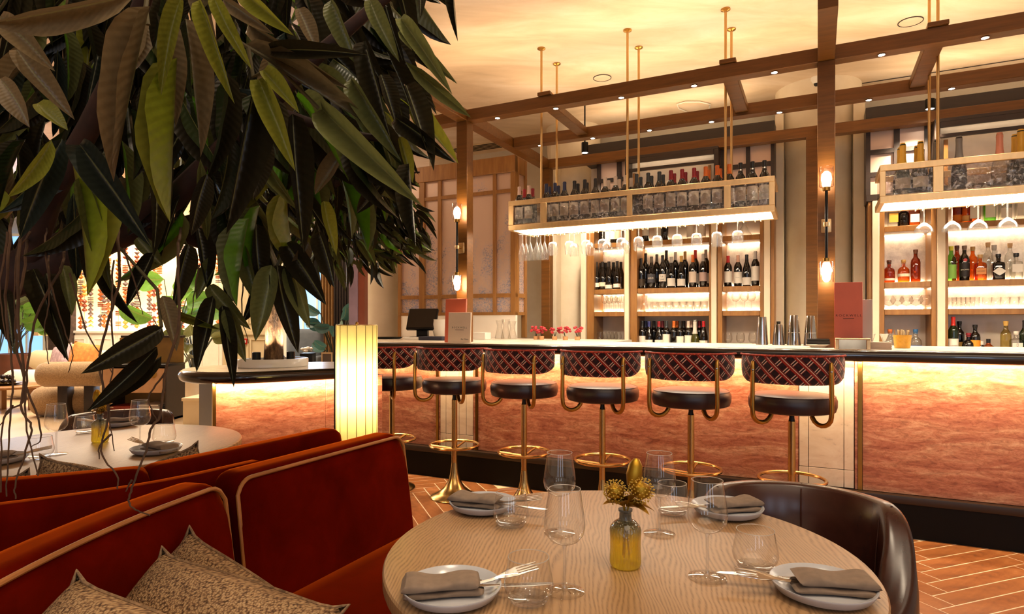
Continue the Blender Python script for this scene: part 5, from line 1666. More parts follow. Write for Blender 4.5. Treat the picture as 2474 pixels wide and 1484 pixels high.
bench(bq2, B2f, -1, .38, .0, .355, m_velvet, 'plinth')

def pillow(loc, rot, w, h, t_, lb, seed=0, grp='tweed cushions'):
    rr = random.Random(seed)
    d = thing('cushion', lb, 'cushion', loc, 0, grp)
    d.rotation_euler = rot
    ph = rr.uniform(0, 6)
    def edge(u, v):
        x, y = u * 2 - 1, v * 2 - 1
        fx = 1 - (.085 * (1 - abs(y) ** 10) + .035 * (1 - y * y) * -1) * abs(x)
        fy = 1 - (.085 * (1 - abs(x) ** 10) + .035 * (1 - x * x) * -1) * abs(y)
        return x * w / 2 * fx, y * h / 2 * fy, x, y
    def mk(sg):
        def f(u, v):
            X, Yy, x, y = edge(u, v)
            z = t_ / 2 * max(0.0, (1 - abs(x) ** 2.4)) ** .5 * max(0.0, (1 - abs(y) ** 2.4)) ** .5
            z += .012 * sin(3 * x + ph) * sin(2.5 * y + ph) * (1 - x * x) * (1 - y * y)
            return Vector((X, Yy, sg * z))
        return f
    N = 26
    mb = MB()
    mb.grid(mk(1), N, N, lambda u, v: (u, v))
    mb.grid(mk(-1), N, N, lambda u, v: (u, v))
    me = mb.mesh('cover', m_tweed, smooth=0)
    bm = bmesh.new()
    bm.from_mesh(me)
    bmesh.ops.remove_doubles(bm, verts=bm.verts, dist=1e-5)
    bmesh.ops.recalc_face_normals(bm, faces=bm.faces)
    for fc in bm.faces:
        fc.smooth = True
    bm.to_mesh(me)
    bm.free()
    put('cover', me, d)
    pts = []
    for k in range(4 * 16):
        s, q = divmod(k, 16)
        q /= 16
        u, v = ((q, 0), (1, q), (1 - q, 1), (0, 1 - q))[s]
        X, Yy, _, _ = edge(u, v)
        pts.append((X, Yy, 0))
    part('seam_cord', MB().tube(pts, .004, 6, closed=True), m_tweedcord, d)
    return d
def basis(wd, up):
    """rotation whose x runs along WD and whose y runs towards UP"""
    x = Vector(wd).normalized()
    y = Vector(up)
    y = (y - x * y.dot(x)).normalized()
    return Matrix((x, y, x.cross(y))).transposed().to_euler()
def pillow_at(TL, wd, up, sz, t_, lb, seed):
    """a cushion hung from its upper left corner"""
    x = Vector(wd).normalized()
    y = Vector(up)
    y = (y - x * y.dot(x)).normalized()
    return pillow(TL + x * sz * .5 - y * sz * .5, basis(wd, up), sz, sz, t_, lb, seed)
pillow_at(at(392, 1322, 1.25), (.93, -.28, -.14), (-.04, .6, .8), .43, .27, 'brown tweed cushion in the middle of the three on the near banquette', 1)
pillow_at(at(458, 1272, 1.44), (.85, -.3, -.36), (-.04, .5, .85), .43, .24, 'brown tweed cushion tucked behind the middle one on the near banquette', 2)
pillow_at(at(186, 1380, 1.05), (.9, -.25, -.2), (-.03, .6, .8), .43, .26, 'brown tweed cushion closest to the banquette corner, cut by the frame', 3)
def far_pillow(p, corner, wd, up, sz, lb, seed):
    x = Vector(wd).normalized()
    y = Vector(up)
    y = (y - x * y.dot(x)).normalized()
    c = p + x * sz * .5 * (1 if corner == 'left' else -1) - y * sz * .5
    return pillow(c, basis(wd, up), sz, sz, .17, lb, seed, 'far tweed cushions')
far_pillow(at(96, 1098, 1.80), 'left', (.85, .35, -.34), (.2, -.25, .9), .36, 'grey tweed cushion showing one corner above the second banquette', 4)
far_pillow(at(70, 1132, 1.74), 'right', (.85, .3, .28), (.1, -.25, .9), .36, 'grey tweed cushion at the frame edge behind the second banquette', 5)
far_pillow(at(478, 1066, 2.06), 'right', (.72, .6, .34), (-.1, -.2, .9), .38, 'grey tweed cushion leaning behind the seam of the second banquette', 6)

# ================================================================== tub chairs
def tub_chair(c, face, lb, hl=.78):
    d = thing('tub_chair', lb, 'chair', (c[0], c[1], 0), face, 'chestnut leather tub chairs')
    # local: back towards +y
    R, T = .27, .06
    AM = radians(132)
    n, m = 60, 22
    def hh(th):
        x = abs(th)
        a, b = radians(58), radians(132)
        if x <= a:
            return hl
        q = (x - a) / (b - a)
        return hl - (hl - .585) * (q * q * (3 - 2 * q))
    def f(u, v):
        th = (u * 2 - 1) * AM
        a = 2 * pi * v
        k = sup(a, 2.8)
        e = max(0.0, (abs(u * 2 - 1) - .93) / .07)
        sh = sqrt(max(0.0, 1 - e * e))
        z1, z0 = hh(th), .2
        z = (z0 + z1) / 2 + (z1 - z0) / 2 * sup(a, 9) * sin(a) * (.97 + .03 * sh)
        Tk = (T if z < z1 - .05 else T * 1.0) + .04 * max(0, min(1, (abs(th) - 1.0) / .7))
        r = R - Tk / 2 + Tk / 2 * k * cos(a) * sh - .02 * (z1 - z)
        return Vector((r * sin(th), r * cos(th), z))
    mb = MB().grid(f, n, m)
    k = n + 1
    for u in (0, 1):
        mb.f.append(tuple(j * k + (n if u else 0) for j in range(m)))
    part('shell', mb, m_brownleather, d, smooth=80)
    for th in (0, radians(64), radians(-64)):
        pts = []
        z1 = hh(th)
        for z, r in ((.5, R - T - .017), (.65, R - T - .0095), (z1 - .035, R - T - .001), (z1 - .012, R - T + .008), (z1 + .0005, R - T / 2), (z1 - .012, R - .008), (z1 - .05, R - .0002), (.55, R - .0035), (.35, R - .0075)):
            pts.append((r * sin(th), r * cos(th), z))
        part('seam', MB().tube(pts, .0022, 6), m_brownleather, d)
    part('seat', MB().lathe([(0, .36), (.19, .36), (.205, .38), (.205, .43), (.19, .455), (.1, .465), (0, .467)], 36), m_brownleather, d)
    for sx_, sy_ in ((1, 1), (-1, 1), (1, -1), (-1, -1)):
        part('leg', MB().tube([(.13 * sx_, .13 * sy_, .36), (.16 * sx_, .16 * sy_, .0)], [.018, .011], 10), m_darkwood, d)
    return d
tub_chair((.742, 1.612), -radians(27), 'dark chestnut leather tub chair pushed up to the near oak table')
tub_chair((1.015, .755), -radians(75), 'chestnut leather tub chair of which only the rim shows at the frame corner', .782)
tub_chair((-2.02, 3.18), radians(25), 'dark leather tub chair behind the far dining table')

# ================================================================== lantern
t = NT('lantern_shade')
t.t.nodes.remove(t.b)
tl = t.n('ShaderNodeBsdfTranslucent')
tl.inputs[0].default_value = (0.92, 0.78, 0.34, 1)
tr = t.n('ShaderNodeBsdfTransparent')
tr.inputs[0].default_value = (1, .93, .7, 1)
df = t.n('ShaderNodeBsdfDiffuse')
df.inputs[0].default_value = (.85, .74, .4, 1)
m1 = t.n('ShaderNodeMixShader')
m1.inputs[0].default_value = .3
t.l(tl.outputs[0], m1.inputs[1])
t.l(df.outputs[0], m1.inputs[2])
t.l(m1.outputs[0], t.out.inputs[0])
m_shade = t.m
LP = Vector((-.70, 2.80, 0))
ln = thing('lantern', 'tall glowing yellow lantern of pleated parchment behind the banquette ends', 'lamp', LP)
nP, rL = 14, .089
zl0, zl1 = .62, 1.243
for k in range(nP):
    a0, a1 = 2 * pi * k / nP, 2 * pi * (k + 1) / nP
    def sf(u, v, a0=a0, a1=a1):
        a = a0 + (a1 - a0) * (.02 + .96 * u)
        r = rL * (1 + .035 * sin(pi * u))
        return Vector((r * cos(a), r * sin(a), zl0 + (zl1 - zl0) * v))
    part('shade_panel', MB().grid(sf, 5, 1), m_shade, ln, smooth=60)
m_rib = plain('lantern_rib', 'b59a3e', .6)
for k in range(nP):
    a = 2 * pi * k / nP
    part('rib', MB().tube([(rL * cos(a), rL * sin(a), zl0), (rL * cos(a), rL * sin(a), zl1)], .0016, 5), m_rib, ln)
for z in (zl0, zl1):
    part('hoop', MB().tube([(rL * 1.01 * cos(2 * pi * i / 42), rL * 1.01 * sin(2 * pi * i / 42), z) for i in range(42)], .0022, 5, closed=True), m_brassl, ln)
part('spine', MB().box(-.099, -.091, -.012, .012, .5, 1.25), m_blackmetal, ln)
part('finial', MB().lathe([(0, 1.26), (.006, 1.255), (.008, 1.248), (.003, 1.24), (.003, 1.2)], 12), m_brassd, ln)
part('finial_bar', MB().box(-.088, .088, -.003, .003, 1.238, 1.242), m_brassd, ln)
part('lamp_base', MB().lathe([(0, 0), (.12, 0), (.12, .012), (.03, .02), (.02, .5), (.095, .58), (.095, .615), (0, .615)], 32), m_blackmetal, ln)
part('lamp_tube', MB().lathe([(0, .86), (.026, .865), (.026, 1.09), (0, 1.095)], 16), emit('lantern_tube', (1.0, .88, .54), 27), ln)

# ================================================================== island counter with the planted tree
AX, AXd = Vector((-1.69, 3.94, 0)), Vector((.83, .56, 0)).normalized()
AXn = Vector((-AXd.y, AXd.x, 0))
IH, IR, IL = .97, .375, .45
isl = thing('island_counter', 'low island counter with lit pink stone front carrying the planter', 'counter', AX, atan2(AXd.y, AXd.x))
def stadium(r, n=24):
    return [(IL + r * cos(-pi / 2 + pi * i / n), r * sin(-pi / 2 + pi * i / n)) for i in range(n + 1)] + [(r * cos(pi / 2 + pi * i / n), r * sin(pi / 2 + pi * i / n)) for i in range(n + 1)]
part('counter_top', MB().prism(stadium(IR - .02), IH - .01, IH), m_marble, isl)
ring = stadium(IR - .03)
part('counter_edge', MB().tube([(x, y, IH - .036) for x, y in ring], .036, 14, closed=True), m_edge, isl, smooth=80)
part('underside', MB().prism(stadium(IR - .05), IH - .06, IH - .03), m_darkwood, isl)
part('stone_panel', MB().box(-.215, .42, -.285, -.26, .08, IH - .062), m_stone, isl, .002, 1)
part('stone_panel', MB().box(.422, .8, -.285, -.26, .08, IH - .062), m_stone, isl, .002, 1)
part('brass_strip', MB().box(-.233, -.217, -.288, -.26, .08, IH - .062), m_brassd, isl)
part('cabinet_body', MB().box(-.233, .8, -.259, .26, .08, IH - .062), m_darkwood, isl)
part('toe_kick', MB().box(-.2, .78, -.26, .24, 0, .079), m_black, isl)
l = light('AREA', 'island_led', (0, 0, 0), 9, AMBER, size=1.0, size_y=.015)
l.matrix_world = Matrix.Translation(AX + AXd * .25 - AXn * .325 + Vector((0, 0, IH - .075))) @ Matrix.Rotation(atan2(AXd.y, AXd.x), 4, 'Z') @ Matrix.Rotation(radians(35), 4, 'X')
PLc = AX + AXd * .17
pl = thing('planter', 'white oval planter ring set on the island counter', 'planter', PLc + Vector((0, 0, IH)), atan2(AXd.y, AXd.x))
part('planter_wall', MB().lathe([(.215, .0005), (.22, .004), (.22, .05), (.216, .054), (.205, .054), (.203, .05), (.203, .012)], 48, sy=.7), m_porcelain, pl)
part('soil', MB().lathe([(.203, .03), (.1, .038), (0, .04)], 36, sy=.7), plain('soil', '1a120c', .95, vary=.5, scale=60), pl)
for i, (sx_, sy_) in enumerate(((-.11, -.02), (.10, -.03))):
    d = thing('uplight', f'{ORD[i]} small black cylinder uplight at the foot of the planted tree', 'spotlight', PLc + AXd * sx_ + AXn * sy_ + Vector((0, 0, IH + .036)), group='uplights in the planter')
    part('can', MB().lathe([(0, 0), (.026, 0), (.026, .06), (.022, .062), (.02, .05)], 20), m_blackmetal, d)
    part('bulb', MB().lathe([(.02, .05), (0, .05)], 14), m_spot, d)
    light('SPOT', 'uplight_beam', PLc + AXd * sx_ * .8 + AXn * (sy_ - .04) + Vector((0, 0, IH + .11)), 22, SOFT, aim=PLc + Vector((0, 0, IH + .6)), size=.02, spot=80)
# ================================================================== the lounge beyond
def box3(x0, x1, y0, y1, z0, z1):
    return MB().box(x0, x1, y0, y1, z0, z1)
def X(px, Y):
    return (px - CXP) / FPX * Y
def Zp(py, Y):
    return EYE + (HZ - py) / FPX * Y
m_cream = plain('cream_panelling', 'dcc9a4', .5, vary=.04)
# lit niche with bead curtains
nY = 13.4
m_amberpl = plain('amber_wash', 'e0be90', .6, vary=.05)
struct('wall_niche', box3(X(150, nY), X(545, nY), nY, nY + .1, 1.0, CEIL), m_amberpl)
struct('wall_niche_side', box3(X(148, nY) - .1, X(150, nY) + .02, nY - .7, nY, 1.0, CEIL), m_amberpl)
light('AREA', 'niche_light', (X(340, nY), nY - .9, 3.4), 170, SOFT, aim=(X(340, nY), nY, 1.8), size=3.2, size_y=.2)
light('AREA', 'niche_light', (X(340, nY), nY - .5, 1.12), 60, SOFT, aim=(X(340, nY), nY + .3, 2.2), size=3.2, size_y=.1)
bead_m = [plain('amber_bead', 'a8541c', .3, vary=.3), plain('smoke_bead', '5a4a48', .3, vary=.3), plain('rust_bead', '7a3014', .3, vary=.2), plain('honey_bead', 'd08a3a', .25)]
bead_me = []
for i, m in enumerate(bead_m):
    bead_me.append(MB().lathe([(0, -.045), (.02, -.04), (.052, -.006), (.052, .006), (.02, .04), (0, .045)], 10).mesh('bead', m, smooth=50))
disc_me = [MB().lathe([(0, -.014), (.05, -.012), (.055, 0), (.05, .012), (0, .014)], 10).mesh('bead', m, smooth=50) for m in bead_m]
rb = random.Random(5)
m_cord = plain('bead_cord', '6a4a2a', .7)
bxs = (170, 195, 204, 219, 243, 252, 262, 286, 303, 321, 331, 361, 372, 385, 440, 485, 527)
for i, px in enumerate(bxs):
    Y = 12.95 - .1 * (i % 3)
    d = thing('bead_string', f'hanging string of amber and smoky glass discs, {ORD[i]} from the left in the lit niche', 'bead string', (X(px, Y), Y, CEIL), group='bead strings in the niche')
    part('cord', MB().tube([(0, 0, 0), (0, 0, 1.13 - CEIL)], .004, 5), m_cord, d)
    z = 1.15 + rb.uniform(0, .06)
    while z < 2.75:
        run = rb.randint(2, 5)
        mi = rb.choice((0, 0, 1, 2, 3))
        if rb.random() < .45:
            for k in range(run):
                put('bead', disc_me[1 if mi == 3 else mi], d, (0, 0, z - CEIL))
                z += .034
            z += .02
        else:
            for k in range(min(run, 3)):
                put('bead', bead_me[mi], d, (0, 0, z + .03 - CEIL))
                z += .088
        if rb.random() < .3:
            z += rb.uniform(.05, .2)
# white sideboard
Y = 12.2
x0, x1 = X(152, Y), X(540, Y)
sb = thing('sideboard', 'long white panelled sideboard under the bead curtains', 'sideboard', ((x0 + x1) / 2, Y, 0))
w = (x1 - x0) / 2
part('carcass', box3(-w, w, .02, .6, .06, 1.06), m_white, sb)
part('top', box3(-w - .03, w + .03, -.03, .62, 1.061, 1.11), m_porcelain, sb, .008)
for k in range(6):
    a, b = -w + 2 * w * k / 6 + .03, -w + 2 * w * (k + 1) / 6 - .03
    dr = part('door', box3(a, b, .0, .019, .12, 1.02), m_white, sb, .003, 1)
    part('raised_frame', MB().tube([(a + .07, -.003, .2), (b - .07, -.003, .2), (b - .07, -.003, .94), (a + .07, -.003, .94)], .012, 6, closed=True), m_white, dr)
part('plinth', box3(-w + .05, w - .05, .05, .55, 0, .059), m_darkwood, sb)
# rough dark pillar
Y = 11.9
struct('pillar', box3(X(116, Y), X(153, Y), Y, Y + .35, 0, CEIL), plain('rough_stone', '3c2c24', .9, vary=.5, scale=14))
# panelled wall with the red alarm button
Y = 9.6
struct('wall_panelled', box3(X(538, Y), X(655, Y), Y, Y + .2, 0, CEIL), m_cream)
wp = bpy.data.objects['wall_panelled']
for z0, z1 in ((.2, 1.0), (1.25, 3.2)):
    for a, b in ((548, 600), (606, 650)):
        xa, xb = X(a, Y), X(b, Y)
        part('panel_moulding', MB().tube([(xa, Y - .004, z0), (xb, Y - .004, z0), (xb, Y - .004, z1), (xa, Y - .004, z1)], .018, 6, closed=True), m_cream, wp)
part('dado_rail', box3(X(538, Y), X(655, Y), Y - .03, Y - .001, 1.08, 1.14), m_cream, wp)
d = thing('fire_alarm', 'small red square fire alarm button on the cream panelled wall', 'fire alarm', (X(592, Y), Y - .03, Zp(825, Y)))
part('alarm_box', box3(-.045, .045, 0, .029, -.045, .045), plain('alarm_red', 'b01c12', .4), d, .006)
part('alarm_glass', box3(-.025, .025, -.003, -.0005, -.02, .02), m_porcelain, d)
# windows with evening-blue daylight
m_sky1 = emit('evening_window', (.25, .52, 1.0), .9)
def window(nm, px0, px1, z0, z1, Y, bars):
    a, b = X(px0, Y), X(px1, Y)
    wn = struct(nm, box3(a - .06, a, Y - .06, Y + .06, z0, z1).box(b, b + .06, Y - .06, Y + .06, z0, z1).box(a, b, Y - .06, Y + .06, z0 - .06, z0).box(a, b, Y - .06, Y + .06, z1, z1 + .06), m_white)
    part('pane', box3(a, b, Y + .02, Y + .03, z0, z1), m_sky1, wn)
    for k in range(1, bars):
        x = a + (b - a) * k / bars
        part('glazing_bar', box3(x - .02, x + .02, Y - .03, Y + .015, z0, z1), m_white, wn)
window('window_1', 700, 800, .3, 3.2, 13.9, 3)
window('window_2', -60, 108, .5, 3.2, 13.9, 4)
light('AREA', 'window_light', (X(750, 13.5), 13.4, 1.8), 55, COOL, rot=(-pi / 2, 0, 0), size=.9, size_y=2.4)
light('AREA', 'window_light', (X(30, 13.5), 13.4, 1.8), 60, COOL, rot=(-pi / 2, 0, 0), size=1.5, size_y=2.4)
light('AREA', 'lounge_glow', (-6.2, 9.5, 3.5), 330, SOFT, rot=(0, 0, 0), size=3.5, size_y=4)
light('AREA', 'lounge_glow', (-3.0, 7.2, 3.5), 36, SOFT, rot=(0, 0, 0), size=1.5, size_y=2)
# curtain in folds
Y = 12.6
a, b = X(775, Y), X(812, Y)
mb = MB()
mb.grid(lambda u, v: Vector((a + (b - a) * u, Y + .05 * sin(u * 2 * pi * 5) * (1 - .3 * v), .02 + 3.3 * v)), 60, 4)
tag(put('curtain', mb.mesh('curtain', plain('tan_curtain', '9c7a50', .9, vary=.1), smooth=70)), 'tan floor-length curtain in folds beside the evening window', 'curtain')
# dark slatted panel
Y = 9.3
a, b = X(806, Y), X(852, Y)
dp = thing('slatted_screen', 'tall dark slatted timber panel behind the blue-leaved plant', 'screen', ((a + b) / 2, Y, 0))
part('backing', box3((a - b) / 2, (b - a) / 2, .0, .04, 0, 3.3), m_darkwood, dp)
for k in range(7):
    x = (a - b) / 2 + (b - a) * (k + .5) / 7
    part('slat', box3(x - .012, x + .012, -.025, -.001, 0, 3.3), m_darkwood, dp)
# grey lounge chair, glass-topped table and ornaments in the far room
m_greyf = plain('grey_upholstery', '5a6068', .9)
Y = 11.5
gc = thing('lounge_chair', 'blue-grey upholstered armchair by the evening window', 'chair', (X(722, Y), Y, 0))
part('seat', box3(-.42, .42, -.4, .4, .2, .45), m_greyf, gc, .06, 3)
part('backrest', box3(-.35, .35, .25, .45, .46, 1.15), m_greyf, gc, .09, 3)
for sx_ in (-.42, .42):
    part('armrest', box3(sx_ - .07, sx_ + .07, -.38, .3, .3, .66), m_greyf, gc, .05, 3)
for sx_ in (-.35, .35):
    for sy_ in (-.32, .32):
        part('leg', MB().tube([(sx_, sy_, .2), (sx_, sy_, 0)], .022, 8), m_darkwood, gc)
Y = 8.0
gt = thing('side_table', 'glass sided display table with picture frame before the evening window', 'table', (X(770, Y), Y, 0))
wT = (X(815, Y) - X(722, Y)) / 2
part('tabletop', box3(-wT, wT, -.25, .25, .70, .72), m_paneglass, gt)
part('lower_shelf', box3(-wT + .01, wT - .01, -.24, .24, .38, .40), m_greyf, gt)
for sx_ in (-wT + .015, wT - .015):
    for sy_ in (-.235, .235):
        part('leg', MB().tube([(sx_, sy_, 0), (sx_, sy_, .699)], .012, 8), m_brassd, gt)
pf = thing('picture_frame', 'small pale picture frame standing on the display table', 'picture frame', (X(790, Y), Y, .7205))
for q in (box3(-.07, .07, -.008, .008, 0, .018), box3(-.07, .07, -.008, .008, .14, .158), box3(-.07, -.055, -.008, .008, .018, .14), box3(.055, .07, -.008, .008, .018, .14)):
    part('frame_side', q, m_brassl, pf)
part('print', box3(-.055, .055, .0, .004, .018, .14), plain('sepia_print', '5a4a40', .7), pf)
fp = thing('flower_box', 'black cube pot with white blossom on the display table', 'flower pot', (X(744, Y), Y, .7205))
part('pot', box3(-.08, .08, -.08, .08, 0, .15), m_blackmetal, fp, .006)
rr = random.Random(9)
for k in range(12):
    a = rr.uniform(0, 6.28)
    r = .07 * sqrt(rr.random())
    part('blossom', MB().lathe([(0, -.02), (.022, -.008), (.03, .006), (.015, .02), (0, .02)], 7, (r * cos(a), r * sin(a), .17 + rr.uniform(0, .05))), m_porcelain, fp)
# leafy plants ------------------------------------------------------
def leafmat(nm, top, under, lime=0.0, rough=.36):
    t = NT(nm)
    geo = t.n('ShaderNodeNewGeometry')
    tc = t.n('ShaderNodeTexCoord')
    sp = t.n('ShaderNodeSeparateXYZ')
    t.l(tc.outputs['UV'], sp.inputs[0])
    mid = t.math('ABSOLUTE', t.math('SUBTRACT', sp.outputs[0], .5))
    rib = t.math('LESS_THAN', mid, .028)
    ve = t.math('SINE', t.math('MULTIPLY', t.math('ADD', sp.outputs[1], t.math('MULTIPLY', mid, -.3)), 105.0))
    oi = t.n('ShaderNodeObjectInfo')
    col = t.mixc(geo.outputs['Backfacing'], top, under)
    nz = t.noise(t.coord('UV', (3, 9, 1)), 2.0, 4)
    col = t.mixc(t.math('MULTIPLY', nz, .5), col, '1a1e0a')
    col = t.mixc(t.math('MULTIPLY', rib, .5), col, '8c8a4c')
    hs = t.n('ShaderNodeHueSaturation')
    t.l(col, hs.inputs['Color'])
    t.l(t.math('MULTIPLY_ADD', oi.outputs['Random'], .6, .7), hs.inputs['Value'])
    t.l(hs.outputs[0], t.b.inputs['Base Color'])
    t.set(Roughness=rough, Specular_IOR_Level=.45)
    bp = t.n('ShaderNodeBump')
    bp.inputs['Strength'].default_value = .11
    bp.inputs['Distance'].default_value = .0025
    t.l(ve, bp.inputs['Height'])
    t.l(bp.outputs[0], t.b.inputs['Normal'])
    tl = t.n('ShaderNodeBsdfTranslucent')
    t.l(hs.outputs[0], tl.inputs[0])
    mx = t.n('ShaderNodeMixShader')
    mx.inputs[0].default_value = .18 + lime
    t.l(t.b.outputs[0], mx.inputs[1])
    t.l(tl.outputs[0], mx.inputs[2])
    t.l(mx.outputs[0], t.out.inputs[0])
    return t.m
LM = {'d': leafmat('leaf_dark', '18240a', '2c2416'), 'g': leafmat('leaf_green', '62a018', '6e7040', .1), 'l': leafmat('leaf_lime', '8e9a24', '8a8a30', .2),
      't': leafmat('leaf_taupe', '7a6648', '857050'), 'b': leafmat('leaf_blue', '1a2626', '2a302a'), 'p': leafmat('plant_green', '4f8a2a', '6a9a3a', .2), 'm': leafmat('plant_blue', '3a6c70', '4a7a74', .1)}
_lf = {}
def leaf_mesh(key, mk, bend, fold, shape='lance', nv=10):
    k = (key, mk, shape, nv)
    if k not in _lf:
        def wprof(v):
            if shape == 'lance':
                return max(0.0, (v ** .62) * ((1 - v) ** .85) * 2.05) * .5
            return max(0.0, (v ** .5) * ((1 - v) ** .45) * 1.35) * .5
        sick = (.0, .5, -.45, .25)[key % 4] * .75
        def f(u, v):
            s_ = u * 2 - 1
            w = wprof(min(.999, v))
            return Vector((v, s_ * w + sick * v * (1 - v), -bend * v * v + bend * v * .0 + fold * abs(s_) * w * 1.1 + .012 * sin(v * 14 + key) * s_ * w * 4))
        _lf[k] = MB().grid(f, 4, nv, lambda u, v: (u, v)).mesh('leaf', LM[mk], smooth=80)
    return _lf[k]
def leaf_matrix(base, tip, width, face, roll=0.0):
    x = tip - base
    L = x.length
    x = x / L
    z = face - x * face.dot(x)
    z = z.normalized() if z.length > 1e-5 else x.orthogonal().normalized()
    y = z.cross(x)
    R = Matrix((x, y, z)).transposed()
    if roll:
        R = R @ Matrix.Rotation(roll, 3, 'X')
    return Matrix.Translation(base) @ R.to_4x4() @ Matrix.Diagonal((L, width, L, 1))
def put_leaf(parent, base, tip, width, mk, roll=0.0, var=0, face=None, shape='lance', bends=(.08, .16, .24, .03)):
    face = face if face is not None else (Vector((0, 0, EYE)) - base).normalized()
    v = var % len(bends)
    me = leaf_mesh(v, mk, bends[v], .6, shape)
    M_ = leaf_matrix(base, tip, width, face, roll)
    return put('leaf', me, parent, mat=parent.matrix_basis.inverted() @ M_)
def pot_plant(nm, lb, c, potr, poth, potm, leaves, seed, mk, stem_h, spread, size, shape='oval'):
    rr = random.Random(seed)
    d = thing(nm, lb, 'plant', c)
    part('pot', MB().lathe([(0, 0), (potr * .8, 0), (potr, poth), (potr * .92, poth), (potr * .88, poth * .9), (0, poth * .9)], 24), potm, d)
    for k in range(leaves):
        a = rr.uniform(0, 6.28)
        q = rr.uniform(.3, 1)
        h = poth + stem_h * rr.uniform(.45, 1)
        b = Vector((spread * q * .6 * cos(a), spread * q * .6 * sin(a), h))
        part('stem', MB().tube([(0, 0, poth * .9), (b.x * .4, b.y * .4, poth + (h - poth) * .6), b], .008, 5), m_leafd, d)
        s_ = size * rr.uniform(.7, 1.1)
        tip = b + Vector((cos(a) * s_ * .8, sin(a) * s_ * .8, s_ * rr.uniform(-.35, .55)))
        put_leaf(d, Vector(c) + b, Vector(c) + tip, s_ * .75, mk, rr.uniform(-.6, .6), k, shape=shape)
    return d
pot_plant('monstera', 'blue-green monstera plant beside the lavender door jamb', (X(818, 8.6), 8.6, 0), .16, .3, plain('rust_pot', 'a0562a', .7), 18, 1, 'm', 1.25, .42, .3)
pot_plant('banana_plant', 'tall broad-leaved green plant before the bead niche', (X(420, 11.0), 11.0, 0), .25, .45, m_white, 11, 4, 'p', 1.65, .9, .75)
pot_plant('potted_plant', 'green leafy plant in a white pot beside the drawer console', (X(470, 9.0), 9.0, 0), .2, .42, m_white, 14, 6, 'g', .75, .5, .36)
pot_plant('potted_plant', 'green plant in a brown pot by the far window', (X(36, 11.4), 11.4, 0), .3, .7, plain('brown_pot', '5a3020', .4), 16, 8, 'p', 1.0, .6, .45)
pot_plant('potted_plant', 'tall green plant at the frame edge by the far window', (X(-5, 12.9), 12.9, 0), .3, .6, m_white, 14, 12, 'g', 1.6, .8, .6)
# boucle armchair made of rolls
t = NT('boucle')
t.base(t.ramp(t.noise(t.coord('Object'), 90, 3), [(.3, '8a6c48'), (.7, 'b5946a')]))
t.set(Roughness=.95, Sheen_Weight=.3)
t.bump(t.noise(t.coord('Object'), 120, 2), .6, .01)
m_boucle = t.m
Y = 8.3
ac = thing('armchair', 'tan boucle armchair made of plump rolls on dark timber slabs', 'armchair', (X(160, Y), Y, 0), .12)
def roll(nm, x0, x1, y, z, r, m, par, sq=1.0):
    pts = [(x0, .55), (x0 + .03, .85), (x0 + .09, 1), (x1 - .09, 1), (x1 - .03, .85), (x1, .55)]
    mb = MB()
    n = 28
    vs, fs = [], []
    for px_, k in pts:
        for i in range(n):
            a = 2 * pi * i / n
            vs.append((px_, y + r * k * cos(a), z + r * k * sq * sin(a)))
    for j in range(len(pts) - 1):
        for i in range(n):
            fs.append((j * n + i, j * n + (i + 1) % n, (j + 1) * n + (i + 1) % n, (j + 1) * n + i))
    fs += [tuple(range(n)), tuple((len(pts) - 1) * n + i for i in range(n))]
    part(nm, mb.add(vs, fs), m, par, smooth=80)
roll('back_roll', -.28, .55, -.1, .58, .165, m_boucle, ac)
roll('seat_roll', -.48, .3, .15, .2, .2, m_boucle, ac)
roll('side_roll', -.46, .3, .5, .36, .14, m_cream, ac)
part('support_slab', box3(-.02, .1, -.16, .0, 0, .43), m_darkwood, ac, .004)
part('support_slab', box3(.3, .42, -.16, .0, 0, .43), m_darkwood, ac, .004)
# long cream sofa behind with three cushions
Y = 10.4
sf = thing('sofa', 'long cream rolled sofa behind the boucle armchair', 'sofa', (X(140, Y), Y, 0), -.1)
roll('back_roll', -.75, .75, .3, .62, .17, m_cream, sf)
roll('seat', -.8, .8, -.1, .25, .26, m_white, sf, .9)
def small_pillow(px, py, Y, col, lb, k):
    d = thing('cushion', lb, 'cushion', at(px, py, Y), 0, 'sofa cushions')
    d.rotation_euler = (radians(70), .2 * (k - 1), .3 * (k - 1))
    def mk(sg):
        return lambda u, v: Vector(((u - .5) * .42 * (1 - .1 * (1 - abs(v * 2 - 1))), (v - .5) * .42 * (1 - .1 * (1 - abs(u * 2 - 1))), sg * .08 * ((1 - abs(u * 2 - 1) ** 2.5) * (1 - abs(v * 2 - 1) ** 2.5)) ** .5))
    me = MB().grid(mk(1), 10, 10).grid(mk(-1), 10, 10)
    part('cover', me, plain('pillow_' + col, col, .9, vary=.3, scale=20), d, smooth=80)
small_pillow(146, 862, 10.3, 'b59aa0', 'pale mauve patterned cushion on the cream sofa', 0)
small_pillow(180, 858, 10.35, 'd8a070', 'peach cushion in the middle of the cream sofa', 1)
small_pillow(205, 858, 10.3, 'c07a3a', 'orange woven cushion on the cream sofa', 2)
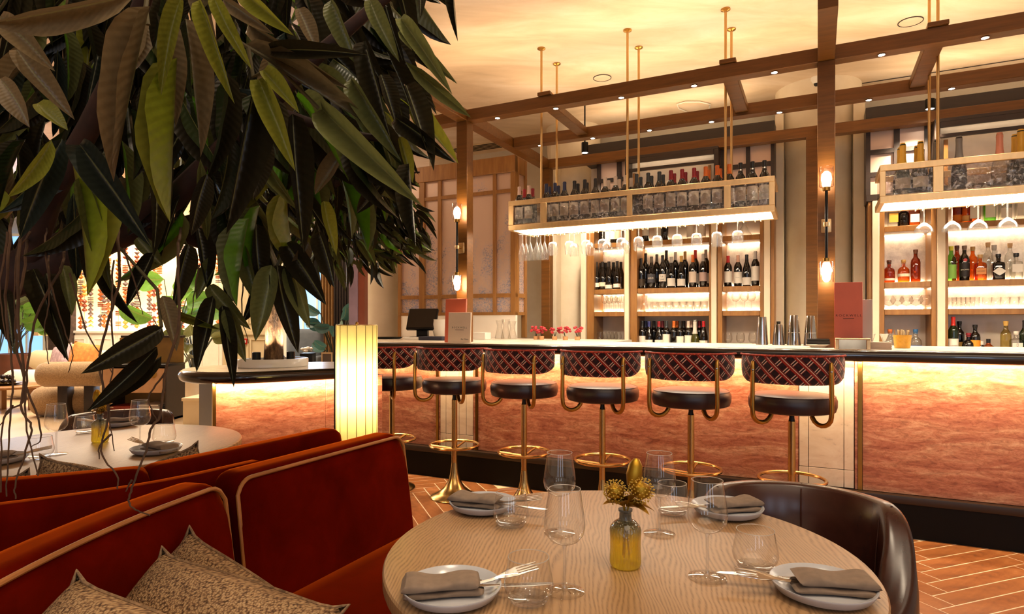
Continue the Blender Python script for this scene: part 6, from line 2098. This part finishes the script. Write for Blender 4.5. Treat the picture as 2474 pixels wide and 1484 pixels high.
# coffee table with fruit bowl
Y = 8.9
ct = thing('coffee_table', 'low round walnut coffee table by the boucle armchair', 'table', (X(22, Y), Y, 0))
part('tabletop', MB().lathe([(0, .33), (.42, .33), (.44, .345), (.44, .36), (.42, .37), (0, .37)], 40), m_cabwood, ct)
for a in (.4, 2.5, 4.6):
    part('leg', box3(-.05, .05, -.03, .03, 0, .329), m_cabwood, ct, loc=(.28 * cos(a), .28 * sin(a), 0), rz=a)
fb = thing('fruit_bowl', 'shallow gold bowl on the coffee table', 'bowl', (X(16, Y), Y, .3705))
part('bowl', MB().lathe([(0, 0), (.1, 0), (.2, .03), (.21, .035), (.19, .035), (.1, .01), (0, .01)], 28), m_brassd, fb)
gr_me = MB().lathe([(0, -.036), (.026, -.026), (.037, 0), (.026, .026), (0, .036)], 12).mesh('plum', plain('plum_skin', '1c0e12', .25), smooth=80)
rr = random.Random(2)
for k in range(12):
    a, r = rr.uniform(0, 6.28), .13 * sqrt(rr.random())
    tag(put('plum', gr_me, None, (X(16, Y) + r * cos(a), Y + r * sin(a), .425 + (.06 if k > 7 else 0))), 'dark plum heaped in the gold bowl on the coffee table', 'fruit', 'plums in the bowl')
# drawer console
Y = 7.9
x0, x1 = X(246, Y), X(402, Y)
w = (x1 - x0) / 2
cs = thing('console_cabinet', 'pale drawer console with black frame and open shelf', 'cabinet', ((x0 + x1) / 2, Y, 0))
for sx_ in (-1, 1):
    part('side_panel', box3(sx_ * w - (.02 if sx_ > 0 else 0), sx_ * w + (.02 if sx_ < 0 else 0), 0, .45, .0, .70), m_darkwood, cs)
part('worktop', box3(-w, w, -.02, .46, .701, .73), m_blackmetal, cs, .003)
m_drawer = plain('pale_timber', 'b98e66', .5)
dr = part('drawer', box3(-w + .022, w - .022, -.012, .4, .37, .68), m_drawer, cs, .003, 1)
part('drawer_pull', MB().lathe([(0, -.012), (.04, -.012), (.044, 0), (.04, .006), (0, .006)], 20, m=Matrix.Translation((w * .62, -.02, .6)) @ Matrix.Rotation(pi / 2, 4, 'X')), m_brassd, dr)
part('shelf', box3(-w + .022, w - .022, .0, .44, .12, .14), m_darkwood, cs)
part('back_panel', box3(-w + .021, w - .021, .44, .46, .0, 1.06), plain('ochre_board', '8a6424', .5), cs)
part('top_panel', box3(-w, w, .38, .46, 1.061, 1.09), m_darkwood, cs)
part('end_panel', box3(-w, -w + .06, .36, .439, .731, 1.06), plain('ochre_end', '8a6424', .5), cs)
part('base', box3(-w, w, .02, .44, -.0, .03), m_darkwood, cs)
for k in range(6):
    tag(put('magazine', box3(-.13, .13, -.17, .17, 0, .011).mesh('magazine', m_porcelain if k % 2 else m_linen), None, ((x0 + x1) / 2 + .16, Y + .22, .1405 + k * .0115), .05 * sin(k)), f'{ORD[k]} magazine from the bottom of the stack on the console shelf', 'magazine', 'magazines on the console')
bk = tag(put('red_book', box3(-.14, .14, -.15, .15, 0, .05).mesh('red_book', plain('red_cloth', '8c2c18', .6), .004, 1), None, ((x0 + x1) / 2 - .2, Y + .2, .1405)), 'red book lying on the open console shelf', 'book')
tb = thing('tablet_screen', 'small tablet screen standing on the console', 'screen', ((x0 + x1) / 2 + .02, Y + .15, .7305))
o_ = part('tablet', box3(-.13, .13, -.008, .008, 0, .22), m_porcelain, tb, .003, 1)
part('display', box3(-.11, .11, -.0095, -.0083, .02, .2), m_screen, o_)
# low plinth step
Y = 7.6
st_ = thing('plinth_step', 'low cream stone step beyond the end of the island counter', 'step', ((X(440, Y) + X(560, Y)) / 2, Y, 0))
wS = (X(560, Y) - X(440, Y)) / 2
part('tread', box3(-wS, wS, -.02, .5, .3, .34), m_cream, st_, .005)
part('riser', box3(-wS + .01, wS - .01, 0, .5, 0, .299), m_cream, st_)
# ================================================================== the big fig tree beside the camera
m_bark = plain('red_brown_bark', '2e1710', .85, vary=.4, scale=22)
m_root = plain('aerial_root', '4c3420', .85, vary=.3, scale=40)
m_twig = plain('olive_twig', '4e4426', .7, vary=.2)
tree = thing('fig_tree', 'large long-leaved fig tree hanging over the banquettes close to the camera', 'tree', (-1.72, 1.15, 0))
TB = Vector((-1.72, 1.15, 0))
def trel(pts):
    return [Vector(p) - TB for p in pts]
part('pot', MB().lathe([(0, 0), (.22, 0), (.26, .42), (.24, .42), (.23, .38), (0, .38)], 32), m_blackmetal, tree)
part('trunk', MB().tube(trel([TB + Vector((0, 0, .38)), TB + Vector((.04, .02, .7)), TB + Vector((.0, .1, 1.05)), (-1.62, 1.36, 1.32)]), [.075, .07, .066, .06], 14), m_bark, tree)
def br(pts, r0, r1):
    P = [at(*p) for p in pts]
    n = len(P)
    part('branch', MB().tube(trel(P), [r0 + (r1 - r0) * i / (n - 1) for i in range(n)], 10), m_bark, tree)
TK = Vector((-1.62, 1.36, 1.32))
P0 = [TK, at(-60, 700, 1.45), at(60, 655, 1.5), at(180, 600, 1.55), at(310, 555, 1.62), at(430, 560, 1.7)]
part('branch', MB().tube(trel(P0), [.06, .057, .054, .05, .04, .028], 12), m_bark, tree)
br([(300, 556, 1.62), (420, 480, 1.6), (520, 380, 1.5), (640, 260, 1.4), (760, 140, 1.35), (900, 20, 1.3)], .034, .012)
br([(420, 560, 1.7), (540, 600, 1.8), (640, 640, 1.85)], .026, .014)
br([(400, 555, 1.7), (520, 520, 1.8), (660, 500, 1.9), (800, 450, 1.95), (920, 380, 1.9)], .024, .009)
br([(60, 650, 1.5), (120, 480, 1.4), (220, 300, 1.25), (300, 130, 1.1), (360, -40, 1.0)], .03, .012)
br([(640, 260, 1.4), (760, 300, 1.35), (880, 330, 1.3), (960, 340, 1.3)], .013, .006)
br([(900, 20, 1.3), (1000, -60, 1.25), (1090, -90, 1.25)], .012, .006)
for pts in ([(360, -40, 1.0), (352, 20, .98), (358, 60, .98)], [(500, -20, 1.0), (545, 80, 1.0), (600, 115, 1.02), (660, 150, 1.05), (770, 262, 1.1)], [(600, 115, 1.02), (612, 185, 1.02), (640, 172, 1.02)],
            [(290, 600, 1.5), (380, 700, 1.3), (390, 790, 1.25)], [(440, 570, 1.6), (500, 690, 1.5), (540, 740, 1.45)], [(640, 560, 1.7), (665, 650, 1.5), (690, 600, 1.5)], [(60, 640, 1.5), (70, 660, 1.45), (120, 690, 1.45)]):
    part('twig', MB().tube(trel([at(*p) for p in pts]), .0035, 6), m_twig, tree)
# leaves one can follow one by one: base, tip (photo pixels, metres away), width in pixels, colour, roll
HERO = [
    ((330, -14), (-30, 66), .80, .80, 64, 't', .2), ((362, 15), (240, 420), .86, .84, 50, 't', .5), ((436, -5), (388, 208), .86, .84, 46, 'l', -.1),
    ((428, 140), (402, 535), .9, .9, 32, 'l', .75), ((395, 40), (430, 300), .95, .95, 44, 't', .3), ((482, 0), (552, 236), .9, .9, 40, 'l', .25), ((515, -10), (598, 148), .92, .92, 40, 'l', 0),
    ((590, -15), (706, 84), .95, .92, 44, 'l', .2), ((448, 45), (492, 372), .98, .98, 52, 't', .3), ((540, 0), (650, 80), 1.0, 1.0, 34, 't', .2),
    ((618, 190), (580, 556), 1.02, 1.0, 76, 'd', .35), ((624, 192), (711, 410), 1.0, .97, 56, 'l', .1), ((636, 170), (720, 266), 1.0, .98, 44, 'l', .2),
    ((655, 122), (868, 132), 1.05, 1.0, 46, 'd', 0), ((590, 110), (895, 278), 1.06, 1.1, 56, 't', .3), ((600, 60), (840, 215), 1.1, 1.1, 44, 't', .2), ((778, 264), (1004, 486), 1.1, 1.0, 74, 'g', -.1),
    ((848, 190), (952, 380), 1.15, 1.12, 50, 'g', .3), ((893, 0), (958, 128), 1.2, 1.18, 46, 'g', .1), ((968, 45), (1090, 224), 1.2, 1.15, 44, 'g', 0),
    ((980, 205), (1050, 402), 1.2, 1.15, 50, 'd', .3), ((955, 285), (1084, 388), 1.2, 1.15, 46, 'd', .2), ((706, 275), (748, 592), 1.1, 1.08, 62, 'd', .2),
    ((988, 395), (1002, 594), 1.15, 1.1, 44, 'd', .4), ((965, 330), (998, 440), 1.2, 1.2, 30, 'l', .2), ((124, 338), (24, 480), 1.0, .98, 40, 'l', -.2), ((150, 335), (58, 575), 1.05, 1.02, 66, 'b', .1),
    ((192, 350), (362, 594), 1.05, 1.0, 74, 'b', .1), ((168, 360), (238, 705), 1.1, 1.05, 40, 'l', .9), ((196, 425), (262, 696), 1.1, 1.08, 46, 'g', .1),
    ((40, 120), (168, 262), .95, .95, 62, 't', .2), ((0, 40), (130, 170), .9, .9, 60, 't', .1), ((392, 792), (202, 902), 1.1, 1.0, 62, 'd', .1), ((380, 838), (214, 992), 1.1, 1.02, 46, 'd', .0), ((390, 860), (222, 1000), 1.12, 1.05, 36, 'd', .3),
    ((515, 715), (474, 898), 1.35, 1.3, 44, 'd', .2), ((536, 738), (566, 932), 1.35, 1.3, 38, 'd', .1), ((548, 742), (588, 872), 1.35, 1.33, 42, 'g', .2), ((505, 690), (596, 786), 1.4, 1.38, 44, 'g', .0),
    ((430, 756), (530, 796), 1.35, 1.3, 24, 'l', .2), ((392, 715), (428, 846), 1.3, 1.28, 42, 't', .2), ((655, 640), (612, 818), 1.45, 1.4, 62, 'g', .2), ((668, 640), (722, 838), 1.5, 1.45, 60, 'd', .1),
    ((690, 588), (786, 735), 1.5, 1.45, 64, 'd', .1), ((745, 585), (694, 680), 1.5, 1.48, 40, 't', .2), ((935, 425), (858, 514), 1.3, 1.3, 44, 'd', .2), ((782, 486), (816, 606), 1.3, 1.28, 34, 'l', .2),
    ((1092, -60), (1104, 96), 1.2, 1.15, 24, 'd', .3), ((1016, -40), (1016, 42), 1.2, 1.18, 24, 'd', .2), ((80, 650), (152, 862), 1.4, 1.35, 50, 'd', .2), ((112, 660), (168, 846), 1.42, 1.38, 50, 'd', .3), ((10, 700), (30, 838), 1.4, 1.35, 50, 'd', .2),
    ((478, 550), (505, 700), 1.45, 1.42, 44, 'd', .3), ((585, 590), (612, 728), 1.45, 1.42, 42, 'g', .3), ((618, 540), (640, 700), 1.5, 1.48, 50, 'd', .2), ((700, 640), (748, 792), 1.5, 1.46, 50, 'g', .2), ((640, 660), (588, 780), 1.5, 1.46, 40, 'd', .2),
    ((770, 560), (800, 690), 1.5, 1.46, 46, 'd', .3), ((545, 600), (560, 740), 1.5, 1.46, 40, 'd', .2), ((240, 640), (330, 780), 1.4, 1.36, 34, 'd', .3), ((150, 640), (175, 760), 1.4, 1.38, 36, 'g', .2), ((520, 620), (470, 720), 1.45, 1.42, 34, 'g', .3),
    ((455, 590), (432, 740), 1.5, 1.45, 48, 'd', .3), ((370, 610), (305, 742), 1.45, 1.4, 36, 'd', .2), ((330, 575), (392, 640), 1.5, 1.5, 40, 'g', .1), ((560, 560), (600, 660), 1.5, 1.48, 46, 'g', .2),
    ((500, 420), (470, 570), 1.2, 1.2, 50, 'd', .2), ((880, 100), (940, 330), 1.25, 1.22, 50, 'd', .3), ((720, 20), (770, 130), 1.15, 1.15, 44, 't', .2), ((800, 0), (850, 150), 1.2, 1.2, 46, 'g', .4), ((640, 330), (620, 480), 1.2, 1.2, 60, 'd', .2),
    ((830, 360), (760, 470), 1.35, 1.35, 44, 't', .3), ((920, 180), (960, 300), 1.3, 1.3, 44, 'd', .3), ((0, 190), (60, 300), 1.0, 1.0, 60, 't', .3), ((90, 250), (160, 300), 1.0, 1.0, 50, 'l', .5), ((270, 440), (250, 560), 1.2, 1.2, 50, 'd', .2),
]
for i, (b, e, Yb, Ye, w, mk, roll_) in enumerate(HERO):
    B, E = at(*b, Yb), at(*e, Ye)
    L = (E - B).length
    put_leaf(tree, B, E, w / FPX * (Yb + Ye) / 2 / .82, mk, roll_ * (1 if i % 2 else -1), i)
# the leaves behind them
rl = random.Random(21)
low = [(-60, 620), (60, 620), (160, 560), (260, 470), (360, 470), (460, 550), (560, 560), (660, 540), (740, 490), (820, 400), (900, 330), (960, 240), (985, 120), (985, -60)]
def lower(px):
    for (a, ya), (b, yb) in zip(low, low[1:]):
        if a <= px <= b:
            return ya + (yb - ya) * (px - a) / (b - a)
    return -100
def rand_leaf(Ylo, Yhi):
    while True:
        px, py = rl.uniform(-60, 985), rl.uniform(-120, 640)
        if py < lower(px) - 60 * 0:
            break
    Y = rl.uniform(Ylo, Yhi)
    B = at(px, py, Y)
    out = (px - 420) / 560
    L = rl.uniform(.15, .235)
    D = Vector((out * .55 + rl.uniform(-.4, .4), rl.uniform(-.35, .35), -rl.uniform(.45, 1.0))).normalized()
    return B, B + D * L, L
for i in range(232):
    B, E, L = rand_leaf(1.25, 1.85)
    mk = rl.choices('dgltb', (15, 4, .7, 2, 2.4))[0]
    put_leaf(tree, B, E, L * rl.uniform(.18, .25), mk, rl.uniform(-1.2, 1.2), i)
def leaf_mass(parent, items, m, nm, origin):
    mb = MB()
    for B, E, w, face, roll_ in items:
        M_ = leaf_matrix(B - origin, E - origin, w, face, roll_)
        def f(u, v, M_=M_):
            s_ = u * 2 - 1
            wv_ = max(0.0, (min(.999, v) ** .62) * ((1 - min(.999, v)) ** .85) * 2.05) * .5
            return M_ @ Vector((v, s_ * wv_, -.12 * v * v + .35 * abs(s_) * wv_))
        mb.grid(f, 2, 5, lambda u, v: (u, v))
    return part(nm, mb, m, parent, smooth=80, kind='stuff')
items = []
for i in range(560):
    B, E, L = rand_leaf(1.6, 2.35)
    items.append((B, E, L * rl.uniform(.2, .27), (Vector((0, 0, EYE)) - B).normalized(), rl.uniform(-1.2, 1.2)))
leaf_mass(tree, items[:380], LM['d'], 'foliage', TB)
leaf_mass(tree, items[380:], LM['g'], 'foliage', TB)
# aerial roots
def root(pts, r=.0034, fork=None):
    P = [at(*p) for p in pts]
    if len(pts) > 3:                                # it springs from the branch above
        P.insert(0, at(pts[0][0] + 6, pts[0][1] - 70, pts[0][2] + .3))
    E = [P[0] * 2 - P[1]] + P + [P[-1] * 2 - P[-2]]
    Q = []
    for a in range(1, len(E) - 2):
        for k in range(6):
            t_ = k / 6
            q = .5 * ((2 * E[a]) + (E[a + 1] - E[a - 1]) * t_ + (2 * E[a - 1] - 5 * E[a] + 4 * E[a + 1] - E[a + 2]) * t_ ** 2 + (3 * E[a] - E[a - 1] - 3 * E[a + 1] + E[a + 2]) * t_ ** 3)
            Q.append(q + Vector((rl.uniform(-.0012, .0012), rl.uniform(-.0012, .0012), 0)))
    Q.append(P[-1])
    n = len(Q)
    part('aerial_root', MB().tube(trel(Q), [r * (1 - .6 * i / (n - 1)) for i in range(n)], 6), m_root, tree)
ROOTS = [[(22, 590, 1.15), (14, 740, 1.15), (30, 900, 1.13), (22, 1040, 1.12), (16, 1200, 1.12)], [(48, 600, 1.15), (44, 760, 1.14), (58, 900, 1.13), (52, 990, 1.13), (76, 1030, 1.12), (60, 1100, 1.12), (36, 1170, 1.12), (38, 1206, 1.12)],
         [(60, 640, 1.2), (36, 800, 1.2), (60, 960, 1.2), (8, 1010, 1.2), (2, 1190, 1.2)], [(30, 980, 1.13), (0, 1028, 1.13)], [(150, 640, 1.3), (90, 760, 1.28), (66, 900, 1.26), (62, 1020, 1.25), (92, 1150, 1.24)],
         [(285, 560, 1.15), (288, 680, 1.14), (266, 760, 1.13), (240, 880, 1.12), (262, 1000, 1.12), (244, 1090, 1.12), (282, 1150, 1.12), (284, 1182, 1.12)], [(270, 700, 1.14), (272, 860, 1.13), (264, 980, 1.12), (276, 1090, 1.12)],
         [(268, 1050, 1.12), (240, 1080, 1.12), (240, 1110, 1.12)], [(430, 620, 1.25), (432, 780, 1.2), (400, 900, 1.18), (388, 1000, 1.17), (368, 1030, 1.16), (352, 1090, 1.15), (322, 1170, 1.14), (312, 1214, 1.14), (328, 1232, 1.13), (362, 1246, 1.13)],
         [(318, 1160, 1.14), (304, 1188, 1.14)], [(400, 900, 1.18), (360, 960, 1.18), (380, 1020, 1.17)], [(110, 600, 1.25), (120, 720, 1.25), (108, 800, 1.24), (118, 880, 1.24)], [(170, 660, 1.3), (210, 800, 1.3), (270, 900, 1.28)],
         [(20, 560, 1.1), (0, 700, 1.1), (14, 820, 1.1)], [(74, 560, 1.2), (40, 620, 1.2), (36, 760, 1.2)], [(590, 640, 1.5), (585, 760, 1.5), (600, 830, 1.5)], [(480, 640, 1.4), (462, 760, 1.4)], [(300, 600, 1.3), (330, 700, 1.3), (345, 760, 1.3)],
         [(60, 920, 1.2), (100, 1050, 1.2), (76, 1080, 1.2)], [(118, 660, 1.28), (150, 780, 1.27), (175, 850, 1.27), (165, 900, 1.27)]]
for r_ in ROOTS:
    root(r_, .0031 if len(r_) > 4 else .0021)

# ================================================================== the tree in the island planter
T0 = PLc + Vector((0, 0, IH + .035))
t2 = thing('fig_tree', 'smaller fig tree growing from the white planter on the island counter', 'tree', T0)
t = NT('pale_bark')
f = t.noise(t.coord('Object', (30, 30, 9)), 1.6, 6, .7)
t.base(t.ramp(f, [(.35, '2c1c10'), (.55, '6a4c30'), (.75, 'a88458')]))
t.set(Roughness=.9)
t.bump(f, .8, .02)
part('trunk', MB().tube([(0, 0, 0), (.0, .01, .2), (-.015, .02, .5), (-.005, .0, .85), (.03, .0, 1.1)], [.062, .055, .05, .046, .035], 16), t.m, t2)
CC = at(790, 480, 4.15)
rt = random.Random(33)
ends = []
for k in range(9):
    a = 2 * pi * k / 9
    e = CC + Vector((.62 * cos(a), .45 * sin(a), rt.uniform(-.12, .4)))
    ends.append(e)
    p0 = T0 + Vector((.0, 0, .8 + .03 * k))
    midp = p0.lerp(e, .5) + Vector((0, 0, .18))
    part('branch', MB().tube([p0 - T0, midp - T0, e - T0], [.022, .014, .006], 8), m_bark, t2)
it2 = []
for i in range(900):
    while True:
        q = Vector((rt.uniform(-1, 1), rt.uniform(-1, 1), rt.uniform(-1, 1)))
        if q.length < 1:
            break
    B = CC + Vector((q.x * .72 - .05, q.y * .5, q.z * .42 - .16 * abs(q.x)))
    L = rt.uniform(.12, .22)
    D = Vector((q.x * .7 + rt.uniform(-.4, .4), q.y * .5 + rt.uniform(-.4, .4), -rt.uniform(.2, 1))).normalized()
    it2.append((B, B + D * L, L * rt.uniform(.2, .28), (Vector((0, 0, EYE)) - B).normalized(), rt.uniform(-1.3, 1.3)))
it2.sort(key=lambda i: i[0].y)
pick = it2[:420:2][:200]
for i, (B, E, w, fc, ro) in enumerate(pick):
    put_leaf(t2, B, E, w / .74 * .9, 'd' if i % 3 else 'g', ro, i)
rest = [x for x in it2 if x not in pick]
leaf_mass(t2, rest[::2], LM['d'], 'foliage', T0)
leaf_mass(t2, rest[1::2], LM['g'], 'foliage', T0)

# ================================================================== lamps that light the tables from the ceiling
light('SPOT', 'table_spot', (.5, 1.0, 3.5), 55, SOFT, aim=(.3, 1.4, .75), size=.05, spot=50, blend=.6)
light('SPOT', 'table_spot', (-1.7, 2.2, 3.5), 14, SOFT, aim=(-1.6, 2.6, .75), size=.05, spot=50, blend=.6)
light('SPOT', 'banquette_spot', (-.1, 1.6, 3.5), 45, SOFT, aim=(-.7, 1.5, .8), size=.05, spot=50, blend=.6)
